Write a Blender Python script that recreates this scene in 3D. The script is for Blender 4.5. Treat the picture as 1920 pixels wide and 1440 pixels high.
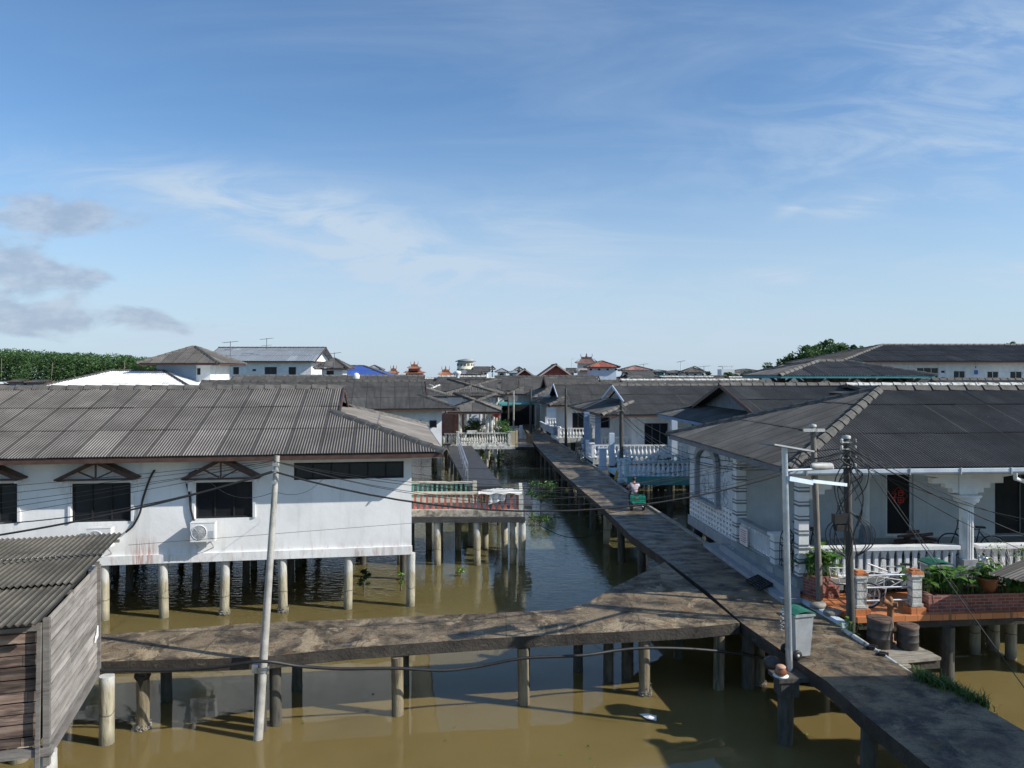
import bpy, math, random
from math import sin, cos, pi, sqrt, radians, floor
from mathutils import Vector, Matrix
S = bpy.context.scene
for o in list(bpy.data.objects): bpy.data.objects.remove(o)
COL = S.collection
# ---------------------------------------------------------------- camera, world, sun
F, HZ, CX, CH = 1440.0, 700.0, 960.0, 7.2      # focal length in photo pixels, horizon row, centre column, eye height above water
cd = bpy.data.cameras.new('camera'); cam = bpy.data.objects.new('camera', cd); COL.objects.link(cam)
cam.location = (0, 0, CH); cam.rotation_euler = (radians(90), 0, 0)
cd.sensor_width = 36; cd.lens = 36*F/1920; cd.shift_y = -(720-HZ)/1920
cd.clip_start = .1; cd.clip_end = 8000
S.camera = cam
S.view_settings.view_transform = 'Standard'; S.view_settings.look = 'None'
S.view_settings.exposure = 0.48; S.view_settings.gamma = 1
S.render.resolution_x = 1024; S.render.resolution_y = 768
SUND = Vector((-2.43, .68, -1.69)).normalized()
EL = math.asin(-SUND.z); AZ = math.atan2(-SUND.x, -SUND.y)
sl = bpy.data.lights.new('sun', 'SUN'); sl.energy = 3.9; sl.angle = radians(.5); sl.color = (1, .95, .87)
so = bpy.data.objects.new('sun', sl); COL.objects.link(so)
so.rotation_euler = SUND.to_track_quat('-Z', 'Y').to_euler(); so.location = (60, -20, 50)

def NT(nt):
    L = nt.links
    class N: pass
    n = N()
    def new(t, **k):
        x = nt.nodes.new(t)
        for a, b in k.items(): setattr(x, a, b)
        return x
    def put(sock, v):
        if v is None: return
        if hasattr(v, 'links') or isinstance(v, bpy.types.NodeSocket): L.new(v, sock)
        elif isinstance(v, (tuple, list)) and len(v) == 3 and sock.type == 'RGBA': sock.default_value = (*v, 1)
        else: sock.default_value = v
    def math_(op, a, b=None, c=None, clamp=False):
        x = new('ShaderNodeMath', operation=op); x.use_clamp = clamp
        put(x.inputs[0], a); put(x.inputs[1], b)
        if c is not None: put(x.inputs[2], c)
        return x.outputs[0]
    def vec(op, a, b=None):
        x = new('ShaderNodeVectorMath', operation=op); put(x.inputs[0], a); put(x.inputs[1], b)
        return x.outputs[1] if op in ('DOT_PRODUCT', 'LENGTH') else x.outputs[0]
    def noise(v, sc, det=3, ro=.5, dist=0):
        x = new('ShaderNodeTexNoise'); put(x.inputs['Vector'], v); x.inputs['Scale'].default_value = sc
        x.inputs['Detail'].default_value = det; x.inputs['Roughness'].default_value = ro; x.inputs['Distortion'].default_value = dist
        return x.outputs[0]
    def ramp(v, a, b, lo=0., hi=1., smooth=True):
        x = new('ShaderNodeMapRange'); x.interpolation_type = 'SMOOTHSTEP' if smooth else 'LINEAR'
        put(x.inputs[0], v); x.inputs[1].default_value = a; x.inputs[2].default_value = b
        x.inputs[3].default_value = lo; x.inputs[4].default_value = hi
        return x.outputs[0]
    def mix(f, a, b, mode='MIX'):
        x = new('ShaderNodeMix', data_type='RGBA', blend_type=mode); put(x.inputs[0], f); put(x.inputs[6], a); put(x.inputs[7], b)
        return x.outputs[2]
    def sep(v):
        x = new('ShaderNodeSeparateXYZ'); put(x.inputs[0], v); return x.outputs
    def comb(a, b, c=0.):
        x = new('ShaderNodeCombineXYZ'); put(x.inputs[0], a); put(x.inputs[1], b); put(x.inputs[2], c); return x.outputs[0]
    n.new, n.put, n.m, n.vec, n.noise, n.ramp, n.mix, n.sep, n.comb, n.L = new, put, math_, vec, noise, ramp, mix, sep, comb, L
    return n

w = bpy.data.worlds.new('World'); S.world = w; w.use_nodes = True
nt = w.node_tree; nt.nodes.clear(); n = NT(nt)
sky = n.new('ShaderNodeTexSky', sky_type='NISHITA'); sky.sun_disc = False
sky.sun_elevation = EL; sky.sun_rotation = AZ; sky.air_density = 1.0; sky.dust_density = .6; sky.ozone_density = 2.2; sky.altitude = 0
d = n.vec('NORMALIZE', n.new('ShaderNodeTexCoord').outputs['Generated'])
dx, dy, dz = n.sep(d)
ysafe = n.m('MAXIMUM', dy, .05)
tx = n.m('DIVIDE', dx, ysafe); tz = n.m('DIVIDE', dz, ysafe)          # tangent of bearing / height of the direction
pl = n.comb(n.m('DIVIDE', dx, n.m('ADD', n.m('MAXIMUM', dz, 0.), .16)), n.m('DIVIDE', dy, n.m('ADD', n.m('MAXIMUM', dz, 0.), .16)))
def blob(cx, cy, rx, ry, rot=0.):                                      # soft elliptical patch of sky about a bearing
    a = n.m('SUBTRACT', tx, cx); b = n.m('SUBTRACT', tz, cy)
    c, s_ = cos(rot), sin(rot)
    p = n.m('DIVIDE', n.m('ADD', n.m('MULTIPLY', a, c), n.m('MULTIPLY', b, s_)), rx)
    q = n.m('DIVIDE', n.m('SUBTRACT', n.m('MULTIPLY', b, c), n.m('MULTIPLY', a, s_)), ry)
    r = n.m('ADD', n.m('MULTIPLY', p, p), n.m('MULTIPLY', q, q))
    return n.m('POWER', 2.718, n.m('MULTIPLY', r, -1.7))
def pxb(x, y, rx, ry, rot=0.): return blob((x-CX)/F, (HZ-y)/F, rx/F, ry/F, rot)
# thin high cirrus: streaky noise on the cloud plane
cs = n.new('ShaderNodeMapping'); n.put(cs.inputs[0], pl); cs.inputs['Rotation'].default_value = (0, 0, .5); cs.inputs['Scale'].default_value = (.55, 1.5, 1)
ci = n.noise(cs.outputs[0], 1.5, 8, .6, .9)
veil = n.noise(pl, .5, 4, .5, .3)
cirrus = n.m('MULTIPLY', n.ramp(ci, .38, .85), n.ramp(veil, .3, .65))
sp = n.comb(n.m('MULTIPLY', tx, 2.2), n.m('MULTIPLY', tz, 8.)); st = n.ramp(n.noise(sp, 2.0, 8, .62, 1.6), .25, .80)
def wsum(*t):
    r = t[0]
    for k in t[1:]: r = n.m('ADD', r, k)
    return r
def wt(b, k): return n.m('MULTIPLY', b, k)
streak = wsum(wt(pxb(600, 425, 400, 78, -.24), .72), wt(pxb(780, 492, 230, 36, -.06), .4), wt(pxb(1760, 260, 480, 150, .02), .5), wt(pxb(960, 560, 900, 90, .0), .22), wt(pxb(1230, 620, 500, 55, 0), .3),
              wt(pxb(1620, 385, 120, 24, .1), .7), wt(pxb(1495, 384, 50, 16, .5), .6), wt(pxb(1880, 60, 330, 90, .1), .5),
              wt(pxb(1880, 510, 240, 32, -.05), .5), wt(pxb(1470, 518, 90, 20, 0), .5), wt(pxb(330, 345, 420, 60, -.12), .35), wt(pxb(1000, 430, 190, 60, -.3), .3))
streak = n.m('MULTIPLY', streak, n.ramp(st, 0, 1, .12, 1.15))
low = n.m('MULTIPLY', n.ramp(tz, -.02, .36, 1., 0.), .76)
haze = n.m('MULTIPLY', n.ramp(tz, .0, .34, 1., 0.), n.ramp(n.noise(sp, .9, 5, .55, .5), .3, .7, .25, .62))
fac = n.m('ADD', n.m('ADD', n.m('MULTIPLY', cirrus, .4), streak), n.m('MAXIMUM', haze, low), clamp=True)
fac = n.m('MINIMUM', fac, .93)
CLW = (5.4, 5.15, 5.35)
c1 = n.mix(fac, sky.outputs[0], CLW)
# lumpy grey cumulus low on the left
cv = n.comb(n.m('MULTIPLY', tx, 7.), n.m('MULTIPLY', tz, 15.)); cn = n.noise(cv, 1.5, 7, .58, .35)
cu = wsum(wt(pxb(110, 402, 270, 50, -.04), 1.), wt(pxb(10, 500, 210, 62, -.12), 1.15), wt(pxb(40, 595, 240, 56), 1.1), wt(pxb(160, 520, 80, 26), .6),
          wt(pxb(270, 600, 70, 28), .8), wt(pxb(370, 612, 90, 22), .6))
cum = n.ramp(n.m('ADD', n.m('MULTIPLY', n.m('MINIMUM', cu, 1.), 1.1), n.m('MULTIPLY', n.m('SUBTRACT', cn, .5), 2.6)), .36, 1.0)
cum = n.m('MULTIPLY', cum, n.ramp(cu, .02, .3))
edge = n.ramp(n.noise(cv, 2.6, 5, .6), .35, .7)
c2 = n.mix(n.m('MULTIPLY', cum, .74), c1, n.mix(edge, (3.4, 3.3, 3.75), (5.0, 4.5, 4.65)))
bg = n.new('ShaderNodeBackground'); n.put(bg.inputs[0], n.mix(1., c2, (.685, .875, 1.02), 'MULTIPLY')); bg.inputs[1].default_value = .108
n.L.new(bg.outputs[0], n.new('ShaderNodeOutputWorld').inputs[0])

# ---------------------------------------------------------------- helpers
V = Vector
def Wp(x, y, D): return V(((x-CX)/F*D, D, CH-(y-HZ)/F*D))                 # photo pixel at a known distance
def G(x, y, z):                                                            # photo pixel on a level surface of known height
    D = (CH-z)*F/(y-HZ); return V(((x-CX)/F*D, D, z))
def hit(x, y, O, u):                                                       # photo pixel on an upright wall: distance along it and height
    k = (x-CX)/F; a = (k*O[1]-O[0])/(u[0]-k*u[1]); D = O[1]+a*u[1]
    return a, CH-(y-HZ)/F*D
UP = V((0, 0, 1))
def props(o, label=None, cat=None, group=None, kind=None):
    if label: o['label'] = label
    if cat: o['category'] = cat
    if group: o['group'] = group
    if kind: o['kind'] = kind
    return o
def thing(name, label, cat, loc=(0, 0, 0), group=None, kind=None):
    o = bpy.data.objects.new(name, None); COL.objects.link(o); o.location = loc; o.empty_display_size = .2
    return props(o, label, cat, group, kind)
def wloc(p):
    l = V((0, 0, 0))
    while p is not None: l = l+V(p.location); p = p.parent
    return l
def inst(name, me, parent, loc, rotz=0, scale=None, rot=None):
    o = bpy.data.objects.new(name, me); COL.objects.link(o)
    if parent is not None: o.parent = parent; loc = V(loc)-wloc(parent)
    o.location = loc; o.rotation_euler = rot if rot else (0, 0, rotz)
    if scale: o.scale = scale
    return o
def copy_tree(o, parent=None):
    c = o.copy(); COL.objects.link(c); c.parent = parent
    for ch in [k for k in bpy.data.objects if k.parent is o]: copy_tree(ch, c)
    return c
class MB:
    def __init__(s): s.v = []; s.f = []; s.uv = {}; s.sm = set()
    def add(s, vs, fs, smooth=False, uvs=None):
        b = len(s.v); s.v += [tuple(p) for p in vs]
        for i, f in enumerate(fs):
            if smooth: s.sm.add(len(s.f))
            if uvs: s.uv[len(s.f)] = [uvs[k] for k in f]
            s.f.append(tuple(b+k for k in f))
        return s
    def box(s, c, sz, R=None):
        c = V(c); hx, hy, hz = sz[0]/2, sz[1]/2, sz[2]/2
        vs = [V((x, y, z)) for x in (-hx, hx) for y in (-hy, hy) for z in (-hz, hz)]
        if R is not None:
            if not isinstance(R, Matrix): R = Matrix.Rotation(R, 3, 'Z')
            vs = [R @ p for p in vs]
        return s.add([c+p for p in vs], [(0, 1, 3, 2), (4, 6, 7, 5), (0, 4, 5, 1), (2, 3, 7, 6), (0, 2, 6, 4), (1, 5, 7, 3)])
    def bar(s, a, b, wd, ht, up=UP):                                      # rectangular beam between two points
        a, b = V(a), V(b); d = (b-a).normalized(); x = d.cross(up)
        if x.length < 1e-4: x = d.cross(V((0, 1, 0)))
        x.normalize(); y = x.cross(d).normalized()
        vs = [p+x*i*wd/2+y*j*ht/2 for p in (a, b) for i, j in ((-1, -1), (1, -1), (1, 1), (-1, 1))]
        return s.add(vs, [(0, 1, 2, 3), (7, 6, 5, 4), (0, 4, 5, 1), (1, 5, 6, 2), (2, 6, 7, 3), (3, 7, 4, 0)])
    def tube(s, pts, r, seg=8, cap=True):
        pts = [V(p) for p in pts]; N = len(pts)
        rs = r if isinstance(r, (list, tuple)) else [r]*N
        vs = []; up = None
        for i, p in enumerate(pts):
            t = (pts[min(i+1, N-1)]-pts[max(i-1, 0)])
            t = t.normalized() if t.length > 1e-9 else V((0, 0, 1))
            if up is None: up = UP if abs(t.z) < .9 else V((1, 0, 0))
            x = t.cross(up); x.normalize(); y = x.cross(t).normalized(); up = y
            vs += [p+(x*cos(2*pi*k/seg)+y*sin(2*pi*k/seg))*rs[i] for k in range(seg)]
        fs = [(i*seg+k, i*seg+(k+1) % seg, (i+1)*seg+(k+1) % seg, (i+1)*seg+k) for i in range(N-1) for k in range(seg)]
        s.add(vs, fs, True)
        if cap: s.add(vs[:seg], [tuple(range(seg))]); s.add(vs[-seg:], [tuple(range(seg))[::-1]])
        return s
    def lathe(s, prof, o=(0, 0, 0), seg=12, smooth=True, M=None, cap=True):
        o = V(o); vs = []
        for r, z in prof:
            for k in range(seg):
                p = V((r*cos(2*pi*k/seg), r*sin(2*pi*k/seg), z))
                vs.append(o+(M @ p if M is not None else p))
        N = len(prof)
        fs = [(i*seg+k, i*seg+(k+1) % seg, (i+1)*seg+(k+1) % seg, (i+1)*seg+k) for i in range(N-1) for k in range(seg)]
        s.add(vs, fs, smooth)
        if cap:
            if prof[0][0] > 1e-4: s.add(vs[:seg], [tuple(range(seg))[::-1]])
            if prof[-1][0] > 1e-4: s.add(vs[-seg:], [tuple(range(seg))])
        return s
    def quad(s, a, b, c, d, uv=None): return s.add([a, b, c, d], [(0, 1, 2, 3)], uvs=uv)
    def prism(s, poly, z0, z1):                                            # upright prism over a plan polygon
        N = len(poly); z0s = z0 if isinstance(z0, (list, tuple)) else [z0]*N; z1s = z1 if isinstance(z1, (list, tuple)) else [z1]*N
        vs = [V((p[0], p[1], z)) for p, z in zip(poly, z0s)]+[V((p[0], p[1], z)) for p, z in zip(poly, z1s)]
        return s.add(vs, [tuple(range(N))[::-1], tuple(range(N, 2*N))]+[(i, (i+1) % N, N+(i+1) % N, N+i) for i in range(N)])
    def ext(s, poly, dv):                                                  # extrude a 3D polygon by a vector
        N = len(poly); poly = [V(p) for p in poly]; dv = V(dv)
        return s.add(poly+[p+dv for p in poly], [tuple(range(N)), tuple(range(N, 2*N))[::-1]]+[(i, N+i, N+(i+1) % N, (i+1) % N) for i in range(N)])
    def mesh(s, name, mat, off=(0, 0, 0)):
        me = bpy.data.meshes.new(name); off = V(off)
        me.from_pydata([V(p)-off for p in s.v], [], s.f)
        if s.sm: me.polygons.foreach_set('use_smooth', [i in s.sm for i in range(len(s.f))])
        if s.uv:
            l = me.uv_layers.new(name='m'); k = 0; dat = []
            for i, f in enumerate(s.f):
                u = s.uv.get(i)
                for j in range(len(f)): dat += (u[j] if u else (0., 0.))
            l.data.foreach_set('uv', dat)
        if mat: me.materials.append(mat)
        me.update(); return me
    def build(s, name, mat, parent=None, label=None, cat=None, group=None, kind=None, fix=False):
        if parent is not None: off = wloc(parent)
        else:
            xs, ys, zs = zip(*s.v); off = V(((min(xs)+max(xs))/2, (min(ys)+max(ys))/2, min(zs)))
        me = s.mesh(name, mat, off)
        if fix:
            import bmesh
            b = bmesh.new(); b.from_mesh(me); bmesh.ops.recalc_face_normals(b, faces=b.faces); b.to_mesh(me); b.free()
        o = bpy.data.objects.new(name, me); COL.objects.link(o)
        if parent is not None: o.parent = parent
        else: o.location = off
        return props(o, label, cat, group, kind)
def crv(pts, k=8):                                                         # Catmull-Rom through points
    P = [V(p) for p in pts]; P = [P[0]*2-P[1]]+P+[P[-1]*2-P[-2]]; out = []
    for i in range(1, len(P)-2):
        for j in range(k):
            t = j/k; a, b, c, e = P[i-1], P[i], P[i+1], P[i+2]
            out.append(.5*((2*b)+(c-a)*t+(2*a-5*b+4*c-e)*t*t+(3*b-a-3*c+e)*t**3))
    return out+[P[-2]]
def cat(a, b, sag, k=18):
    a, b = V(a), V(b); return [a.lerp(b, i/k)-UP*sag*4*(i/k)*(1-i/k) for i in range(k+1)]

# ---------------------------------------------------------------- materials
MATS = {}
def newmat(name):
    m = bpy.data.materials.new(name); m.use_nodes = True; m.node_tree.nodes.clear(); n = NT(m.node_tree)
    b = n.new('ShaderNodeBsdfPrincipled'); o = n.new('ShaderNodeOutputMaterial'); n.L.new(b.outputs[0], o.inputs[0])
    n.pos = n.new('ShaderNodeNewGeometry').outputs['Position']; n.b = b
    return m, n
def scl(n, v, s): return n.vec('MULTIPLY', v, s)
def bump(n, h, dist=.01, st=1.):
    x = n.new('ShaderNodeBump'); x.inputs['Strength'].default_value = st; x.inputs['Distance'].default_value = dist
    n.put(x.inputs['Height'], h); n.L.new(x.outputs[0], n.b.inputs['Normal'])
def M(name, c1, c2=None, sc=2., rough=.75, metal=0., bmp=0., stretch=(1, 1, 1), dirt=None, dsc=(5, 5, .5), damt=.5, dlo=.55, dhi=.75, spec=None, uvv=0):
    if name in MATS: return MATS[name]
    m, n = newmat(name)
    c2 = c2 or tuple(min(1, k*1.25) for k in c1)
    p = scl(n, n.pos, stretch); a = n.noise(p, sc, 6, .62)
    col = n.mix(n.ramp(a, .3, .7), c1, c2)
    if dirt:
        dd = n.noise(scl(n, n.pos, dsc), 1., 5, .6, .2)
        col = n.mix(n.m('MULTIPLY', n.ramp(dd, dlo, dhi), damt), col, dirt)
    if uvv:
        q = n.sep(n.new('ShaderNodeTexCoord').outputs['UV'])[0]; q = n.ramp(q, 0, 1, 1-uvv, 1+uvv, False); col = n.mix(1., col, n.comb(q, q, q), 'MULTIPLY')
    n.put(n.b.inputs['Base Color'], col); n.b.inputs['Roughness'].default_value = rough; n.b.inputs['Metallic'].default_value = metal
    if spec is not None: n.b.inputs['Specular IOR Level'].default_value = spec
    if bmp: bump(n, n.noise(p, sc*8, 4, .6), bmp)
    MATS[name] = m; return m
def roofmat(name, c1, c2, lam=.08, tr=.93, moss_shade=(.024, .021, .017), spots=(.38, .36, .32), W=.96, row=2.14, var=.2, rough=.85, sp=.5):
    m, n = newmat(name)
    uv = n.new('ShaderNodeTexCoord').outputs['UV']; u, v, _ = n.sep(uv)
    fu = n.m('DIVIDE', u, W); fv = n.m('DIVIDE', v, row)
    wn = n.new('ShaderNodeTexWhiteNoise', noise_dimensions='2D'); n.put(wn.inputs['Vector'], n.comb(n.m('FLOOR', fu), n.m('FLOOR', fv)))
    col = n.mix(n.ramp(n.noise(uv, .7, 5, .65), .3, .7), c1, c2)
    trough_shade = n.ramp(n.m('COSINE', n.m('MULTIPLY', u, 2*pi/lam)), -.55, .7, tr, 0.)  # trough mask: groove shade painted into the colour along with moss
    col = n.mix(trough_shade, col, moss_shade)
    t = n.ramp(wn.outputs[0], 0, 1, 1-var, 1+var*.35, False)
    t = n.m('MULTIPLY', t, n.ramp(wn.outputs[0], .955, .965, 1., 1.22))
    col = n.mix(1., col, n.comb(t, t, t), 'MULTIPLY')
    stv = n.noise(scl(n, uv, (9., .8, 1)), 1., 5, .6)
    col = n.mix(n.m('MULTIPLY', n.ramp(stv, .5, .75), .28), col, moss_shade)
    seam = n.m('MAXIMUM', n.ramp(n.m('FRACT', fu), .0, .07, .8, 0.), n.ramp(n.m('FRACT', fv), .0, .03, .7, 0.))
    col = n.mix(seam, col, moss_shade)
    ls = n.m('MULTIPLY', n.ramp(n.noise(uv, 16., 3, .6), .66, .72), n.ramp(n.noise(uv, 1.1, 3, .6), .42, .62))
    col = n.mix(n.m('MULTIPLY', ls, sp), col, spots)
    n.put(n.b.inputs['Base Color'], col); n.b.inputs['Roughness'].default_value = rough
    bump(n, n.noise(uv, 30., 3, .6), .006)
    MATS[name] = m; return m
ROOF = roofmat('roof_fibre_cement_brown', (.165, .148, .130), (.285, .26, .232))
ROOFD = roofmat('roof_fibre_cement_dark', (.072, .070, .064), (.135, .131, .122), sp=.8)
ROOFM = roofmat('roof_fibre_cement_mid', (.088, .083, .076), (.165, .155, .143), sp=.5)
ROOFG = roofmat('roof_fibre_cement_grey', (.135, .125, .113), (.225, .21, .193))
ROOFW = roofmat('roof_white', (.66, .66, .65), (.8, .8, .78), moss_shade=(.4, .4, .38), spots=(.5, .5, .5), var=.08, tr=.2)
ROOFB = roofmat('roof_steel_grey', (.19, .215, .25), (.25, .28, .32), moss_shade=(.15, .17, .19), var=.1, sp=0)
ROOFR = roofmat('roof_red', (.34, .085, .05), (.46, .14, .08), moss_shade=(.2, .06, .04), var=.2, sp=.2)
ROOFP = roofmat('roof_faded_red', (.33, .15, .13), (.42, .22, .19), moss_shade=(.22, .12, .1), var=.2, sp=.2)
ROOFBL = roofmat('roof_blue', (.03, .09, .36), (.04, .11, .42), moss_shade=(.03, .08, .3), var=.05, sp=0)
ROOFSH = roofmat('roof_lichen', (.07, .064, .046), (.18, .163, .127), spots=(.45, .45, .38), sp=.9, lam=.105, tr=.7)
CAP = M('ridge_cement', (.075, .069, .06), (.155, .143, .125), 3, bmp=.01, dirt=(.03, .028, .022), dsc=(4, 4, 4), damt=.7)
CAPD = M('ridge_cement_dark', (.042, .039, .034), (.10, .093, .08), 3, bmp=.01, dirt=(.02, .02, .018), dsc=(4, 4, 4), damt=.7)
def whitewall():
    m, n = newmat('white_render')
    col = n.mix(n.ramp(n.noise(n.pos, .7, 5, .6), .3, .7), (.75, .75, .74), (.86, .86, .85))
    z = n.sep(n.pos)[2]
    st = n.m('MULTIPLY', n.ramp(n.noise(scl(n, n.pos, (4.5, 4.5, .9)), 1., 6, .7, .4), .46, .72), n.ramp(z, 1.7, 2.25, 1., 0.))
    col = n.mix(n.m('MULTIPLY', st, .75), col, (.40, .27, .23))
    rs = n.m('MULTIPLY', n.ramp(n.noise(scl(n, n.pos, (9, 9, .8)), 1., 5, .7, .3), .60, .72), n.ramp(n.noise(scl(n, n.pos, (.45, .45, .2)), 1.3, 2), .56, .66))
    rs = n.m('MULTIPLY', rs, n.ramp(z, 1.6, 3.2, 1., 0.))
    col = n.mix(n.m('MULTIPLY', rs, .7), col, (.45, .22, .17))
    pt = n.m('MULTIPLY', n.m('MULTIPLY', n.ramp(n.m('ABSOLUTE', n.m('ADD', n.sep(n.pos)[0], 10.76)), .12, .5, 1., 0.), n.ramp(z, 1.95, 2.65, 1., 0.)), n.ramp(n.noise(scl(n, n.pos, (16, 16, 1.2)), 1., 5, .7), .38, .58))
    col = n.mix(n.m('MULTIPLY', pt, .8), col, (.42, .20, .16))
    gr = n.m('MULTIPLY', n.ramp(n.noise(scl(n, n.pos, (3, 3, .35)), 1., 6, .65), .5, .75), .42)
    col = n.mix(gr, col, (.42, .42, .38))
    n.put(n.b.inputs['Base Color'], col); n.b.inputs['Roughness'].default_value = .8
    bump(n, n.noise(n.pos, 5, 5, .6), .006); MATS['white_render'] = m; return m
WHITE = whitewall()
WHITE2 = M('white_paint', (.66, .67, .67), (.80, .80, .79), 2, bmp=.004, dirt=(.3, .29, .25), dsc=(3, 3, .8), damt=.45)
WHITED = M('old_white_paint', (.42, .42, .38), (.72, .71, .66), 3, bmp=.01, dirt=(.08, .075, .055), dsc=(5, 5, 2.5), damt=.85, dlo=.5, dhi=.66)
PALEB = M('pale_blue_paint', (.48, .57, .66), (.58, .66, .74), 2, dirt=(.3, .33, .35), damt=.3)
GREYW = M('grey_paint', (.26, .28, .30), (.34, .36, .38), 3, dirt=(.12, .12, .11), damt=.5)
GREYT = M('grey_band_paint', (.12, .13, .14), (.18, .19, .2), 3)
CREAM = M('cream_paint', (.66, .60, .44), (.75, .70, .55), 2)
TEAL = M('teal_paint', (.05, .22, .22), (.09, .30, .29), 3, dirt=(.05, .07, .06), damt=.6)
REDP = M('faded_red_paint', (.33, .08, .058), (.50, .19, .15), 5, dirt=(.10, .05, .04), dsc=(4, 4, 3), damt=.7)
GREENP = M('faded_green_paint', (.05, .24, .19), (.16, .36, .30), 4, dirt=(.1, .1, .08), damt=.6)
BROWN = M('brown_wood_paint', (.055, .028, .02), (.095, .05, .036), 6, rough=.6)
PINKB = M('pink_brown_panel', (.25, .14, .12), (.33, .19, .16), 4)
GLASS = M('dark_glass', (.010, .011, .014), (.016, .018, .022), 2, rough=.25, spec=.35)
DARK = M('dark_interior', (.010, .010, .011), (.02, .02, .02), 2, rough=.9)
BLACK = M('black_rubber', (.012, .012, .013), (.022, .022, .022), 8, rough=.55)
ALU = M('galvanised_steel', (.42, .45, .48), (.58, .61, .64), 5, rough=.38, metal=.75, dirt=(.25, .25, .25), dsc=(6, 6, 2), damt=.4)
GUT = M('gutter_pvc', (.42, .48, .54), (.55, .6, .65), 3, rough=.4, dirt=(.3, .3, .3), dsc=(4, 4, 4), damt=.4)
POLEM = M('concrete_pole', (.30, .29, .26), (.46, .44, .40), 4, bmp=.006, dirt=(.10, .095, .075), dsc=(7, 7, 1.2), damt=.7)
WOODP = M('weathered_pole', (.15, .13, .105), (.26, .235, .20), 6, stretch=(3, 3, .4), bmp=.012, dirt=(.06, .05, .04), dsc=(14, 14, .8), damt=.8)
POLED = M('dark_pole', (.05, .048, .042), (.10, .095, .085), 6, stretch=(3, 3, .4), bmp=.012, dirt=(.02, .02, .018), dsc=(14, 14, .8), damt=.8)
RUST = M('rusty_iron', (.20, .085, .035), (.34, .17, .08), 6, bmp=.01, dirt=(.06, .03, .02), dsc=(8, 8, 6), damt=.8)
DRUM = M('drum_dark', (.035, .032, .03), (.08, .07, .062), 5, rough=.6, dirt=(.18, .08, .04), dsc=(5, 5, 3), damt=.6)
BINM = M('bin_grey', (.30, .32, .33), (.40, .42, .43), 4, rough=.5, dirt=(.15, .15, .14), dsc=(6, 6, 1), damt=.5)
BING = M('bin_green_lid', (.02, .13, .085), (.035, .19, .13), 4, rough=.45, dirt=(.06, .08, .06), damt=.5)
CRATE = M('crate_green', (.01, .22, .16), (.015, .29, .21), 4, rough=.5)
BLUEP = M('blue_plastic', (.02, .10, .38), (.03, .14, .48), 4, rough=.4)
YEL = M('yellow_plastic', (.45, .30, .06), (.55, .4, .1), 4, rough=.5)
POT = M('glazed_brown_pot', (.20, .07, .03), (.30, .11, .05), 5, rough=.3)
STONE = M('river_stone', (.16, .15, .13), (.34, .32, .28), 5, stretch=(1, 1, 5), bmp=.01)
CLOTH = M('white_cloth', (.66, .66, .64), (.78, .78, .76), 5, rough=.9, dirt=(.3, .3, .3), dsc=(9, 9, 9), damt=.6)
SKIN = M('skin', (.30, .16, .10), (.36, .20, .13), 6, rough=.6)
HAIR = M('hair_black', (.012, .011, .01), (.025, .022, .02), 9, rough=.5)
TROU = M('dark_trousers', (.03, .034, .045), (.05, .055, .07), 9)
REDL = M('red_lantern_silk', (.55, .03, .02), (.68, .06, .03), 5, rough=.6)
PAPER = M('notice_paper', (.70, .62, .58), (.78, .70, .66), 5)
LAMPG = M('lamp_grey', (.30, .30, .28), (.42, .42, .4), 5, rough=.5)
LEAF = None
def leafmat(name, a, b, tr=.25):
    m, n = newmat(name)
    col = n.mix(n.ramp(n.noise(n.pos, 1.3, 5, .7), .3, .7), a, b)
    wn = n.new('ShaderNodeTexWhiteNoise', noise_dimensions='3D'); n.put(wn.inputs['Vector'], n.vec('FLOOR', scl(n, n.pos, (9, 9, 9))))
    t = n.ramp(wn.outputs[0], 0, 1, .6, 1.35, False); col = n.mix(1., col, n.comb(t, t, t), 'MULTIPLY')
    n.put(n.b.inputs['Base Color'], col); n.b.inputs['Roughness'].default_value = .5
    tl = n.new('ShaderNodeBsdfTranslucent'); n.put(tl.inputs[0], col); mx = n.new('ShaderNodeMixShader'); mx.inputs[0].default_value = tr
    o = [x for x in m.node_tree.nodes if x.type == 'OUTPUT_MATERIAL'][0]
    n.L.new(n.b.outputs[0], mx.inputs[1]); n.L.new(tl.outputs[0], mx.inputs[2]); n.L.new(mx.outputs[0], o.inputs[0])
    MATS[name] = m; return m
LEAF = leafmat('leaf_green', (.055, .14, .025), (.12, .25, .05))
LEAFD = leafmat('leaf_dark', (.022, .055, .018), (.05, .10, .03))
LEAFM = leafmat('leaf_mangrove', (.035, .085, .025), (.09, .17, .045))
LEAFY = leafmat('leaf_young', (.12, .24, .03), (.20, .33, .06))
GRASS = leafmat('grass_blade', (.045, .10, .015), (.12, .19, .04))
BARK = M('bark', (.10, .085, .065), (.19, .165, .13), 8, stretch=(3, 3, .5), bmp=.01)
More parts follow.
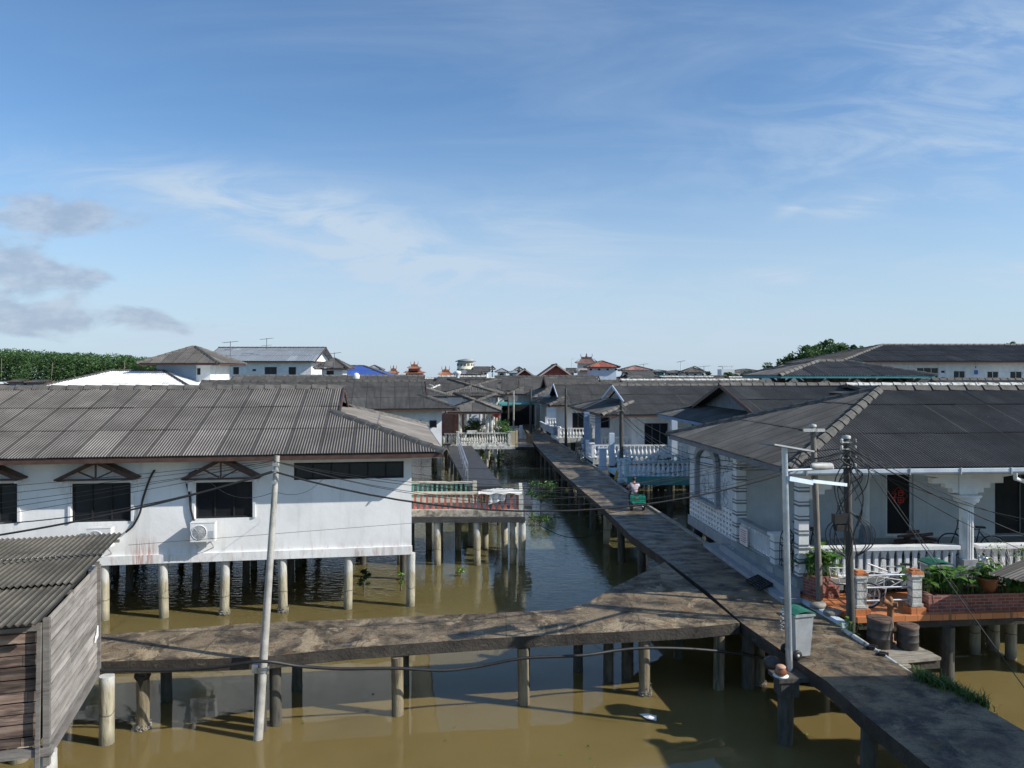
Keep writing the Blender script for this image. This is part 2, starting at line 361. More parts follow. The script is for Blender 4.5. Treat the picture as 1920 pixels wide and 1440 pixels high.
def pilemat():
    m, n = newmat('concrete_pile')
    z = n.sep(n.pos)[2]
    col = n.mix(n.ramp(n.noise(scl(n, n.pos, (6, 6, .7)), 1.2, 6, .65), .3, .7), (.27, .24, .165), (.46, .42, .31))
    ring = n.ramp(n.m('ABSOLUTE', n.m('SUBTRACT', z, n.m('ADD', .42, n.m('MULTIPLY', n.noise(scl(n, n.pos, (1, 1, 0)), 2.5, 2), .35)))), .0, .025, .75, 0.)
    tide = n.ramp(z, .02, .34, .75, 0.)
    col = n.mix(tide, col, (.15, .135, .085))
    wb = n.ramp(n.m('ADD', z, n.m('MULTIPLY', n.noise(scl(n, n.pos, (9, 9, 3)), 1., 4), .5)), 1.25, 1.5)
    col = n.mix(wb, col, (.50, .50, .47))
    dk = n.m('MULTIPLY', n.ramp(n.noise(scl(n, n.pos, (8, 8, 1.1)), 1.3, 5, .7), .52, .72), .7)
    col = n.mix(dk, col, (.07, .06, .04)); col = n.mix(ring, col, (.04, .035, .025))
    n.put(n.b.inputs['Base Color'], col); n.b.inputs['Roughness'].default_value = .85
    bump(n, n.noise(scl(n, n.pos, (3, 3, 1)), 6, 5, .65), .02); return m
PILE = pilemat()
PILEB = M('weathered_brown_pile', (.13, .105, .065), (.30, .25, .165), 2.2, stretch=(3, 3, .5), bmp=.015, dirt=(.04, .035, .025), dsc=(8, 8, .9), damt=.85, dlo=.48, dhi=.66)
PILED = M('dark_pile', (.045, .042, .034), (.10, .095, .078), 4, stretch=(3, 3, .6), bmp=.01)
def deckmat(name, tan=.5, dk=(.042, .032, .02)):
    m, n = newmat(name)
    base = n.mix(n.ramp(n.noise(n.pos, 1.3, 9, .72, .4), .40, .60), dk, (.215, .162, .10))
    t = n.m('MULTIPLY', n.ramp(n.noise(scl(n, n.pos, (1, .8, 1)), .95, 9, .72, .9), .51, .60), tan)
    col = n.mix(t, base, (.40, .31, .19))
    br = n.m('MULTIPLY', n.ramp(n.noise(n.pos, 2.1, 9, .74, .6), .53, .62), .65)
    col = n.mix(br, col, (.16, .09, .035))
    wh = n.m('MULTIPLY', n.ramp(n.noise(n.pos, 2.3, 10, .78, 1.2), .62, .67), .6)
    col = n.mix(wh, col, (.45, .42, .35))
    jx = n.sep(n.vec('ADD', n.pos, scl(n, n.comb(n.noise(n.pos, .9, 5), n.noise(n.pos, .9, 5)), (.3, .3, 0))))[1 if 'wet' in name else 0]
    col = n.mix(n.ramp(n.m('FRACT', n.m('DIVIDE', jx, 3.1)), .0, .012, .75, 0.), col, (.018, .016, .012))
    fine = n.noise(n.pos, 28., 4, .7); ft = n.ramp(fine, .3, .7, .5, 1.45, False); col = n.mix(1., col, n.comb(ft, ft, ft), 'MULTIPLY')
    vo = n.new('ShaderNodeTexVoronoi', feature='DISTANCE_TO_EDGE'); n.put(vo.inputs['Vector'], n.vec('ADD', n.pos, scl(n, n.comb(n.noise(n.pos, 1.5, 3), n.noise(n.pos, 1.7, 3)), (1.2, 1.2, 0)))); vo.inputs['Scale'].default_value = .33
    col = n.mix(n.ramp(vo.outputs['Distance'], .0, .006, .8, 0.), col, (.02, .018, .015))
    n.put(n.b.inputs['Base Color'], col)
    n.put(n.b.inputs['Roughness'], n.ramp(n.noise(scl(n, n.pos, (.8, 1.7, 1)) if 'wet' in name else n.pos, 1.4, 5, .6), .35, .65, .28 if 'wet' in name else .6, .75 if 'wet' in name else .9))
    bump(n, n.m('ADD', n.noise(n.pos, 5, 8, .7), n.m('MULTIPLY', fine, .25)), .03); return m
DECK = deckmat('mouldy_concrete_deck', .75)
DECK2 = deckmat('wet_concrete_deck', .35, (.036, .033, .028))
EDGE = M('deck_edge', (.024, .02, .016), (.06, .05, .04), 2, bmp=.02, dirt=(.26, .22, .16), dsc=(2.5, 2.5, 9), damt=.45, dlo=.62, dhi=.72)
PLANK = M('grey_planks', (.23, .21, .19), (.34, .315, .29), 1.6, uvv=.38, stretch=(1, 1, 5), bmp=.008, dirt=(.08, .06, .05), dsc=(.9, .9, 14), damt=.6, dlo=.5, dhi=.7)
PLANKB = M('brown_planks', (.10, .06, .045), (.26, .19, .15), 1.2, uvv=.45, stretch=(1, 1, 9), bmp=.008, dirt=(.03, .02, .018), dsc=(.9, .9, 8), damt=.85, dlo=.5, dhi=.66)
def brickmat():
    m, n = newmat('red_brick')
    uv = n.new('ShaderNodeTexCoord').outputs['UV']
    b = n.new('ShaderNodeTexBrick'); n.put(b.inputs['Vector'], uv); n.put(b.inputs['Color1'], (.20, .05, .035)); n.put(b.inputs['Color2'], (.36, .12, .085)); n.put(b.inputs['Mortar'], (.30, .25, .22))
    b.inputs['Scale'].default_value = 1; b.inputs['Brick Width'].default_value = .21; b.inputs['Row Height'].default_value = .075; b.inputs['Mortar Size'].default_value = .009
    c = n.mix(n.m('MULTIPLY', n.ramp(n.noise(n.pos, 4, 6, .7), .5, .7), .6), b.outputs[0], (.09, .04, .03))
    n.put(n.b.inputs['Base Color'], c); n.b.inputs['Roughness'].default_value = .85
    bump(n, n.m('MULTIPLY', b.outputs['Fac'], -1.), .008); return m
BRICK = brickmat()
def tilemat():
    m, n = newmat('terracotta_tile')
    mp = n.new('ShaderNodeMapping'); n.put(mp.inputs[0], n.pos); mp.inputs['Rotation'].default_value = (0, 0, .1)
    b = n.new('ShaderNodeTexBrick'); b.offset = 0; n.put(b.inputs['Vector'], mp.outputs[0]); n.put(b.inputs['Color1'], (.50, .17, .06)); n.put(b.inputs['Color2'], (.60, .23, .09)); n.put(b.inputs['Mortar'], (.22, .10, .05))
    b.inputs['Scale'].default_value = 1; b.inputs['Brick Width'].default_value = .3; b.inputs['Row Height'].default_value = .3; b.inputs['Mortar Size'].default_value = .008
    c = n.mix(n.m('MULTIPLY', n.ramp(n.noise(n.pos, 2.4, 6, .7), .5, .75), .5), b.outputs[0], (.22, .08, .04))
    n.put(n.b.inputs['Base Color'], c); n.b.inputs['Roughness'].default_value = .5; return m
TILE = tilemat()
def stripemat(name, a, b, period, bmix=.5):
    m, n = newmat(name); z = n.sep(n.new('ShaderNodeTexCoord').outputs['Object'])[2]
    f = n.m('FRACT', n.m('DIVIDE', z, period)); n.put(n.b.inputs['Base Color'], n.mix(n.ramp(f, bmix, bmix+.08), a, b)); n.b.inputs['Roughness'].default_value = .9; return m
TAR = M('tarred_boards', (.035, .036, .038), (.06, .06, .062), 3, bmp=.01, rough=.65, dirt=(.1, .1, .1), dsc=(2, 2, 2), damt=.3)
SHIRT = stripemat('striped_shirt_pink', (.66, .58, .62), (.34, .26, .36), .085, .6)
SHIRT2 = stripemat('striped_shirt_navy', (.62, .64, .68), (.04, .06, .12), .09, .5)

# ---------------------------------------------------------------- water
def water():
    m, n = newmat('muddy_water')
    x, y, z = n.sep(n.pos)
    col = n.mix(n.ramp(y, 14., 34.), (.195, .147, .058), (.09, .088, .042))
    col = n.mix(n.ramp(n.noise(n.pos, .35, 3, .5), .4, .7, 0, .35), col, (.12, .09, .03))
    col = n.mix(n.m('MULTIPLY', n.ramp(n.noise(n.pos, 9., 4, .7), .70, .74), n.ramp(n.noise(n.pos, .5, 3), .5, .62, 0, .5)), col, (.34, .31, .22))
    n.put(n.b.inputs['Base Color'], col); n.b.inputs['Roughness'].default_value = .015; n.b.inputs['IOR'].default_value = 1.33
    n.b.inputs['Specular IOR Level'].default_value = .5
    rip = n.noise(scl(n, n.pos, (1., 2.2, 1)), 2.3, 3, .5, .3)
    big = n.noise(scl(n, n.pos, (1, 1.3, 1)), .55, 2, .5, .6)
    area = n.m('MULTIPLY', n.ramp(y, 21.5, 26.), n.ramp(n.noise(n.pos, .16, 2), .3, .6, .5, 1.))
    area = n.m('MAXIMUM', area, .035)
    left = n.m('MAXIMUM', n.m('MULTIPLY', n.ramp(x, -2., -5.), 1.), .30)
    h = n.m('ADD', n.m('MULTIPLY', n.m('MULTIPLY', rip, area), left), n.m('MULTIPLY', big, .22))
    bump(n, h, .045)
    n.b.inputs['Subsurface Weight'].default_value = 1.; n.b.inputs['Subsurface Radius'].default_value = (1., .8, .4); n.b.inputs['Subsurface Scale'].default_value = .28
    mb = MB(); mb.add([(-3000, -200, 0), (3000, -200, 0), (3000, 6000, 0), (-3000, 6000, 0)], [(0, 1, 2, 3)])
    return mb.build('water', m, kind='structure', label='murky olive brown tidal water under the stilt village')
water()
# ---------------------------------------------------------------- roof, wall, window, pile, baluster builders
def frame(A, ang):
    u = V((cos(ang), sin(ang), 0)); v = V((-sin(ang), cos(ang), 0)); A = V((A[0], A[1], 0))
    return u, v, (lambda a, b, z=0.: A+u*a+v*b+UP*z)
def sheets(mb, O, u, v, L, vmax, SLmax, lam, vmin=None, row=2.14, W=1., amp=None, step=.016, brk=()):
    n = u.cross(v).normalized()
    if n.z < 0: n = -n
    if lam: ds = lam/4; amp = amp if amp is not None else lam*.14
    else: ds = W/2; amp = 0
    N = max(2, int(round(L/ds))); ds = L/N
    for k in range(int(math.ceil(SLmax/row))):
        a, b = k*row, (k+1)*row+.10; prev = None; jr = random.Random(k*7+int(L*10))
        jit = [(jr.uniform(0, .045), jr.uniform(-.006, .010)) for _ in range(int(L/W)+3)]
        for i in range(N+1):
            s = i*ds; jj = jit[int(s/W)]; lo = vmin(s) if vmin else 0.; va = max(a-(jj[0] if k else jj[0]*.6), lo); vb = min(b, vmax(s))
            if vb-va < .01: prev = None; continue
            off = amp*cos(2*pi*s/lam) if lam else 0.
            pr = []
            for vv in (va, vb):
                h = off+jj[1]+step*(1-(vv-a)/row)
                pr.append((O+u*s+v*vv+n*h, (s, vv)))
            if prev:
                mb.add([prev[0][0], pr[0][0], pr[1][0], prev[1][0]], [(0, 1, 2, 3)], True, [prev[0][1], pr[0][1], pr[1][1], prev[1][1]])
            prev = pr
    return n
def caps(mb, a, b, wd=.3, th=.035, seg=.55):                               # overlapping half-bent cement cap pieces
    a, b = V(a), V(b); L = (b-a).length; N = max(1, int(L/seg)); d = (b-a).normalized(); x = d.cross(UP).normalized(); y = x.cross(d).normalized()
    for i in range(N):
        p, q = a+d*(L*i/N-.04), a+d*(L*(i+1)/N+.05)
        prof = [(-wd/2, -.10), (-wd/4, .0), (0, .055), (wd/4, 0), (wd/2, -.10)]
        vs = []
        for pt, lift, k in ((p, .035, 1.12), (q, .0, .94)):
            vs += [pt+x*s*k+y*(h+lift+.02) for s, h in prof]
            vs += [pt+x*s*k*.9+y*(h+lift+.02-th) for s, h in prof]
        fs = [(j, j+1, 11+j, 10+j) for j in range(4)]+[(5+j, 15+j, 16+j, 6+j) for j in range(4)]+[(j, 5+j, 6+j, j+1) for j in range(4)]+[(10+j, 11+j, 16+j, 15+j) for j in range(4)]+[(0, 10, 15, 5), (4, 9, 19, 14)]
        mb.add(vs, fs)
def roof(parent, A, ang, W, Dp, ze, zr, tL, tR, lam, mat, capm=None, fas=None, gab=None, ov=.22, soffit=True, row=2.14, capw=.3, faces='FBLR', barge=None):
    u, v, P = frame(A, ang); h = Dp/2; rise = zr-ze; SL = sqrt(h*h+rise*rise); rL, rR = tL*h, tR*h
    capm = capm or CAPD; fas = fas or BROWN; gab = gab or WHITE2
    def fr(s):
        if s < 0 or s > W: return 0
        f = 1.
        if tL > 0 and s < rL-(ov if tL < 1 else 0): f = min(f, s/h)
        if tR > 0 and W-s < rR-(ov if tR < 1 else 0): f = min(f, (W-s)/h)
        return f*SL
    mb = MB()
    if 'F' in faces: sheets(mb, P(0, 0, ze), u, (v*h+UP*rise)/SL, W, fr, SL, lam, row=row)
    if 'B' in faces: sheets(mb, P(W, Dp, ze), -u, (-v*h+UP*rise)/SL, W, lambda s: fr(W-s), SL, None if not lam or lam < .2 else lam, row=row)
    for side, t, r in (('L', tL, rL), ('R', tR, rR)):
        if t <= 0 or side not in faces: continue
        top = t*SL
        f2 = lambda s, t=t: max(0, min(s, Dp-s, t*h))/h*SL
        if side == 'L': sheets(mb, P(0, Dp, ze), -v, (u*h+UP*rise)/SL, Dp, f2, top, lam, row=row)
        else: sheets(mb, P(W, 0, ze), v, (-u*h+UP*rise)/SL, Dp, f2, top, lam, row=row)
    R = mb.build('roof', mat, parent)
    cb = MB(); e = .03; cl = [(P(max(rL-ov*(tL < 1), 0), h, zr+e), P(W-max(rR-ov*(tR < 1), 0), h, zr+e))]
    for t, r, x0, sg in ((tL, rL, 0, 1), (tR, rR, W, -1)):
        if t > 0:
            for y0, y1 in ((0, r), (Dp, Dp-r)):
                cl.append((P(x0, y0, ze+e), P(x0+sg*r, y1, ze+t*rise+e)))
    for q, (a, b) in enumerate(cl):
        if (b-a).length < .3: continue
        cb = MB(); caps(cb, a, b, capw); cb.build('hip_cap' if q else 'ridge_cap', capm, R)
    fb = MB(); q = .05
    for a, b in (((0, 0), (W, 0)), ((W, 0), (W, Dp)), ((W, Dp), (0, Dp)), ((0, Dp), (0, 0))):
        a = (min(max(a[0], q), W-q), min(max(a[1], q), Dp-q)); b = (min(max(b[0], q), W-q), min(max(b[1], q), Dp-q))
        fb.bar(P(a[0], a[1], ze-.085), P(b[0], b[1], ze-.085), .035, .15)
    fb.build('fascia', fas, R)
    if soffit:
        sb = MB(); sb.add([P(q, q, ze-.12), P(W-q, q, ze-.12), P(W-q, Dp-q, ze-.12), P(q, Dp-q, ze-.12)], [(0, 1, 2, 3)]); sb.build('soffit', WHITE2, R)
    for t, r, x0, sg in ((tL, rL, 0, 1), (tR, rR, W, -1)):
        if t < 1:
            gb = MB(); bb = MB(); x = x0+sg*(r+.02) if t > 0 else x0+sg*.75
            bse = r if t > 0 else .75*0+.0
            zb = ze+t*rise+(.0 if t > 0 else 0)
            gb.ext([P(x, bse, zb-.02), P(x, Dp-bse, zb-.02), P(x, h, zr-.04)], u*sg*.06)
            xo = x0+sg*(r-ov) if t > 0 else x0+sg*.03
            for yb in (bse, Dp-bse): bb.bar(P(xo, yb, zb-.05), P(xo, h, zr-.03), .05, .17)
            gb.build('gable', gab, R); bb.build('barge_board', barge or fas, R)

    return R
_P = {}
def pile_mesh(r=.13, h=1.9, mat=None, under=.4):
    mat = mat or PILE; k = ('p', r, round(h, 2), mat.name)
    if k not in _P:
        rnd = random.Random(len(_P)); prof = [(r*1.02, -under)]; z = -under
        while z < h-.25: z += .24; prof.append((r*rnd.uniform(.97, 1.03), z))
        prof += [(r, h)]
        _P[k] = MB().lathe(prof, seg=14).mesh('pile', mat)
    return _P[k]
def pile(parent, p, h=1.9, r=.13, mat=None, name='pile', tilt=0):
    return inst(name, pile_mesh(r, h, mat), parent, (p[0], p[1], 0), rot=(tilt or random.uniform(-.015, .015), random.uniform(-.022, .022), random.uniform(0, 6)))
BPROF = {'vase': [(.5, 0), (.5, .07), (.3, .10), (.26, .14), (.55, .28), (.62, .38), (.45, .55), (.25, .72), (.22, .80), (.4, .84), (.3, .87), (.5, .92), (.5, 1)],
         'col': [(.75, 0), (.75, .08), (.55, .14), (.42, .2), (.36, .5), (.36, .78), (.5, .86), (.7, .92), (.75, 1)]}
def bal_mesh(h, kind, mat, w=.14):
    k = ('b', round(h, 2), kind, mat.name)
    if k not in _P:
        mb = MB()
        if kind == 'slab':                                                  # flat cut-out baluster: flares to a foot and an arched head
            pr = [(.5, 0), (.5, .07), (.30, .16), (.26, .5), (.26, .72), (.34, .84), (.5, .95), (.5, 1)]
            pts = [(-a*w, 0, z*h) for a, z in pr]+[(a*w, 0, z*h) for a, z in pr[::-1]]
            for i in range(len(pr)-1):
                a0, z0 = pr[i]; a1, z1 = pr[i+1]
                mb.add([(s*a*w, y, z*h) for y in (-.035, .035) for s, a, z in ((-1, a0, z0), (1, a0, z0), (1, a1, z1), (-1, a1, z1))],
                       [(0, 1, 2, 3), (7, 6, 5, 4), (0, 3, 7, 4), (1, 5, 6, 2)])
            mb.box((0, .045, h*.5), (w*.2, .02, h*.7))
        else: mb.lathe([(a*w, z*h) for a, z in BPROF[kind]], seg=8)
        _P[k] = mb.mesh('baluster', mat)
    return _P[k]
def balustrade(parent, p0, p1, z0, h=.8, sp=.2, mat=None, bmat=None, kind='vase', rail=.14, cap_h=.08, base=.1, w=.14, ends=False, post=None, name='balustrade', label=None):
    mat = mat or WHITE2; bmat = bmat or mat
    p0, p1 = V((p0[0], p0[1], 0)), V((p1[0], p1[1], 0)); d = (p1-p0); L = d.length; d.normalize(); ang = math.atan2(d.y, d.x)
    mb = MB(); mb.bar(p0+UP*(z0+h-cap_h/2), p1+UP*(z0+h-cap_h/2), rail, cap_h); mb.bar(p0+UP*(z0+base/2), p1+UP*(z0+base/2), rail*.9, base)
    if ends:
        for q in (p0, p1): mb.box(q+UP*(z0+(h+.06)/2), (rail*1.3, rail*1.3, h+.06), ang); mb.box(q+UP*(z0+h+.08), (rail*1.7, rail*1.7, .04), ang)
    B = mb.build(name, mat, parent, label=label); me = bal_mesh(h-cap_h-base, kind, bmat, w); N = max(1, int(L/sp))
    for i in range(N): inst('baluster', me, B, p0+d*(L*(i+.5)/N)+UP*(z0+base), ang)
    return B
def wall_panel(mb, O, u, L, z0, z1, ops=(), th=.12, tri=False):            # upright wall with real openings and reveals
    u = V(u).normalized(); nin = V((-u.y, u.x, 0)); O = V((O[0], O[1], 0))
    xs = sorted({0., L}|{max(0, min(L, o[k])) for o in ops for k in (0, 1)}); zs = sorted({z0, z1}|{o[k] for o in ops for k in (2, 3)})
    P = lambda a, z, dd=0.: O+u*a+nin*dd+UP*z
    for i in range(len(xs)-1):
        for j in range(len(zs)-1):
            cx_, cz_ = (xs[i]+xs[i+1])/2, (zs[j]+zs[j+1])/2
            if any(o[0] < cx_ < o[1] and o[2] < cz_ < o[3] for o in ops): continue
            mb.quad(P(xs[i], zs[j]), P(xs[i+1], zs[j]), P(xs[i+1], zs[j+1]), P(xs[i], zs[j+1]))
    for a, b, c, e in ops:
        a, b = max(a, 0), min(b, L)
        mb.quad(P(a, c), P(a, c, th), P(b, c, th), P(b, c)); mb.quad(P(a, e), P(b, e), P(b, e, th), P(a, e, th))
        mb.quad(P(a, c), P(a, e), P(a, e, th), P(a, c, th)); mb.quad(P(b, c), P(b, c, th), P(b, e, th), P(b, e))
def window(parent, O, u, a0, a1, z0, z1, nv=2, nh=0, fm=None, gm=None, dep=.07, fw=.045, name='window', proud=None):
    u = V(u).normalized(); nin = V((-u.y, u.x, 0)); O = V((O[0], O[1], 0)); fm = fm or GREYT; gm = gm or GLASS
    P = lambda a, z, dd=dep: O+u*a+nin*dd+UP*z
    if proud is not None: dep = -proud; P = lambda a, z, dd=-proud: O+u*a+nin*dd+UP*z
    mb = MB(); t = .05
    for a, b in (((a0, z0+fw/2), (a1, z0+fw/2)), ((a0, z1-fw/2), (a1, z1-fw/2))): mb.bar(P(*a), P(*b), t, fw)
    for a in (a0+fw/2, a1-fw/2): mb.bar(P(a, z0+fw), P(a, z1-fw), fw, t, nin)
    for i in range(1, nv): a = a0+(a1-a0)*i/nv; mb.bar(P(a, z0+fw), P(a, z1-fw), fw*.7, t*.8, nin)
    for i in range(1, nh): z = z0+(z1-z0)*i/nh; mb.bar(P(a0+fw, z), P(a1-fw, z), t*.7, fw*.6)
    W = mb.build(name, fm, parent)
    gb = MB(); o = dep+.018; gb.quad(P(a0+.01, z0+.01, o), P(a1-.01, z0+.01, o), P(a1-.01, z1-.01, o), P(a0+.01, z1-.01, o)); gb.build('pane', gm, W)
    return W
def box_walls(parent, A, ang, W, Dp, oh, z0, z1, mat, fops=(), lops=(), name='wall', th=.12):
    u, v, P = frame(A, ang); mb = MB()
    wall_panel(mb, P(oh, oh), u, W-2*oh, z0, z1, fops, th)                   # facing the camera
    wall_panel(mb, P(W-oh, oh), v, Dp-2*oh, z0, z1)
    wall_panel(mb, P(W-oh, Dp-oh), -u, W-2*oh, z0, z1)
    wall_panel(mb, P(oh, Dp-oh), -v, Dp-2*oh, z0, z1, lops, th)
    mb.add([P(oh, oh, z0), P(W-oh, oh, z0), P(W-oh, Dp-oh, z0), P(oh, Dp-oh, z0)], [(0, 3, 2, 1)])
    return mb.build(name, mat, parent)
def house(label, A, ang, W, Dp, ze=4.85, zr=6.6, tL=.5, tR=.5, lam=None, rm=None, wm=None, zf=1.75, oh=.9, wins=(), lwins=(), piles=2, group=None, cat='house', name='stilt_house',
          fas=None, gab=None, capm=None, wb=None, faces='FBLR', barge=None, fm=None, psp=2.4, pmat=None, soffit=True, row=2.14, ov=.6):
    u, v, P = frame(A, ang)
    t = thing(name, label, cat, P(W/2, Dp/2, 0), group)
    roof(t, A, ang, W, Dp, ze, zr, tL, tR, lam, rm or ROOFM, capm or CAPD, fas, gab, faces=faces, barge=barge, soffit=soffit, row=row, ov=ov)
    box_walls(t, A, ang, W, Dp, oh, wb or zf-.28, ze-.1, wm or WHITE2, wins, lwins)
    for a0, a1, z0, z1 in wins: window(t, P(oh, oh), u, a0, a1, z0, z1, nv=max(1, round((a1-a0)/.6)), fm=fm)
    for a0, a1, z0, z1 in lwins: window(t, P(oh, Dp-oh), -v, a0, a1, z0, z1, nv=max(1, round((a1-a0)/.6)), fm=fm)
    if piles:
        nx = max(2, int((W-2*oh)/psp)+1); ny = max(2, min(piles, 6))
        while nx*ny > 90: nx -= 1
        for i in range(nx):
            for j in range(ny):
                p = P(oh+.15+(W-2*oh-.3)*i/(nx-1), oh+.15+(Dp-2*oh-.3)*j/(ny-1)); pile(t, p, zf-.27, mat=pmat or PILE)
    return t
def leafball(mb, c, R, nl, size, rnd, flat=1., hollow=.35):                 # leaf-sized faces spread through a volume
    c = V(c)
    for _ in range(nl):
        d = V((rnd.gauss(0, 1), rnd.gauss(0, 1), rnd.gauss(0, 1)*flat)).normalized(); r = R*(hollow+(1-hollow)*rnd.random()**.6)
        p = c+V((d.x*r, d.y*r, d.z*r*flat)); a = V((rnd.gauss(0, 1), rnd.gauss(0, 1), rnd.gauss(0, .6))).normalized(); b = a.cross(V((rnd.gauss(0, 1), rnd.gauss(0, 1), rnd.gauss(0, 1)))).normalized()
        s = size*rnd.uniform(.6, 1.3); q = a.cross(b)*s*.18
        mb.add([p-a*s, p+b*s*.42+q, p+a*s, p-b*s*.42+q], [(0, 1, 2), (0, 2, 3)])
def broadleaf(mb, c, d, s, rnd, w=.8):                                     # one broad drooping heart-shaped leaf
    d = V(d).normalized(); sd = d.cross(UP)
    if sd.length < .1: sd = V((1, 0, 0))
    sd.normalize(); n = sd.cross(d).normalized(); c = V(c)
    ctr = [c+d*s*t+UP*(-.35*s*t*t) for t in (-.18, .1, .45, .8, 1.05)]; wd = [.28, .52, .46, .24, 0.01]
    L = [p+sd*s*k*w+n*s*k*.25 for p, k in zip(ctr, wd)]; Rr = [p-sd*s*k*w+n*s*k*.25 for p, k in zip(ctr, wd)]
    vs = L+ctr+Rr; fs = []
    for i in range(4): fs += [(i, i+1, 6+i, 5+i), (5+i, 6+i, 11+i, 10+i)]
    mb.add(vs, fs, True)
def bushy(parent_or_label, c, w, dp, h, nl, s, seed, mat=LEAF, parent=None, name='leafy_plant', cat_='plant', group=None, stem=True):
    rnd = random.Random(seed); t = thing(name, parent_or_label, cat_, c, group) if parent is None else parent
    mb = MB(); sb = MB(); c = V(c)
    for _ in range(nl):
        p = c+V((rnd.uniform(-w/2, w/2), rnd.uniform(-dp/2, dp/2), 0)); a = rnd.uniform(0, 2*pi); hh = h*rnd.uniform(.3, 1.)
        q = p+V((cos(a)*hh*.25, sin(a)*hh*.25, hh)); sb.tube([p, p.lerp(q, .5)+V((0, 0, .03)), q], .006, 4, False)
        broadleaf(mb, q, (cos(a), sin(a), rnd.uniform(-.3, .5)), s*rnd.uniform(.6, 1.2), rnd)
    mb.build('leaves', mat, t); sb.build('stems', LEAFY, t)
    return t
def tree(label, base, h, R, seed, leaf=.3, nclump=34, per=70, mat=None, group=None, name='broadleaf_tree', cat_='tree', squash=.8):
    rnd = random.Random(seed); b = V(base); t = thing(name, label, cat_, b, group); tr = MB(); cr = MB(); top = b+UP*(h-R*squash)
    tr.tube([b, b.lerp(top, .5)+V((rnd.uniform(-.3, .3), 0, 0)), top], [R*.09+.05, R*.07+.04, R*.04+.02], 8)
    for i in range(nclump):
        d = V((rnd.gauss(0, 1), rnd.gauss(0, 1), rnd.gauss(.25, .8))).normalized(); r = R*rnd.uniform(.3, 1.08)
        c = top+V((d.x*r, d.y*r, d.z*r*squash)); leafball(cr, c, R*rnd.uniform(.12, .36), per, leaf, rnd, .8)
        if i < 9: tr.tube([b.lerp(top, rnd.uniform(.5, .95)), top.lerp(c, .5)+UP*.1, c], [R*.03+.02, R*.02+.01, .015], 5)
    tr.build('trunk', BARK, t); cr.build('crown', mat or LEAFD, t); return t

# ---------------------------------------------------------------- setting: the concrete walkways
ZD = 1.5
def walkway(name, label, left, right, z, mat, th=.27, edge=EDGE, sub=.7):
    w_ = thing(name, label, None, G(*left[0], z), kind='structure')
    Lw, Rw = [G(x, y, z) for x, y in left], [G(x, y, z) for x, y in right]
    poly = Lw+Rw[::-1]
    mb = MB(); mb.add([p for p in poly], [tuple(range(len(poly)))]); mb.build('deck_surface', mat, w_, fix=True)
    sb = MB(); N = len(poly)
    sb.add([p-UP*.004 for p in poly]+[p-UP*th for p in poly], [(i, (i+1) % N, N+(i+1) % N, N+i) for i in range(N)]+[tuple(range(N, 2*N))]); sb.build('deck_side', edge, w_, fix=True)
    return w_
MAIN_L = [(1990, 1640), (1744, 1440), (1704, 1407), (1612, 1333), (1551, 1278), (1496, 1241), (1391, 1168), (1325, 1108), (1251, 1052), (1183, 1004), (1133, 955), (1083, 912), (1058, 890), (1025, 857), (1005, 836), (996, 822), (985, 806), (978, 796)]
MAIN_R = [(2180, 1490), (1920, 1370), (1857, 1333), (1799, 1300), (1731, 1275), (1704, 1257), (1579, 1176), (1440, 1092), (1347, 1037), (1260, 980), (1208, 947), (1167, 918), (1117, 878), (1080, 853), (1042, 827), (1017, 810), (1006, 800), (998, 793)]
mw = walkway('main_walkway', 'long narrow concrete walkway on piles running away between the houses', MAIN_L, MAIN_R, ZD, DECK2, .27)
SW_F = [(-260, 1262), (180, 1241), (400, 1235), (500, 1231), (653, 1215), (767, 1207), (900, 1198), (1040, 1190), (1153, 1185), (1306, 1176), (1387, 1168)]
SW_B = [(-260, 1212), (182, 1190), (300, 1181), (480, 1168), (630, 1162), (780, 1155), (930, 1149), (1058, 1143), (1100, 1131), (1147, 1103), (1246, 1054)]
ww = walkway('side_walkway', 'mouldy concrete side walkway with widened triangular junction slab', SW_F, SW_B, ZD+.006, DECK, .25)
# piles of the walkways
for x, y, dk in ((740, 1357, 0), (983, 1336, 0), (1215, 1317, 0), (249, 1385, 0), (1357, 1306, 0), (1435, 1298, 0), (1145, 1290, 1), (1180, 1286, 1), (505, 1376, 1), (475, 1388, 1)):
    p = G(x, y, 0); pile(ww, (p.x, p.y+.42), 1.23, .125 if not dk else .12, PILED if dk else PILEB)
for p in ((-7.6, 16.9), (-4.9, 17.5), (-2.5, 17.8), (.3, 18.2), (1.6, 18.6), (2.9, 19.1), (4.2, 19.4), (4.9, 18.0), (-9.5, 16.0)): pile(ww, p, 1.25, .12, PILED)
for Y in [9.6, 13.0, 17.6, 20.6]+[23.2+3.1*i for i in range(18)]:
    # find deck edges at this distance
    def edge(pts):
        q = [G(x, y, ZD) for x, y in pts]
        for a, b in zip(q, q[1:]):
            if a.y <= Y <= b.y: return a.lerp(b, (Y-a.y)/(b.y-a.y)).x
        return None
    l, r = edge(MAIN_L), edge(MAIN_R)
    if l is None or r is None: continue
    if Y > 19 and Y < 21.4: l = None
    if l: pile(mw, (l+.16, Y), 1.25, .14, PILE if 30 < Y < 34 else PILED)  # shade painted onto the left piles by dark colour, except one lit stretch
    pile(mw, (r-.2, Y+.1), 1.25, .14, PILED)
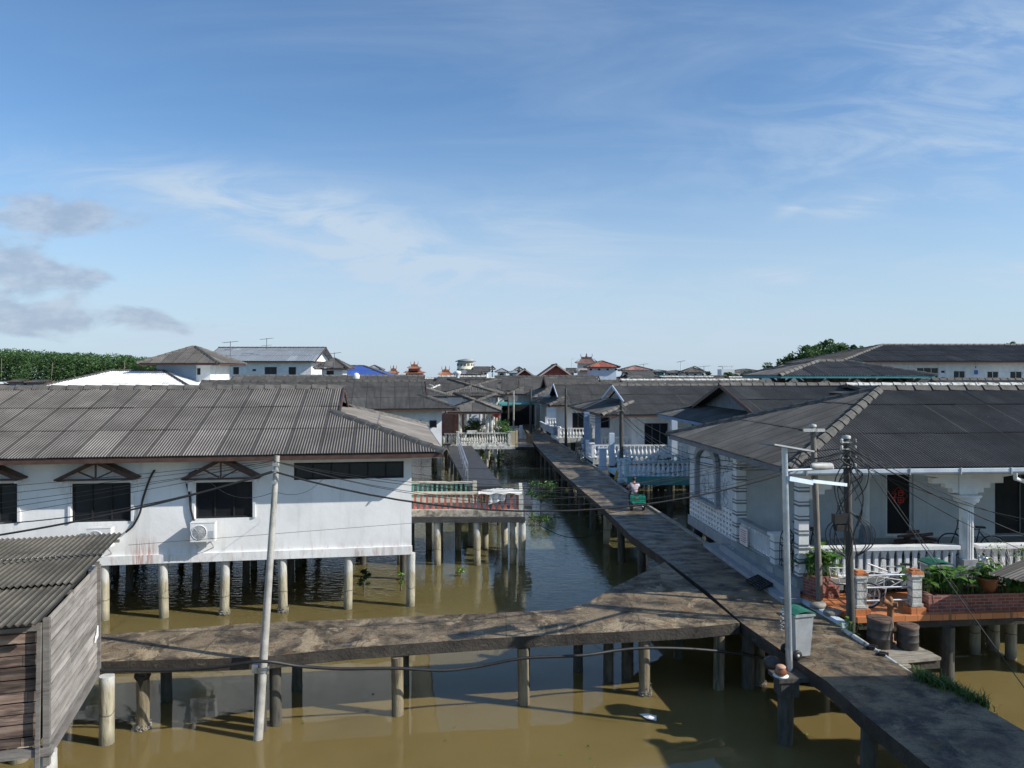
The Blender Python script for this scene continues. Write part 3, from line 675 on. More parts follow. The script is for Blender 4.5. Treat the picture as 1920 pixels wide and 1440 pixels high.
# low light-blue kerb pipe and grey curb on the right edge of the main walkway
kb = MB(); K = [G(x, y, ZD) for x, y in MAIN_R[6:9]]
for a, b in zip(K, K[1:]): kb.bar(a+V((.08, 0, .03)), b+V((.08, 0, .03)), .17, .12)
kb.build('kerb', PALEB, mw)
kb = MB(); K = [G(x, y, ZD) for x, y in MAIN_R[8:16]]
for a, b in zip(K, K[1:]): kb.bar(a+V((.05, 0, .03)), b+V((.05, 0, .03)), .1, .1)
kb.build('kerb', M('grey_kerb', (.2, .19, .17), (.34, .33, .3), 3, dirt=(.06, .055, .045), damt=.7), mw)
# narrow drain pipe line under the left edge of the side walkway etc.
# ---------------------------------------------------------------- the long white house on the left
a1 = radians(8.9); u1 = V((cos(a1), sin(a1), 0)); W1 = 20.
C1 = V((-2.0, 22.94, 0)); A1 = C1-u1*W1; ud, vd, P1 = frame(A1, a1)
H1 = thing('stilt_house', 'long white stilt house with brown corrugated roof and pedimented windows behind the leaning pole', 'house', P1(10, 6), None)
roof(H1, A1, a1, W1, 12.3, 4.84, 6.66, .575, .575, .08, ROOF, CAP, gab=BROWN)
O1 = P1(.97, .9); L1w = W1-1.94
def rect1(x0, y0, x1, y1, O=O1, u=u1):
    a0, zt = hit(x0, y0, O, u); a1_, zb = hit(x1, y1, O, u); return (a0, a1_, zb, zt)
wA = rect1(135, 907, 245, 977); wB = rect1(367, 905, 473, 970); wC = rect1(-70, 908, 32, 980); wL = rect1(551, 868, 757, 896)
mb = MB(); wall_panel(mb, O1, u1, L1w, 1.63, 4.74, [wA, wB, wC, wL], .13)
wall_panel(mb, P1(W1-.97, .9), vd, 10.5, 1.63, 4.74); wall_panel(mb, P1(.97, 11.4), -vd, 10.5, 1.63, 4.74); wall_panel(mb, P1(W1-.97, 11.4), -u1, L1w, 1.63, 4.74)
mb.add([P1(.97, .9, 1.63), P1(W1-.97, .9, 1.63), P1(W1-.97, 11.4, 1.63), P1(.97, 11.4, 1.63)], [(0, 3, 2, 1)])
mb.bar(P1(.97, .88, 1.76), P1(W1-.95, .88, 1.76), .09, .255)                 # slightly proud base beam
mb.build('wall', WHITE, H1)
for wdw, nv in ((wA, 3), (wB, 3), (wC, 3), (wL, 6)):
    w_ = window(H1, O1, u1, *wdw, nv=nv, fm=DARK, dep=.06, fw=.05)
    if wdw is not wL:
        fb = MB(); a0, b0, z0, z1 = wdw; nn = -vd*.02
        for a in (a0-.06, b0+.06): fb.bar(O1+u1*a+nn+UP*z0, O1+u1*a+nn+UP*(z1+.05), .07, .06, vd)
        fb.bar(O1+u1*(a0-.1)+nn+UP*(z1+.09), O1+u1*(b0+.1)+nn+UP*(z1+.09), .08, .08)
        fb.build('window_frame', WHITE2, w_)
        # small timber pediment on brackets
        pd = MB(); mid = (a0+b0)/2; hw = (b0-a0)/2+.28; zb = z1+.14; zt = 4.70
        Q = lambda a, z, f: O1+u1*a-vd*f+UP*z
        for s in (-1, 1):
            e, t_ = Q(mid+s*hw, zb, 0), Q(mid, zt, 0)
            nrm = V((u1.x*s*(zt-zb), u1.y*s*(zt-zb), hw)).normalized()
            pd.ext([Q(mid, zt, 0), Q(mid, zt, .5), Q(mid+s*hw, zb, .5), Q(mid+s*hw, zb, 0)], nrm*.05)
            pd.bar(Q(mid+s*hw*.93, zb+.02, .46), Q(mid, zt-.04, .46), .05, .07)
            pd.bar(Q(mid+s*hw*.46, zb+(zt-zb)*.5, .45), Q(mid+s*.04, zb+.06, .45), .04, .04)
        pd.bar(Q(mid-hw*.97, zb+.02, .46), Q(mid+hw*.97, zb+.02, .46), .05, .05); pd.bar(Q(mid, zb, .45), Q(mid, zt-.08, .45), .04, .045, vd)
        pd.build('window_pediment', BROWN, H1)
        br = MB()
        for s in (-1, 1):
            br.box(Q(mid+s*(hw-.14), zb-.2, .05), (.12, .1, .36), a1); br.bar(Q(mid+s*(hw-.14), zb-.06, .0), Q(mid+s*(hw-.14), zb-.06, .42), .07, .07)
        br.build('pediment_bracket', WHITE2, H1)
# piles: the front row where the photo has them, dark rows behind
xs = [193, 305, 417, 529, 652, 770]; ys = [1165, 1160, 1157, 1151, 1143, 1138]
rowa = []
for x, y in zip(xs, ys):
    p = G(x, y, 0); a = (p-V((O1.x, O1.y, 0))).dot(u1); rowa.append(a); q = O1+u1*a+vd*.12; pile(H1, q, 1.64, .132)
a0 = rowa[0]
rowa = [a0-1.75*i for i in range(1, 5)]+rowa
for i, a in enumerate(rowa[:4]): pile(H1, O1+u1*a+vd*.12, 1.64, .132)
random.seed(5)
for j, b in enumerate((3.2, 5.6, 8.0, 10.2)):
    for a in rowa[::1]: pile(H1, O1+u1*(a+random.uniform(-.3, .3))+vd*b, 1.64, .12, PILED)
bm = MB()
for b in (3.2, 5.6, 8.): bm.bar(O1+vd*b+UP*1.55, O1+vd*b+u1*L1w+UP*1.55, .2, .22)
bm.build('floor_beam', DARK, H1)
# barnacle clumps at the tide line of a few piles
def barnacle(par, x, y, r, seed):
    p = V((x, y, .05)); rnd = random.Random(seed); mb = MB()
    for _ in range(90):
        a = rnd.uniform(0, 6.3); z = abs(rnd.gauss(0, .07)); c = V((x+(r+.008)*cos(a), y+(r+.008)*sin(a), z)); o = V((cos(a), sin(a), 0)); t = V((-sin(a), cos(a), 0))*rnd.uniform(.01, .022); q = UP*rnd.uniform(.01, .022)
        mb.add([c-t, c-q, c+t, c+q, c+o*.03], [(0, 1, 4), (1, 2, 4), (2, 3, 4), (3, 0, 4)])
    mb.build('barnacles', M('barnacle_grey', (.10, .095, .085), (.38, .36, .33), 30), par)
for i in (6, 7): q = O1+u1*rowa[i]+vd*.12; barnacle(H1, q.x, q.y, .135, i)
for x, y in ((249, 1385), (1435, 1298), (1215, 1317)): p = G(x, y, 0); barnacle(ww, p.x, p.y+.42, .13, x)
# air conditioners
def ac(label, x0, y0, x1, y1):
    a0, a1_, zb, zt = rect1(x0, y0, x1, y1); c = O1+u1*((a0+a1_)/2)-vd*.30+UP*zb; w_, h_ = a1_-a0, zt-zb
    t = thing('air_conditioner', label, 'air conditioner', c, 'air conditioners on the white house wall')
    b = MB(); b.box(c+UP*h_/2, (w_, .3, h_), a1); b.box(c+UP*(h_+.008)+vd*0, (w_+.02, .32, .016), a1); b.build('casing', WHITE2, t)
    f = c-vd*.152+UP*h_*.5-u1*w_*.14; R = min(w_, h_)*.40; X = Matrix((u1, -vd, UP)).transposed()@Matrix.Rotation(radians(-90), 3, 'X')
    g = MB(); Rm = Matrix.Rotation(a1, 3, 'Z')@Matrix.Rotation(radians(90), 3, 'X')
    g.lathe([(R, -.005), (R, .012), (R*.93, .016), (R*.93, -.005)], f, 28, M=Rm, cap=False)
    for k in range(1, 8): g.lathe([(R*k/8, .008), (R*k/8+.006, .008), (R*k/8+.006, .012), (R*k/8, .012)], f, 24, M=Rm, cap=False)
    for k in range(8): q = Rm@V((R*cos(k*pi/4), R*sin(k*pi/4), .011)); g.bar(f, f+q, .006, .006)
    g.build('fan_grille', WHITE2, t)
    d = MB(); d.lathe([(.0, 0.001), (R*.93, 0.001)], f, 28, M=Rm, cap=False); d.build('fan_recess', GREYW, t)
    l = MB()
    for k in range(9): l.bar(c-vd*.153+u1*(w_*.22)+UP*(h_*(.15+.05*k)), c-vd*.153+u1*(w_*.45)+UP*(h_*(.15+.05*k)), .006, .008)
    l.build('side_louvre', GREYW, t)
    s = MB()
    for sg in (-.32, .32):
        s.bar(c+u1*w_*sg+UP*-.02-vd*.14, c+u1*w_*sg+UP*-.02+vd*.3, .035, .035); s.bar(c+u1*w_*sg+UP*-.02-vd*.1, c+u1*w_*sg+UP*-.26+vd*.29, .03, .02)
    s.build('wall_bracket', ALU, t); return t
ac('white outdoor air conditioner unit under the middle pedimented window', 364, 976, 409, 1009)
ac('white air conditioner unit half hidden behind the lichen covered shack roof', 173, 986, 218, 1020)
def hose(label, pts, r=.03):
    P = []
    for x, y in pts: a, z = hit(x, y, O1-vd*.07, u1); P.append(O1-vd*.07+u1*a+UP*z)
    P = [P[0]+vd*.14]+P
    return MB().tube(crv(P, 6), r, 8).build('hose', BLACK, None, label, 'hose', 'black hoses down the white house wall')
hose('black hose curving down the wall to the right of the left pedimented window', [(288, 884), (280, 900), (268, 935), (262, 962), (250, 985), (236, 998)])
hose('black hose curling from the wall to the air conditioner by the middle window', [(366, 883), (354, 890), (350, 905), (356, 930), (358, 955), (366, 985)])

# ---------------------------------------------------------------- wooden shack, bottom left
sn, sf = V((-7.16, 11.8, 0)), V((-8.16, 15.1, 0)); vs_ = (sf-sn).normalized(); us_ = V((vs_.y, -vs_.x, 0))
SH = thing('wooden_shack', 'weathered plank shack with lichen covered corrugated roof in the bottom left corner', 'shack', sn-us_*1.5)
def planks(mb, O, d, L, z0, z1, hgt, out, rnd, gap=.008):
    z = z0
    while z < z1-.02:
        h = min(hgt*rnd.uniform(.85, 1.15), z1-z); cuts = [0]
        while cuts[-1] < L: cuts.append(min(L, cuts[-1]+rnd.uniform(1.3, 3.2)))
        for a, b in zip(cuts, cuts[1:]):
            o = out*rnd.uniform(-.008, .008); j = rnd.uniform(-.004, .004); kf = len(mb.f); mb.bar(O+d*(a+.003)+o+UP*(z+h/2), O+d*(b-.003)+o+UP*(z+h/2+j), .025, h-gap)
            rr = rnd.random()
            for q in range(kf, len(mb.f)): mb.uv[q] = [(rr, 0)]*4
        z += h
rnd = random.Random(3)
mb = MB(); planks(mb, sn, vs_, (sf-sn).length, 1.42, 3.44, .11, us_, rnd, .02); mb.build('plank_wall', PLANK, SH)
mb = MB(); planks(mb, sn-us_*5-vs_*.0, us_, 4.93, 1.5, 3.4, .17, vs_, rnd, .02); mb.build('plank_wall', PLANKB, SH)
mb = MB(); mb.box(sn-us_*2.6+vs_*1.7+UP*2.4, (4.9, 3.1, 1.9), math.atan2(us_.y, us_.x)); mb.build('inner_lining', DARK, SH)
mb = MB(); mb.bar(sn+us_*.02-vs_*.03+UP*1.2, sn+us_*.02-vs_*.03+UP*3.45, .09, .09, vs_); mb.bar(sn-us_*.1-vs_*.12+UP*.2, sn-us_*.06-vs_*.1+UP*3.4, .055, .055, vs_)
mb.bar(sn-us_*5+UP*1.42-vs_*.04, sn+us_*.1+UP*1.42-vs_*.04, .12, .12); mb.bar(sn+us_*.02+UP*1.36, sf+us_*.02+UP*1.36, .1, .12)
mb.bar(sf+us_*.02+UP*1.3, sf+us_*.02+UP*3.44, .09, .09, vs_); mb.build('timber_frame', PLANK, SH)
for q in (sn-us_*.02+vs_*.12, sn-us_*2.4+vs_*.12, sn-us_*4.6+vs_*.12, sf-us_*1.2-vs_*.5, sf-us_*2.8): pile(SH, q, 1.34, .16)
mb = MB(); Os = V((-6.93, 11.25, 3.50))-us_*6.2; Ls = 6.5; vv = (vs_+UP*.012).normalized()
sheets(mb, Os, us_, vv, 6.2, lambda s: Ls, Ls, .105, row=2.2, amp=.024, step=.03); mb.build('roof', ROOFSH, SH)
mb = MB()
for b in (.3, 2.2, 4.2, 6.2): mb.bar(Os+vv*b-UP*.12, Os+vv*b+us_*6.15-UP*.12, .06, .06)
mb.build('roof_batten', PLANK, SH)
hs = MB().ext([V((0, 0, 0)), V((.26, 0, .05)), V((.24, 0, .26)), V((.15, 0, .12)), V((.05, 0, .10))], (0, .02, 0))
Rr = Matrix.Rotation(math.atan2(vs_.y, vs_.x), 3, 'Z'); hs.v = [tuple(Rr@V(p)+sf-vs_*.36+us_*.05+UP*2.02) for p in hs.v]
hs.build('plastic_scrap', CLOTH, None, 'torn scrap of white plastic caught on the grey plank wall of the shack', 'scrap')
# lone pile standing free in front
def lone(label, x, yb, yt, r=.14, mat=None, name='concrete_pile'):
    p = G(x, yb, 0); h = CH-(yt-HZ)/F*p.y
    o = inst(name, MB().lathe([(r*1.02, -.4), (r, 0), (r*.98, .5), (r*1.01, h*.6), (r, h)], seg=16).mesh('pile', mat or PILE), None, (p.x, p.y+r, 0)); return props(o, label, 'pile', 'free standing piles by the shack')
lone('pale round concrete pile standing free just right of the wooden shack', 193, 1400, 1272)
# leaning grey pole
b0 = G(484, 1386, 0); tp = V((-4.74, 15.5, 5.54))
LP = thing('utility_pole', 'slightly leaning light grey pole rising from the water in front of the side walkway', 'pole', b0, 'utility poles')
mb = MB(); dlt = tp-b0; mb.tube([b0-dlt*.07, b0, b0+dlt*.35, b0+dlt*.7, tp], [.092, .09, .078, .066, .052], 16); mb.build('shaft', POLEM, LP)
c = b0+dlt*.245; mb = MB(); mb.lathe([(.12, -.05), (.12, .05)], c, 14, cap=False); mb.box(c+V((-.14, 0, 0)), (.12, .12, .16)); mb.build('clamp', ALU, LP)
mb = MB()
for t in (.97, .945, .905): mb.box(b0+dlt*t+V((0, -.09, 0)), (.09, .09, .06))
mb.build('cable_clamp', ALU, LP)
# black water hose slung under the side walkway
HP = [(120, 1256, 15.0), (300, 1257, 15.1), (400, 1252, 15.0), (490, 1240, 14.95), (560, 1249, 15.3), (640, 1254, 15.5), (740, 1253, 15.7), (830, 1257, 15.9), (900, 1249, 16.1), (983, 1234, 16.2), (1090, 1229, 16.4), (1160, 1219, 16.7), (1215, 1215, 16.85), (1300, 1217, 17.1), (1390, 1226, 17.4), (1440, 1236, 17.6)]
MB().tube(crv([Wp(*q) for q in HP], 5), .033, 8).build('water_hose', BLACK, None, 'long black water hose slung along the piles of the side walkway', 'hose')
p = G(249, 1385, 0); mb = MB(); c = V((p.x, p.y+.40, 1.24)); mb.lathe([(.13, -.22), (.16, -.16), (.145, -.06), (.15, 0)], c, 12, cap=False); mb.ext([c+V((-.05, -.16, -.1)), c+V((.12, -.16, -.12)), c+V((.03, -.17, -.38))], (0, .012, 0)); mb.build('black_rag', BLACK, None, 'black rag wrapped round the top of the brown pile beside the free standing one', 'rag')
# ---------------------------------------------------------------- salmon balcony and its neighbours
u2 = V((1, .03, 0)).normalized()
B1 = thing('balcony_platform', 'weathered terrace with faded red balusters and a white cloth over its rail', 'balcony', V((-1.6, 29.5, 0)))
zb = 1.84; x0, x1 = -4.2, .42; y0 = 28.75
mb = MB(); mb.box(((x0+x1)/2, y0+1.5, zb-.11), (x1-x0+.15, 3.2, .2)); mb.box((x1-.4, y0+4.2, zb-.16), (1.6, 2.6, .14)); mb.build('slab', TAR, B1)
mb = MB(); mb.bar((x0, y0+.05, zb+.12), (x1-.06, y0+.05, zb+.12), .16, .24); mb.build('parapet', M('mould_stained_white', (.12, .11, .09), (.55, .5, .42), 5, bmp=.01, dirt=(.05, .045, .035), dsc=(5, 5, 5), damt=.8), B1)
rails = M('cream_rail', (.50, .46, .36), (.66, .62, .52), 5, dirt=(.12, .1, .07), dsc=(4, 4, 4), damt=.6)
balustrade(B1, (x0, y0+.05), (x1-.1, y0+.05), zb+.235, .68, .222, rails, REDP, 'slab', rail=.15, w=.15, cap_h=.085, base=.03)
mb = MB(); mb.box((x1-.08, y0+.06, zb+.46), (.17, .17, .92)); mb.build('corner_post', WHITED, B1)
balustrade(B1, (x1-.08, y0+.2), (x1-.08, y0+2.4), zb+.235, .68, .24, rails, REDP, 'col', rail=.13, w=.1)
for p in ((x1-.05, y0+.12), (x1-.38, y0+.4), (x1-.7, y0+1.3), (G(895, 1058, 0).x, y0+.15), (G(820, 1060, 0).x, y0+.15), (-4.2, y0+.2), (-3.4, y0+2.7), (-2.2, y0+2.6), (-1.1, y0+2.8), (.1, y0+2.7), (-2.9, y0+1.6)):
    pile(B1, p, zb-.2, .13, PILE if p[1] < y0+1 else None)
G1 = thing('green_balcony', 'small terrace edge with cream rail and faded green balusters behind the red one', 'balcony', V((-2.6, 31.9, 0)))
mb = MB(); mb.box((-2.95, 32.4, zb-.1), (3.1, 1.1, .2)); mb.build('slab', TAR, G1)
balustrade(G1, (-4.4, 31.9), (-1.62, 31.9), zb, .87, .19, rails, GREENP, 'slab', rail=.14, w=.13, base=.2)
mb = MB(); mb.box((-1.55, 31.9, zb+.44), (.16, .16, .9)); mb.build('corner_post', rails, G1)
for x in (-4.2, -3., -1.7): pile(G1, (x, 32.1), zb-.2)
# cloth over the red rail
cl = MB(); rnd = random.Random(9); NX, NY = 14, 12; q = []
for i in range(NX+1):
    for j in range(NY+1):
        s = i/NX; t = j/NY*1.3; x = -.78+s*.62-.16*max(0, t-.55); dr = max(0, t-.62); zz = zb+.235+.69
        y = y0+.55-min(t, .62)*.95+.01*sin(s*17); z = zz+.03-dr*.75*(1-.35*s)+.02*sin(s*13+j)
        if dr > 0: y = y0-.06-.03*sin(s*15)
        q.append((x, y, z))
cl.add(q, [(i*(NY+1)+j, (i+1)*(NY+1)+j, (i+1)*(NY+1)+j+1, i*(NY+1)+j+1) for i in range(NX) for j in range(NY)], True)
b = len(cl.v); q = []
for i in range(15):
    for j in range(7):
        s = i/14; x = -1.25+s*1.62; q.append((x, y0+.05+(j-3)*.07, zb+.235+.70+.10*sin(s*3.0)*max(0, 1-abs(j-3)/4)+.03*sin(s*19+j*2)-(.08 if abs(j-3) == 3 else 0)))
cl.add(q, [(i*7+j, (i+1)*7+j, (i+1)*7+j+1, i*7+j+1) for i in range(14) for j in range(6)], True)
cl.build('white_cloth', CLOTH, None, 'crumpled white cloth hanging over the faded red terrace rail', 'cloth')
# dark tarred boardwalk with steel railing
D1 = thing('boardwalk', 'dark boardwalk with a pale steel railing down its middle leading to the shelter', 'boardwalk', V((-3, 47, 0)))
l = [(875, 912), (858, 880), (845, 856), (831, 832)]; r = [(942, 912), (917, 880), (900, 856), (882, 833)]
mb = MB(); pl_ = [G(*q, zb) for q in l]+[G(*q, zb) for q in r[::-1]]
mb.add(pl_+[p-UP*.15 for p in pl_], [tuple(range(8)), tuple(range(8, 16))[::-1]]+[(i, 8+i, 8+(i+1) % 8, (i+1) % 8) for i in range(8)]); mb.build('boards', TAR, D1, fix=True)
ra, rb = G(877, 905, zb), G(856, 832, zb); mb = MB(); N = 9
for i in range(N): p = ra.lerp(rb, i/(N-1)); mb.bar(p, p+UP*(.95), .05, .05, V((0, 1, 0)))
for z in (.5, .93): mb.bar(ra+UP*z, rb+UP*z, .05, .05)
mb.build('railing', ALU, D1)
for i in range(7):
    for s in (.1, .9): p = pl_[0].lerp(pl_[3], i/6).lerp(pl_[7].lerp(pl_[4], i/6), s); pile(D1, p, zb-.15, .1, PILED)
# ---------------------------------------------------------------- big house on the right with arched porch
aR = radians(4.0); AR = V((6.71, 18.7, 0)); uR, vR, PR = frame(AR, aR); WR, DR = 17., 10.7; ZF = 2.05
HR = thing('porch_house', 'large pale house with dark hip roof, banded pillars and balustraded porch beside the walkway', 'house', PR(8, 5))
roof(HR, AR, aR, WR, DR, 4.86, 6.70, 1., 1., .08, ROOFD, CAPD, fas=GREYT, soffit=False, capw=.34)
mb = MB(); mb.add([PR(.05, .05, 4.74), PR(WR-.05, .05, 4.74), PR(WR-.05, DR-.05, 4.74), PR(.05, DR-.05, 4.74)], [(0, 1, 2, 3)]); mb.build('ceiling', WHITE2, HR)
LB = M('pale_grey_paint', (.50, .53, .56), (.58, .61, .63), 2, dirt=(.3, .3, .3), damt=.3)
# core walls: front wall set back behind the porch, left wall with window, breeze blocks
Oi = PR(.65, 5.0); door = (4.72, 5.62, ZF+.02, 4.12)
mb = MB(); wall_panel(mb, Oi, uR, 11.5, ZF-.2, 4.74, [door, (8.3, 11.0, ZF+.02, 4.0)], .15)
Ol = PR(.65, 10.05); wv = (1.15, 3.25, 2.86, 4.05)
wall_panel(mb, Ol, -vR, 5.05, 2.9, 4.74, [wv], .06); wall_panel(mb, Ol, -vR, 5.05, 1.55, 1.98)
wall_panel(mb, PR(.65, 10.05), uR, 12, 1.55, 4.74); mb.add([PR(.65, 4.9, 1.6), PR(14, 4.9, 1.6), PR(14, 10, 1.6), PR(.65, 10, 1.6)], [(0, 3, 2, 1)])
mb.build('wall', LB, HR)
# breeze block screen: white grid with small square holes
mb = MB(); bz = MB()
ncol, nrow = 17, 11; zz0, zz1 = 1.98, 2.9; P_ = lambda a, z, d=0: Ol-vR*a+uR*d+UP*z
hole = [(a, b, c, e) for i in range(ncol) for k in range(nrow//2+1) for a, b, c, e in [((i+.25)*5.05/ncol, (i+.75)*5.05/ncol, zz0+(k*2+.2)*(zz1-zz0)/nrow, zz0+(k*2+1.1)*(zz1-zz0)/nrow)]]
xs_ = sorted({0., 5.05}|{h[k] for h in hole for k in (0, 1)}); zs_ = sorted({zz0, zz1}|{h[k] for h in hole for k in (2, 3)})
hs_ = {(round(h[0], 4), round(h[2], 4)) for h in hole}
for i in range(len(xs_)-1):
    for j in range(len(zs_)-1):
        if (round(xs_[i], 4), round(zs_[j], 4)) in hs_:
            a, b, c, e = xs_[i], xs_[i+1], zs_[j], zs_[j+1]
            mb.quad(P_(a, c), P_(a, c, .09), P_(b, c, .09), P_(b, c)); mb.quad(P_(a, e), P_(b, e), P_(b, e, .09), P_(a, e, .09)); mb.quad(P_(a, c), P_(a, e), P_(a, e, .09), P_(a, c, .09)); mb.quad(P_(b, c), P_(b, c, .09), P_(b, e, .09), P_(b, e))
        else: mb.quad(P_(xs_[i], zs_[j]), P_(xs_[i+1], zs_[j]), P_(xs_[i+1], zs_[j+1]), P_(xs_[i], zs_[j+1]))
mb.build('breeze_block_screen', WHITE2, HR)
mb = MB(); mb.quad(P_(0, zz0, .1), P_(5.05, zz0, .1), P_(5.05, zz1, .1), P_(0, zz1, .1)); mb.build('screen_backing', GREYT, HR)
mb = MB(); mb.box(PR(.66, 7.5, 1.74), (.14, 5.2, .34), aR); mb.build('plinth', GREYW, HR)
# arched feature window on the left wall
w_ = window(HR, Ol, -vR, *wv, nv=1, fm=WHITE2, gm=LB, dep=.05, fw=.08)
mb = MB()
for a in (wv[0]-.05, wv[1]+.05): mb.bar(P_(a, wv[2]-.05, -.08), P_(a, wv[3]+.02, -.08), .16, .16, vR)
mb.bar(P_(wv[0]-.22, wv[2]-.09, -.09), P_(wv[1]+.22, wv[2]-.09, -.09), .22, .1)
mid = (wv[0]+wv[1])/2; R_ = (wv[1]-wv[0])/2+.05; pr = None
for k in range(13):
    t = pi*k/12; p = P_(mid-R_*cos(t), wv[3]+.04+R_*.52*sin(t), -.1)
    if pr is not None: mb.bar(pr, p, .22, .13, uR)
    pr = p
mb.build('window_surround', GREYW, HR)
rl = MB(); rnd = random.Random(4)                                            # raised plaster pattern in the blind window and panel
for k in range(26):
    c = P_(rnd.uniform(wv[0]+.2, wv[1]-.2) if k < 12 else rnd.uniform(3.5, 4.9), rnd.uniform(3., 3.95) if k < 12 else rnd.uniform(3., 4.5), .03 if k < 12 else -.008); R0 = rnd.uniform(.08, .22); t0 = rnd.uniform(0, 6)
    rl.tube([c-vR*R0*cos(t0+t*.5)+UP*R0*sin(t0+t*.5) for t in range(8)], .010, 4)
rl.build('plaster_relief', GREYW, HR)
# porch floor and steps
mb = MB(); mb.prism([PR(.45, .5), PR(14, .5), PR(14, 5.0), PR(.65, 5.0), PR(.45, 5.0)], 1.75, ZF); mb.build('porch_floor', M('porch_tile', (.20, .24, .24), (.28, .31, .31), 2, rough=.3), HR)
mb = MB(); mb.prism([PR(.0, .3), PR(.5, .3), PR(.5, 6.6), PR(.05, 6.6)], 1.35, 1.62); mb.prism([PR(.2, .4), PR(.5, .4), PR(.5, 5.6), PR(.25, 5.6)], 1.62, 1.82); mb.build('entrance_step', GREYW, HR)
# pillars
def banded(a, b, z0=1.9, z1=4.74, w=.26, base=False, name='pillar'):
    c = PR(a, b); mb = MB(); mb.box(c+UP*(z0+z1)/2, (w, w, z1-z0), aR); mb.box(c+UP*(z1-.06), (w*1.5, w*1.5, .1), aR); mb.box(c+UP*(z1-.16), (w*1.25, w*1.25, .1), aR)
    p = mb.build(name, WHITE2, HR); g = MB(); z = z0+.18
    while z < z1-.3: g.box(c+UP*z, (w+.03, w+.03, .045), aR); g.box(c+UP*(z+.09), (w+.03, w+.03, .03), aR); z += .36
    g.build('band', GREYT, p)
    if base: k = MB(); k.box(c+UP*(z0+.1), (w*1.7, w*1.7, .3), aR); k.box(c+UP*(z0+.3), (w*1.35, w*1.35, .12), aR); k.build('pillar_base', GREYW, p)
    return p
banded(.65, .65); banded(.65, 4.95, 1.6, 4.74, .3, True)
c = PR(.65, 2.1); mb = MB(); mb.box(c+UP*2.3, (.3, .3, 1.0), aR); mb.box(c+UP*2.83, (.42, .42, .08), aR); p = mb.build('gate_post', WHITE2, HR)
g = MB()
for z in (2.2, 2.42, 2.64): g.box(c+UP*z, (.33, .33, .03), aR)
g.box(c+UP*1.85, (.44, .44, .3), aR); g.build('band', GREYW, p)
balustrade(HR, PR(.65, 2.25), PR(.65, 4.8), ZF-.1, .83, .2, GREYW, WHITE2, 'slab', rail=.2, cap_h=.1, base=.14, w=.15)
mb = MB(); c = PR(.46, 4.1, 2.36); mb.box(c, (.02, .62, .52), aR); nb = mb.build('notice_board', PAPER, None, 'pale paper notice with red print fixed to the side balustrade of the porch house', 'notice')
mb = MB()
for k in range(6): mb.box(c+V((-.013, 0, .17-.065*k)), (.004, .44-.1*(k % 3 == 2), .02), aR)
mb.build('printed_line', REDP, nb)
balustrade(HR, PR(.85, .65), PR(4.75, .65), ZF-.02, .78, .205, WHITE2, WHITE2, 'slab', rail=.3, cap_h=.09, base=.06, w=.17)
balustrade(HR, PR(5.25, .65), PR(9.6, .65), ZF-.02, .78, .205, WHITE2, WHITE2, 'slab', rail=.3, cap_h=.09, base=.06, w=.17)
# iron gate with fan top
gt = MB(); ga, gb_ = PR(.62, .85), PR(.62, 1.9)
for k in range(9): p = ga.lerp(gb_, k/8); gt.bar(p+UP*1.75, p+UP*2.62, .02, .02, vR)
for z in (1.76, 2.2, 2.62): gt.bar(ga+UP*z, gb_+UP*z, .025, .03)
cc = ga.lerp(gb_, .5)+UP*2.64; pr = None
for R0 in (.5, .22):
    pts = [cc+vR*R0*cos(pi*k/14)+UP*R0*1.0*sin(pi*k/14) for k in range(15)]; gt.tube(pts, .014, 5)
for k in range(1, 8): t = pi*k/8; gt.bar(cc+vR*.22*cos(t)+UP*.22*sin(t), cc+vR*.5*cos(t)+UP*.5*sin(t), .014, .014, uR)
gt.build('iron_gate', BLACK, HR)
# fluted columns, arches
def fluted(a, b, z0, z1, r, seg=40, sq=True):
    c = PR(a, b); mb = MB(); vs = []
    for z in (z0, z1): vs += [c+V(((r*(1-.10*(k % 2)))*cos(2*pi*k/seg), (r*(1-.10*(k % 2)))*sin(2*pi*k/seg), z)) for k in range(seg)]
    mb.add(vs, [(k, (k+1) % seg, seg+(k+1) % seg, seg+k) for k in range(seg)])
    for z, k, h in ((z1+.03, 1.25, .06), (z1+.12, 1.7, .12), (z1+.21, 2.0, .06)): mb.lathe([(r*k, -h/2), (r*k*1.08, 0), (r*k, h/2)], c+UP*z, 20)
    o = mb.build('column', WHITE2, HR); k = MB(); k.box(c+UP*(z0+.08), (r*3, r*3, .36), aR); k.box(c+UP*(z0+.33), (r*2.4, r*2.4, .16), aR); k.build('column_base', GREYW, o); return o
fluted(5.0, .65, ZF, 3.86, .165); fluted(4.42, 4.45, ZF+.1, 4.0, .10, 24); fluted(9.8, .65, ZF, 3.86, .165)
def arch(a0, a1, b, z0, z1, rise, th=.2):
    mb = MB(); N = 16; nin = vR*th; top = []; bot = []
    for i in range(N+1):
        t = i/N; a = a0+(a1-a0)*t; zz = z0+rise*sin(pi*t)**.6 if 0 < t < 1 else z0
        if t in (0, 1) or i in (1, N-1): zz = z0 if t in (0, 1) else z0+rise*.32
        top.append(PR(a, b, z1)); bot.append(PR(a, b, zz))
    for i in range(N):
        mb.quad(bot[i], bot[i+1], top[i+1], top[i]); mb.quad(bot[i]+nin, top[i]+nin, top[i+1]+nin, bot[i+1]+nin); mb.quad(bot[i], bot[i]+nin, bot[i+1]+nin, bot[i+1])
    for e in (0, -1): mb.quad(bot[e], top[e], top[e]+nin, bot[e]+nin)
    # stepped brackets against the column
    return mb
mb = arch(1.0, 4.85, .58, 4.30, 4.74, .36); m2 = arch(5.15, 9.6, .58, 4.30, 4.74, .36); mb.add(m2.v, m2.f)
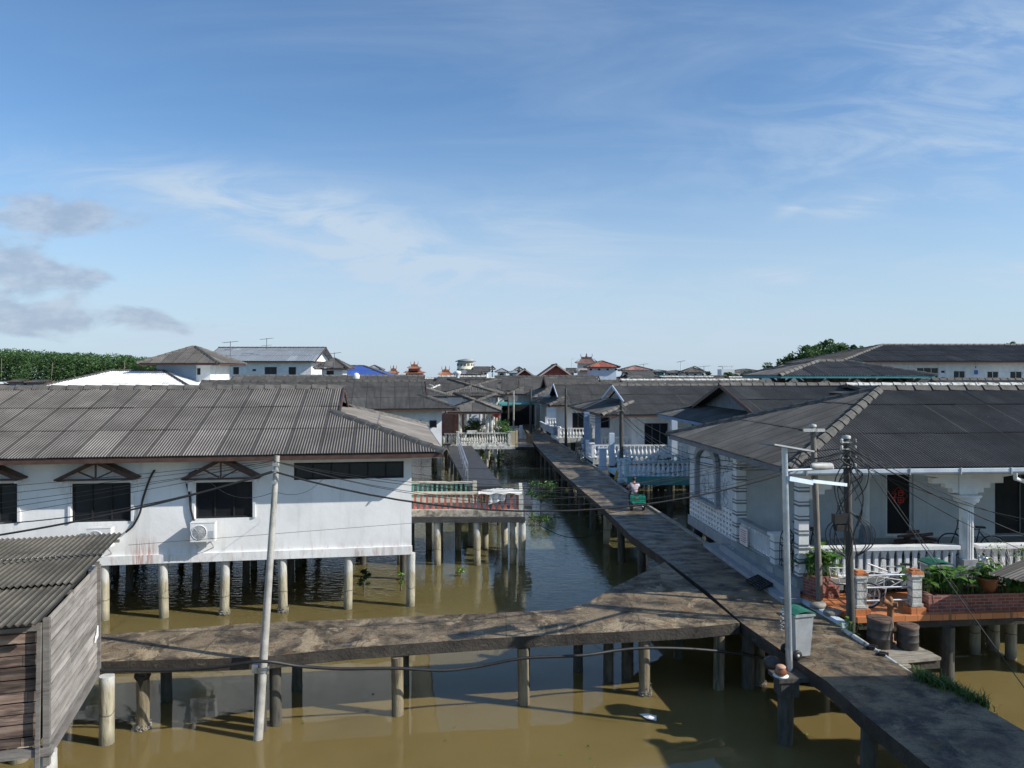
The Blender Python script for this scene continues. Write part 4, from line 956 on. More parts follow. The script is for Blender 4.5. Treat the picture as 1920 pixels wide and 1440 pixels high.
for s, a in ((-1, 5.0), (1, 5.0), (1, .8), (-1, 9.8)):
    for k, (wd, z) in enumerate(((.22, 4.1), (.42, 4.22), (.6, 4.34), (.95, 4.46))): mb.box(PR(a+s*wd/2, .68, z), (wd, .2-.004*k, .14), aR)
mb.box(PR(5.0, .68, 4.43), (.5, .24, .62), aR); mb.build('porch_arch', CREAM if False else M('cream_white_paint', (.66, .66, .62), (.76, .76, .72), 3), HR)
# door with red paper charm
dr = window(HR, Oi, uR, *door, nv=1, fm=WHITE2, gm=DARK, dep=.1, fw=.08, name='door')
mb = MB(); dc = Oi+uR*5.17+vR*.085+UP*3.33
ch = [(-.16, .0, .02, .0)]
def stroke(x0, z0, x1, z1, t=.022): mb.bar(dc+uR*x0+UP*z0, dc+uR*x1+UP*z1, .008, t, UP if abs(x1-x0) > abs(z1-z0) else uR)
for s in ((-.12, .17, -.09, .13), (-.17, .08, -.06, .08), (-.06, .08, -.17, -.06), (-.115, .03, -.115, -.2), (-.10, -.0, -.06, -.05),
          (-.01, .17, .17, .17), (.01, .11, .15, .11), (.01, .11, .01, .02), (.15, .11, .15, .02), (.01, .02, .15, .02), (-.01, -.04, .17, -.04), (-.01, -.04, -.01, -.2), (.17, -.04, .17, -.2), (-.01, -.2, .17, -.2), (.08, -.04, .08, -.2), (-.01, -.12, .17, -.12)): stroke(*s)
for k in range(4):
    t0, t1 = pi/2*k, pi/2*(k+1); mb.bar(dc+uR*.30*cos(t0)+UP*.30*sin(t0), dc+uR*.30*cos(t1)+UP*.30*sin(t1), .008, .02, vR)
mb.build('red_paper_charm', REDL, None, 'red cut-paper blessing character on the dark porch door', 'door charm')
window(HR, Oi, uR, 8.3, 11.0, ZF+.02, 4.0, nv=3, fm=GREYT, gm=DARK, dep=.1, name='sliding_door')
# gutter
gm = MB(); prf = [(-.07, .06), (-.075, -.02), (-.045, -.07), (.045, -.07), (.07, -.03), (.07, .05)]
for i in range(len(prf)-1):
    (y0_, z0_), (y1_, z1_) = prf[i], prf[i+1]; gm.ext([PR(-.02, -.09+y0_, 4.80+z0_), PR(-.02, -.09+y1_, 4.80+z1_), PR(-.02, -.09+y1_*.9, 4.80+z1_+.008), PR(-.02, -.09+y0_*.9, 4.80+z0_+.008)], uR*(WR+.04))
gu = gm.build('gutter', GUT, HR); gm = MB()
for k in range(13): gm.bar(PR(.4+k*1.3, -.175, 4.72), PR(.4+k*1.3, -.175, 4.89), .03, .02, vR)
gm.build('gutter_bracket', ALU, gu)
mb = MB(); mb.tube([PR(5.75, -.1, 4.74), PR(5.75, -.1, 4.6), PR(6.3, .2, 4.45), PR(6.6, .45, 4.35)], .05, 10); mb.build('downpipe', WHITE2, HR)
for a in (.9, 3.4, 5.9, 8.4, 10.9):
    for b in (.9, 3.4, 5.9, 8.4, 9.8): pile(HR, PR(a, b), 1.62, .15, PILED if b > 1 or a < 2 else PILE)
# things kept on the porch
rnd = random.Random(12); mb = MB()
for k in range(46):
    c = PR(4.15+rnd.uniform(0, .85), 2.2+rnd.uniform(0, .6), ZF+.05+rnd.uniform(0, .62)); mb.tube([c, c+vR*rnd.uniform(-.1, .1)+uR*rnd.uniform(.3, .5)+UP*rnd.uniform(-.05, .05)], rnd.uniform(.025, .05), 6)
mb.build('firewood_heap', BROWN, None, 'dark heap of firewood on the porch just left of the fluted column', 'firewood')

# ---------------------------------------------------------------- terracotta terrace in front of the porch
ZT = 1.65
T1 = thing('tiled_terrace', 'terracotta tiled terrace on piles before the porch, with steel bars between two pillars', 'terrace', V((10, 18.6, 0)))
tp = [V((7.15, 19.42, 0)), V((7.86, 17.46, 0)), V((14.5, 18.12, 0)), V((14.5, 19.9, 0))]
mb = MB(); mb.prism([(p.x, p.y) for p in tp], ZT-.13, ZT); mb.build('tile_floor', TILE, T1)
mb = MB(); mb.prism([(p.x+.05, p.y+.06) for p in tp], ZT-.3, ZT-.134); mb.build('slab', EDGE, T1)
for x, y, r in ((10.05, 17.75, .15), (8.3, 17.7, .13), (11.9, 19.75, .13), (13.3, 18.3, .14), (9.4, 19.4, .13), (12.6, 19.4, .13)): pile(T1, (x, y), ZT-.3, r, PILED if y < 19 and x < 10.5 else None)
def tpost(x, y, h=1.0, w=.22):
    c = V((x, y, ZT)); mb = MB(); mb.box(c+UP*(.1+h*.42), (w, w, h*.78), .05); mb.box(c+UP*(h*.88), (w*1.35, w*1.35, .05), .05); mb.box(c+UP*.2, (w*1.25, w*1.25, .06), .05)
    p = mb.build('terrace_pillar', WHITED, T1)
    k = MB(); k.box(c+UP*.075, (w*1.6, w*1.6, .15), .05); k.box(c+UP*(h*.94), (w*1.3, w*1.3, .06), .05); k.box(c+UP*(h*.985), (w*.8, w*.8, .04), .05); k.build('terracotta_base', TILE, p)
    g = MB()
    for z in (.38, .56, .74): g.box(c+UP*z*h, (w+.012, w+.012, .014), .05)
    g.build('joint_line', GREYT, p)
tpost(8.02, 17.72); tpost(9.35, 17.84)
mb = MB()
for z in (.30, .60, .88): mb.tube([V((8.1, 17.72, ZT+z)), V((9.28, 17.83, ZT+z))], .024, 10)
mb.build('steel_bar', ALU, T1)
def planter(label, poly, z0, z1, th=.09):
    t = thing('brick_planter', label, 'planter', V((poly[0][0], poly[0][1], z0)), 'brick planters on the terrace'); mb = MB(); N = len(poly)
    c = V((sum(p[0] for p in poly)/N, sum(p[1] for p in poly)/N, 0)); acc = 0
    P2 = [V((p[0], p[1], 0)) for p in poly]; I2 = [p+(c-p).normalized()*th*1.4 for p in P2]
    for i in range(N):
        a, b = P2[i], P2[(i+1) % N]; L = (b-a).length; ia, ib = I2[i], I2[(i+1) % N]
        mb.quad(a+UP*z0, b+UP*z0, b+UP*z1, a+UP*z1, [(acc, z0), (acc+L, z0), (acc+L, z1), (acc, z1)])
        mb.quad(a+UP*z1, b+UP*z1, ib+UP*z1, ia+UP*z1, [(acc, 0), (acc+L, 0), (acc+L, .1), (acc, .1)])
        mb.quad(ib+UP*(z0+.1), ia+UP*(z0+.1), ia+UP*z1, ib+UP*z1, [(acc+L, z0), (acc, z0), (acc, z1), (acc+L, z1)]); acc += L
    mb.build('brickwork', BRICK, t)
    s = MB(); s.add([p+UP*(z1-.06) for p in I2], [tuple(range(N))]); s.build('soil', BROWN, t); return t
planter('small square red brick planter with big-leaved plant at the left end of the terrace', [(7.24, 19.35), (7.50, 18.9), (8.12, 19.05), (7.95, 19.5)], ZT, ZT+.52)
planter('long low red brick planter full of taro along the right terrace edge', [(9.64, 18.42), (9.66, 17.80), (14.4, 18.26), (14.4, 18.9)], ZT, ZT+.40)
bushy('big-leaved green plant in the small square brick planter', V((7.65, 19.15, ZT+.45)), .75, .45, .80, 50, .29, 1)
for i, (x, lb) in enumerate(((9.98, 'leafy taro clump at the left end of the long brick planter'), (10.75, 'leafy taro clump just left of the potted plant on the long planter'), (11.75, 'leafy taro clump just right of the potted plant on the long planter'), (12.35, 'leafy taro clump at the far right end of the long planter'))):
    bushy(lb, V((x, 18.32, ZT+.35)), .9, .5, .56, 70, .22, 20+i, group='taro clumps in the long brick planter')
pc = V((11.25, 18.16, ZT+.40)); PT = thing('flower_pot', 'round glazed brown pot standing on the long brick planter', 'plant pot', pc)
MB().lathe([(.13, 0), (.19, .12), (.22, .27), (.235, .29), (.235, .33), (.20, .33), (.19, .26)], pc, 20, cap=False).build('pot_body', POT, PT)
MB().lathe([(0, .27), (.2, .27)], pc, 20, cap=False).build('soil', BROWN, PT)
bushy('broad-leaved plant growing in the glazed brown pot', pc+UP*.27, .15, .15, .42, 16, .16, 40)
# scruffy bare shrub behind, right edge
rnd = random.Random(8); mb = MB(); c = V((12.35, 18.95, ZT))
for k in range(40):
    a = rnd.uniform(0, 6.3); p1 = c+V((cos(a)*.3, sin(a)*.15, .7+rnd.uniform(0, .2))); p2 = p1+V((cos(a)*rnd.uniform(.1, .5), sin(a)*.2, rnd.uniform(.1, .5)))
    mb.tube([c+V((rnd.uniform(-.05, .05), 0, 0)), p1, p2], [.012, .008, .004], 4, False)
SB = thing('bare_shrub', 'grey bare twiggy shrub in front of the balustrade at the right edge', 'shrub', c); mb.build('twigs', WHITED, SB)
mb = MB()
for k in range(26): leafball(mb, c+V((rnd.uniform(-.7, .7), rnd.uniform(-.2, .2), rnd.uniform(.8, 1.35))), .12, 8, .035, rnd)
mb.build('leaves', LEAFY, SB)
# small sheet roof at the right edge
t = thing('sheet_roof_shelter', 'low dark corrugated sheet shelter at the right picture edge', 'shelter', V((12.6, 17.6, ZT)))
mb = MB(); Os = V((10.78, 17.35, 2.66)); uu = V((.48, -.55, -.05)).normalized(); vv = V((1.38, .85, .14)).normalized()
sheets(mb, Os, uu, vv, 1.5, lambda s: 3., 3., .095); mb.build('roof_sheet', ROOFM, t)
mb = MB()
for p in (Os+uu*.6+vv*.6, Os+uu*.15+vv*2.2, Os+uu*.8+vv*2.2): mb.bar(p, V((p.x, p.y, ZT)), .06, .06, V((0, 1, 0)))
mb.bar(Os+vv*.3-UP*.06, Os+uu*1.4+vv*.3-UP*.06, .05, .06); mb.build('post', WOODP, t)

# ---------------------------------------------------------------- bins, bucket, cylinder
def wheelie(label, c, ang, bag=False, s=1., hs=1.):
    t = thing('wheelie_bin', label, 'bin', (0, 0, 0), 'grey wheelie bins with green lids'); k = s
    mb = MB(); w0, w1, d0, d1, h = .19*k, .245*k, .20*k, .27*k, .88*hs
    b = [(-w0, -d0, .05), (w0, -d0, .05), (w0, d0, .05), (-w0, d0, .05)]; tq = [(-w1, -d1, h), (w1, -d1, h), (w1, d1, h), (-w1, d1, h)]
    mb.add(b+tq, [(3, 2, 1, 0), (0, 1, 5, 4), (1, 2, 6, 5), (2, 3, 7, 6), (3, 0, 4, 7)])
    for s_ in (-1, 1): mb.bar((s_*(w1+.012), -d1-.01, h-.02), (s_*(w1+.012), d1+.01, h-.02), .035, .05)
    for s_ in (-1, 1): mb.bar((-w1-.02, s_*(d1+.012), h-.02), (w1+.02, s_*(d1+.012), h-.02), .035, .05)
    mb.box((0, -d1*.93, h*.5), (w0*1.3, .02, h*.62)); mb.bar((-w1*.8, d1+.07, h-.02), (w1*.8, d1+.07, h-.02), .03, .03)
    for s_ in (-1, 1): mb.bar((s_*w1*.75, d1, h-.03), (s_*w1*.75, d1+.07, h-.02), .03, .03)
    mb.build('bin_body', BINM, t)
    l = MB(); pr = [(-d1-.03, 0), (-d1*.6, .05), (0, .075), (d1*.6, .06), (d1+.03, .01)]
    L = [V((-w1-.03, y, z+h+.01)) for y, z in pr]; R_ = [V((w1+.03, y, z+h+.01)) for y, z in pr]; M_ = [V((0, y, z*1.1+h+.012)) for y, z in pr]
    vs = L+M_+R_; vs += [v-UP*.03 for v in vs]; fs = []
    for i in range(4): fs += [(i, i+1, 6+i, 5+i), (5+i, 6+i, 11+i, 10+i), (15+i, 20+i, 21+i, 16+i), (20+i, 25+i, 26+i, 21+i), (i, 15+i, 16+i, i+1), (10+i, 11+i, 26+i, 25+i)]
    fs += [(0, 5, 20, 15), (5, 10, 25, 20), (4, 19, 24, 9), (9, 24, 29, 14)]; l.add(vs, fs)
    for x in (-.12, 0, .12): l.bar((x*k, -d1*.5, h+.07), (x*k, d1*.5, h+.078), .03, .02)
    l.build('lid', BING, t)
    for s_ in (-1, 1):
        wm_ = MB(); X = Matrix.Rotation(radians(90), 3, 'Y'); wm_.lathe([(.03, -.03), (.09, -.03), (.10, -.015), (.10, .015), (.09, .03), (.03, .03)], (s_*(w0+.05), d0+.01, .10), 20, M=X); wm_.build('wheel', BLACK, t)
        hb = MB(); hb.lathe([(.0, -.033), (.03, -.034), (.03, .034), (0, .034)], (s_*(w0+.05), d0+.01, .10), 12, M=X); hb.build('hub', WHITED, t)
    if bag: g = MB(); rnd = random.Random(2); leafball(g, (w1+.02, .02, h-.09), .09, 60, .07, rnd, 1.2, .6); g.build('bag_edge', CLOTH, t)
    t.location = c; t.rotation_euler = (0, 0, ang); return t
wheelie('grey wheelie bin with green lid standing by the metal pole on the walkway edge', G(1507, 1240, ZD)+V((.0, .28, .004)), radians(105), bag=True, s=.80, hs=1.02)
wheelie('grey wheelie bin with green lid up on the terrace in front of the balustrade', V((10.45, 18.95, ZT+.002)), radians(95), s=.95)
c = V((11.05, 18.95, ZT+.10)); t = thing('bucket', 'blue plastic bucket beside the terrace bin', 'bucket', c)
MB().lathe([(.13, 0), (.17, .36), (.185, .36), (.185, .39), (.165, .39), (.125, .02)], c, 20, cap=False).build('bucket_body', BLUEP, t)
MB().tube([c+V((.175*cos(k*pi/8), -.1*sin(k*pi/8), .37-.12*sin(k*pi/8))) for k in range(9)], .006, 5).build('handle', ALU, t)
c = V((11.62, 18.95, ZT)); t = thing('gas_cylinder', 'tall grey gas cylinder standing at the foot of the fluted column', 'gas cylinder', c)
MB().lathe([(.15, 0), (.15, .06), (.16, .1), (.16, .74), (.14, .84), (.08, .90), (.04, .92)], c, 20).build('cylinder_body', M('cylinder_grey', (.2, .2, .19), (.3, .3, .29), 5, rough=.5, dirt=(.12, .07, .04), damt=.6), t)
mb = MB(); mb.lathe([(.035, .9), (.035, 1.02), (.0, 1.03)], c, 10)
for a in (0, 2.1, 4.2): mb.bar(c+V((.1*cos(a), .1*sin(a), .88)), c+V((.1*cos(a), .1*sin(a), 1.02)), .02, .03, V((0, 1, 0)))
mb.lathe([(.115, 1.0), (.115, 1.03), (.095, 1.03), (.095, 1.0)], c, 16, cap=False); mb.build('valve_guard', ALU, t)
MB().tube(crv([c+V((.05, -.05, 1.0)), c+V((.22, -.1, .9)), c+V((.28, -.12, .5)), c+V((.2, -.1, .1)), c+V((-.1, -.2, .03))], 5), .012, 6).build('gas_hose', BLACK, t)

# ---------------------------------------------------------------- bicycle builder
def wheel_parts(t, c, R, ax='X', tr=.02, nm='wheel'):
    X = Matrix.Rotation(radians(90), 3, 'Y'); c = V(c)
    mb = MB(); pr = [(R+tr*cos(2*pi*k/8), tr*sin(2*pi*k/8)) for k in range(9)]; mb.lathe(pr, c, 28, M=X, cap=False); w_ = mb.build('tyre', BLACK, t)
    mb = MB(); mb.lathe([(R-tr*1.4, -.012), (R-tr*.6, -.014), (R-tr*.6, .014), (R-tr*1.4, .012), (R-tr*1.4, -.012)], c, 28, M=X, cap=False); mb.lathe([(.025, -.04), (.025, .04)], c, 8, M=X)
    for k in range(14): a = k*pi/7; mb.bar(c+V((.02*(-1)**k, 0, 0)), c+V((0, (R-tr)*cos(a), (R-tr)*sin(a))), .004, .004)
    mb.build('rim', ALU, w_)
def bicycle(label, loc, rz, R=.31, frame_mat=None, tilt=0., group=None):
    t = thing('bicycle', label, 'bicycle', (0, 0, 0), group)
    for y in (-.52, .52): wheel_parts(t, (0, y, R+.02), R)
    f = MB(); bb = (0, -.08, .28); st = (0, -.2, .80); hd = (0, .36, .78); fw = (0, .52, R+.02); rw = (0, -.52, R+.02)
    for a, b in ((bb, st), (bb, (0, .40, .66)), (st, hd), (rw, bb), (rw, (0, -.19, .74)), (hd, fw), (hd, (0, .33, .96))): f.tube([a, b], .016, 8)
    f.build('frame', frame_mat or ALU, t)
    h = MB(); h.tube([(-.28, .22, .98), (-.2, .32, .99), (0, .34, .97), (.2, .32, .99), (.28, .22, .98)], .013, 6); h.build('handlebar', BLACK, t)
    s = MB(); s.box((0, -.22, .86), (.14, .24, .05)); s.tube([(0, -.2, .78), (0, -.21, .85)], .012, 6); s.build('saddle', BLACK, t)
    k = MB(); k.tube([(-.09, -.08, .28), (.09, -.08, .28)], .012, 6); k.box((.11, -.02, .2), (.07, .04, .02)); k.box((-.11, -.14, .36), (.07, .04, .02)); k.lathe([(.08, -.003), (.08, .003)], (.05, -.08, .28), 14, M=Matrix.Rotation(radians(90), 3, 'Y')); k.build('pedals', BLACK, t)
    r = MB(); r.bar((0, -.32, .66), (0, -.72, .66), .14, .012); r.bar((.06, -.68, .66), (.03, -.52, .34), .012, .012); r.build('rack', ALU, t)
    t.location = loc; t.rotation_euler = (0, tilt, rz); return t
bicycle('white framed bicycle leaning among the cart poles in front of the balustrade', V((9.45, 18.82, ZT)), radians(78), .30, M('old_white_metal', (.6, .58, .5), (.7, .68, .62), 5), .12)
bicycle('dark bicycle parked at the back of the porch right of the fluted column', PR(6.3, 2.3, ZF), radians(70), .31, BLACK, .08)
bicycle('dark child bicycle standing on the porch behind the two wooden poles', PR(1.7, 2.6, ZF), radians(30), .25, BLACK, .0)
# hand cart of white pipes
HC = thing('hand_cart', 'white pipe hand cart with two bicycle wheels parked on the terracotta terrace', 'hand cart', (0, 0, 0))
c0 = V((8.35, 18.35, ZT)); X = Matrix.Rotation(radians(90), 3, 'Z')
WM = M('cart_white_pipe', (.58, .58, .55), (.72, .72, .7), 6, rough=.4, dirt=(.25, .15, .1), damt=.5)
mb = MB(); R3 = Matrix.Rotation(radians(90), 3, 'X')
wh = []
for y in (17.98+.2, 18.85):
    c = V((8.45, y, ZT+.30)); k = MB(); k.lathe([(.29+.026*cos(2*pi*q/8), .026*sin(2*pi*q/8)) for q in range(9)], c, 30, M=R3, cap=False); w_ = k.build('tyre', BLACK, HC)
    k = MB(); k.lathe([(.24, -.014), (.265, -.016), (.265, .016), (.24, .014), (.24, -.014)], c, 30, M=R3, cap=False); k.lathe([(.035, -.04), (.035, .04)], c, 10, M=R3)
    for q in range(12): a = q*pi/6; k.bar(c+V((0, .015*(-1)**q, 0)), c+V((.25*cos(a), 0, .25*sin(a))), .005, .005)
    k.build('rim', WM, w_)
for y in (18.28, 18.78):
    mb.tube([(7.75, y, ZT+.80), (7.8, y, ZT+.55), (8.9, y, ZT+.42), (9.25, y, ZT+.60)], .012, 8); mb.tube([(7.75, y, ZT+.80), (8.3, y, ZT+.78), (9.3, y, ZT+.62)], .012, 8)
    mb.tube([(8.45, y, ZT+.30), (8.45, y, ZT+.76)], .011, 6); mb.tube([(8.1, y, ZT+.52), (8.1, y, ZT+.79)], .010, 6); mb.tube([(8.85, y, ZT+.44), (8.85, y, ZT+.7), ], .010, 6); mb.tube([(8.9, y, ZT+.44), (8.85, y, ZT+.02)], .012, 6)
for x, z in ((7.75, .80), (8.1, .52), (8.45, .48), (8.85, .44), (9.3, .62)): mb.tube([(x, 18.28, ZT+z), (x, 18.78, ZT+z)], .011, 6)
mb.tube([(8.45, 18.1, ZT+.3), (8.45, 18.9, ZT+.3)], .018, 6)
mb.build('cart_frame', WM, HC)
mb = MB(); mb.box((7.98, 18.53, ZT+.52), (.5, .48, .03)); mb.build('cart_tray', PLANK, HC)
mb = MB()
for a, b in (((8.6, 18.6, .95), (9.6, 18.7, .55)), ((8.5, 18.5, .62), (9.7, 18.55, .80)), ((8.9, 18.7, .4), (9.9, 18.75, .85))): mb.tube([V(a)+UP*ZT, V(b)+UP*ZT], .02, 6)
mb.build('loose_pipes', WM, None, 'loose bundle of pale pipes lying across the hand cart', 'pipes')

# ---------------------------------------------------------------- drums, standpipe, platform
PF = thing('small_platform', 'low plank platform beside the walkway carrying two rusty drums', 'platform', V((8.3, 16.3, 0)))
ang = radians(12); Rz = Matrix.Rotation(ang, 3, 'Z'); c = V((8.25, 16.35, 1.27)); mb = MB()
for k in range(5): mb.box(c+Rz@V((0, -.42+.21*k, .012*(k % 2))), (1.15, .195, .06), ang)
mb.box(V((7.75, 15.75, 1.2)), (.8, .25, .06), ang); mb.build('planks', M('pale_planks', (.22, .19, .15), (.40, .36, .29), 3, stretch=(1, 8, 1), bmp=.01, dirt=(.06, .045, .03), dsc=(1, 5, 1), damt=.7), PF)
mb = MB()
for y in (-.4, .35): mb.box(c+Rz@V((0, y, -.13)), (1.2, .12, .18), ang)
mb.build('beam', EDGE, PF)
for p in ((7.95, 16.1), (8.6, 16.25), (8.5, 16.7)): pile(PF, p, 1.1, .09, PILED)
def drum(label, c, r, h):
    t = thing('drum', label, 'drum', c, 'rusty drums on the small platform'); mb = MB()
    mb.lathe([(r*.98, 0), (r, .02), (r, h*.33), (r*1.03, h*.345), (r, h*.36), (r, h*.66), (r*1.03, h*.675), (r, h*.69), (r, h-.02), (r*1.03, h)], c, 26); mb.build('drum_body', DRUM, t)
    l = MB(); l.lathe([(r*1.04, h-.035), (r*1.05, h+.02), (r*.9, h+.025), (0, h+.03)], c, 26, cap=False); l.bar(c+V((-r*.6, 0, h+.03)), c+V((r*.6, 0, h+.03)), .03, .02); l.build('lid', M('rusty_drum_lid', (.07, .045, .035), (.15, .09, .06), 8, dirt=(.03, .02, .018), dsc=(8, 8, 8), damt=.7), t)
drum('larger dark rusty drum on the small platform, left of the standpipe', V((7.96, 16.62, 1.31)), .255, .58)
drum('smaller dark rusty drum on the small platform, right of the standpipe', V((8.50, 16.50, 1.31)), .215, .47)
c = V((8.30, 16.85, 1.29)); t = thing('standpipe', 'rusty orange standpipe hydrant between the two drums', 'standpipe', c)
mb = MB(); mb.lathe([(.12, 0), (.12, .03), (.07, .05), (.065, .8), (.09, .82), (.09, .86), (.065, .87), (.07, .93), (.04, 1.0), (0, 1.02)], c, 16); mb.tube([c+UP*.85, c+V((-.15, -.04, .92)), c+V((-.2, -.05, .96))], [.06, .06, .07], 10); mb.tube([c+UP*.85, c+V((.12, -.08, .86))], .055, 10); mb.tube([c+V((.02, -.05, .25)), c+V((.02, -.2, .28)), c+V((.02, -.22, .15))], .03, 8)
mb.build('pipe_body', RUST, t); mb = MB(); mb.lathe([(.08, -.01), (.08, .01)], c+V((.02, -.18, .34)), 12); mb.build('valve_wheel', YEL, t)

# ---------------------------------------------------------------- poles on the right
def mkpole(label, base, top, r0, r1, mat, name='utility_pole', group='utility poles'):
    t = thing(name, label, 'pole', base, group); b, q = V(base), V(top); MB().tube([b-UP*.02, b.lerp(q, .35), b.lerp(q, .7), q], [r0, r0*.9, (r0+r1)/2, r1], 12).build('shaft', mat, t); return t
p0 = Wp(1537, 1123, 18.75); p1 = Wp(1524, 800, 18.75); PA = mkpole('weathered wooden pole with a short crossbar rising behind the small brick planter', p0, p1, .082, .066, WOODP)
mb = MB(); mb.bar(p1+V((-.27, -.1, -.08)), p1+V((.25, -.1, -.08)), .06, .07); mb.build('crossbar', WHITED, PA)
mb = MB(); mb.lathe([(.09, 0), (.085, .05), (0, .07)], p1, 12); mb.build('cap', LAMPG, PA)
p2 = Wp(1596, 1183, 17.3); p3 = Wp(1587, 822, 17.3); PB = mkpole('dark wooden pole tangled in cables with a black junction box, beside the terrace', p2, p3, .095, .076, POLED)
mb = MB(); mb.lathe([(.095, 0), (.09, .06), (0, .08)], p3, 12); mb.build('cap', LAMPG, PB)
p4 = G(1484, 1238, ZD-.15); p4 = V((5.47, 15.15, 1.34)); p5 = Wp(1471, 842, 15.15); PC = thing('lamp_post', 'slim galvanised metal lamp post with a solar panel on top beside the grey bin', 'lamp post', p4)
MB().tube([p4, p4.lerp(p5, .5), p5], [.066, .063, .058], 14).build('shaft', ALU, PC)
mb = MB(); a_, b_ = Wp(1437, 832, 14.8), Wp(1512, 845, 15.6); mb.bar(a_, b_, .36, .03, UP); mb.build('solar_panel', GREYW, PC)
mb = MB(); mb.box(p5+UP*-.03, (.09, .09, .14)); mb.tube([Wp(1475, 882, 15.15), Wp(1520, 880, 15.6), Wp(1562, 878, 16.0)], .025, 8); mb.build('lamp_arm', ALU, PC)
mb = MB(); la, lb = Wp(1521, 874, 15.6), Wp(1561, 874, 16.0); d_ = lb-la
mb.tube([la, la+d_*.08, la+d_*.5, la+d_*.92, lb], [.03, .068, .075, .068, .03], 12); mb.build('lamp_head', LAMPG, PC)
mb = MB(); mb.bar(Wp(1478, 897, 15.05), Wp(1522, 905, 15.6), .07, .09); mb.build('bracket_arm', PALEB, PC); mb = MB(); mb.bar(Wp(1522, 902, 15.6), Wp(1586, 909, 17.1), .06, .07); mb.build('bracket_extension', PALEB, PC)
rnd = random.Random(6); mb = MB(); k0 = Wp(1470, 1150, 15.05)
for k in range(26):
    t_ = k/25; c = k0+V((.03*sin(k*1.3)-.06, -.06, -.42*t_+.1)); mb.lathe([(.012, -.004), (.017, 0), (.012, .004), (.008, 0), (.012, -.004)], c, 8, M=Matrix.Rotation(rnd.uniform(0, 3), 3, 'X'), cap=False)
mb.build('chain', ALU, None, 'loose steel chain looped around the metal lamp post by the bin', 'chain')
# junction box and coils on pole B
mb = MB(); jb = Wp(1576, 972, 17.05); mb.box(jb, (.34, .16, .20), .1); mb.box(jb+V((.0, -.02, -.2)), (.25, .12, .14), .15); mb.build('junction_box', BLACK, PB)
mb = MB()
for k in range(10):
    t_ = rnd.uniform(0, .5); x = p3.x; A_ = V((x, 17.15, p3.z-.15-rnd.uniform(0, .5))); B_ = V((x+rnd.uniform(-.2, .25), 17.1, A_.z-rnd.uniform(.5, 2.2)))
    mb.tube(crv([A_, A_.lerp(B_, .3)+V((rnd.uniform(-.35, .4), -.03, 0)), A_.lerp(B_, .7)+V((rnd.uniform(-.35, .35), -.03, 0)), B_], 5), rnd.uniform(.008, .016), 5)
for s in (-1, 1):
    for k in range(3): mb.tube(crv([V((p3.x+.02, 17.12, 4.1)), V((p3.x+s*(.3+.1*k), 17.1, 3.8)), V((p3.x+s*(.34+.08*k), 17.08, 3.4)), V((p3.x+s*.1, 17.08, 3.1))], 5), .012, 5)
mb.build('cable_tangle', BLACK, PB)
mb = MB()
for z in (5.65, 5.5, 5.3, 5.1):
    for s in (-1, 1): mb.lathe([(.02, 0), (.04, .02), (.025, .05), (.04, .07), (0, .09)], V((p3.x+s*.15, 17.2, z)), 8)
    mb.bar(V((p3.x-.16, 17.22, z)), V((p3.x+.16, 17.22, z)), .025, .025)
mb.build('insulator', WHITED, PB)
# bracket with clay pot in front of the lamp post
BR = thing('pole_bracket', 'dark concrete bracket block on its own pile under the metal lamp post', 'pile', V((5.32, 14.95, 0)))
mb = MB(); mb.box((5.40, 14.98, 1.30), (.62, .5, .08), .1); mb.box((5.33, 14.92, 1.12), (.36, .34, .3), .1); mb.build('bracket_block', PILED, BR); pile(BR, (5.32, 14.95), 1.0, .15, PILED)
c = V((5.20, 14.86, 1.342)); t = thing('clay_jar', 'small glazed red-brown jar with a flat lid on the dark bracket beside the lamp post', 'jar', c)
MB().lathe([(.07, .015), (.115, .05), (.12, .10), (.085, .155), (.08, .17)], c, 18).build('jar_body', POT, t); MB().lathe([(.095, .17), (.095, .19), (.07, .21), (0, .215)], c, 18).build('lid', M('terracotta', (.45, .25, .15), (.55, .32, .2), 8), t); MB().lathe([(.14, .0), (.15, .015), (.0, .018)], c, 18).build('saucer', CLOTH, t)
c = V((5.18, 15.35, 1.42)); t = thing('rubber_roller', 'round dark rubber roller hanging at the walkway edge behind the clay jar', 'roller', c)
MB().lathe([(0, -.14), (.10, -.14), (.13, -.11), (.13, .11), (.10, .14), (0, .14)], c, 18, M=Matrix.Rotation(radians(70), 3, 'X')).build('roller_body', DRUM, t)
# PVC pipe along the walkway edge
mb = MB(); q0, q1, q2 = Wp(1581, 1180, 16.9), Wp(1650, 1226, 15.65), Wp(1722, 1274, 14.45); mb.tube([q0, q1, q2], .05, 12)
t = mb.build('drain_pipe', WHITED, None, 'stained white drain pipe lying along the right edge of the walkway', 'pipe'); mb = MB()
for f in (.42, .56, .97): c = q0.lerp(q2, f); mb.box(c, (.16, .12, .12), 1.1); mb.bar(c-V((.12, 0, 0)), c+V((.12, 0, 0)), .03, .12)
mb.build('pipe_coupling', BLACK, t)
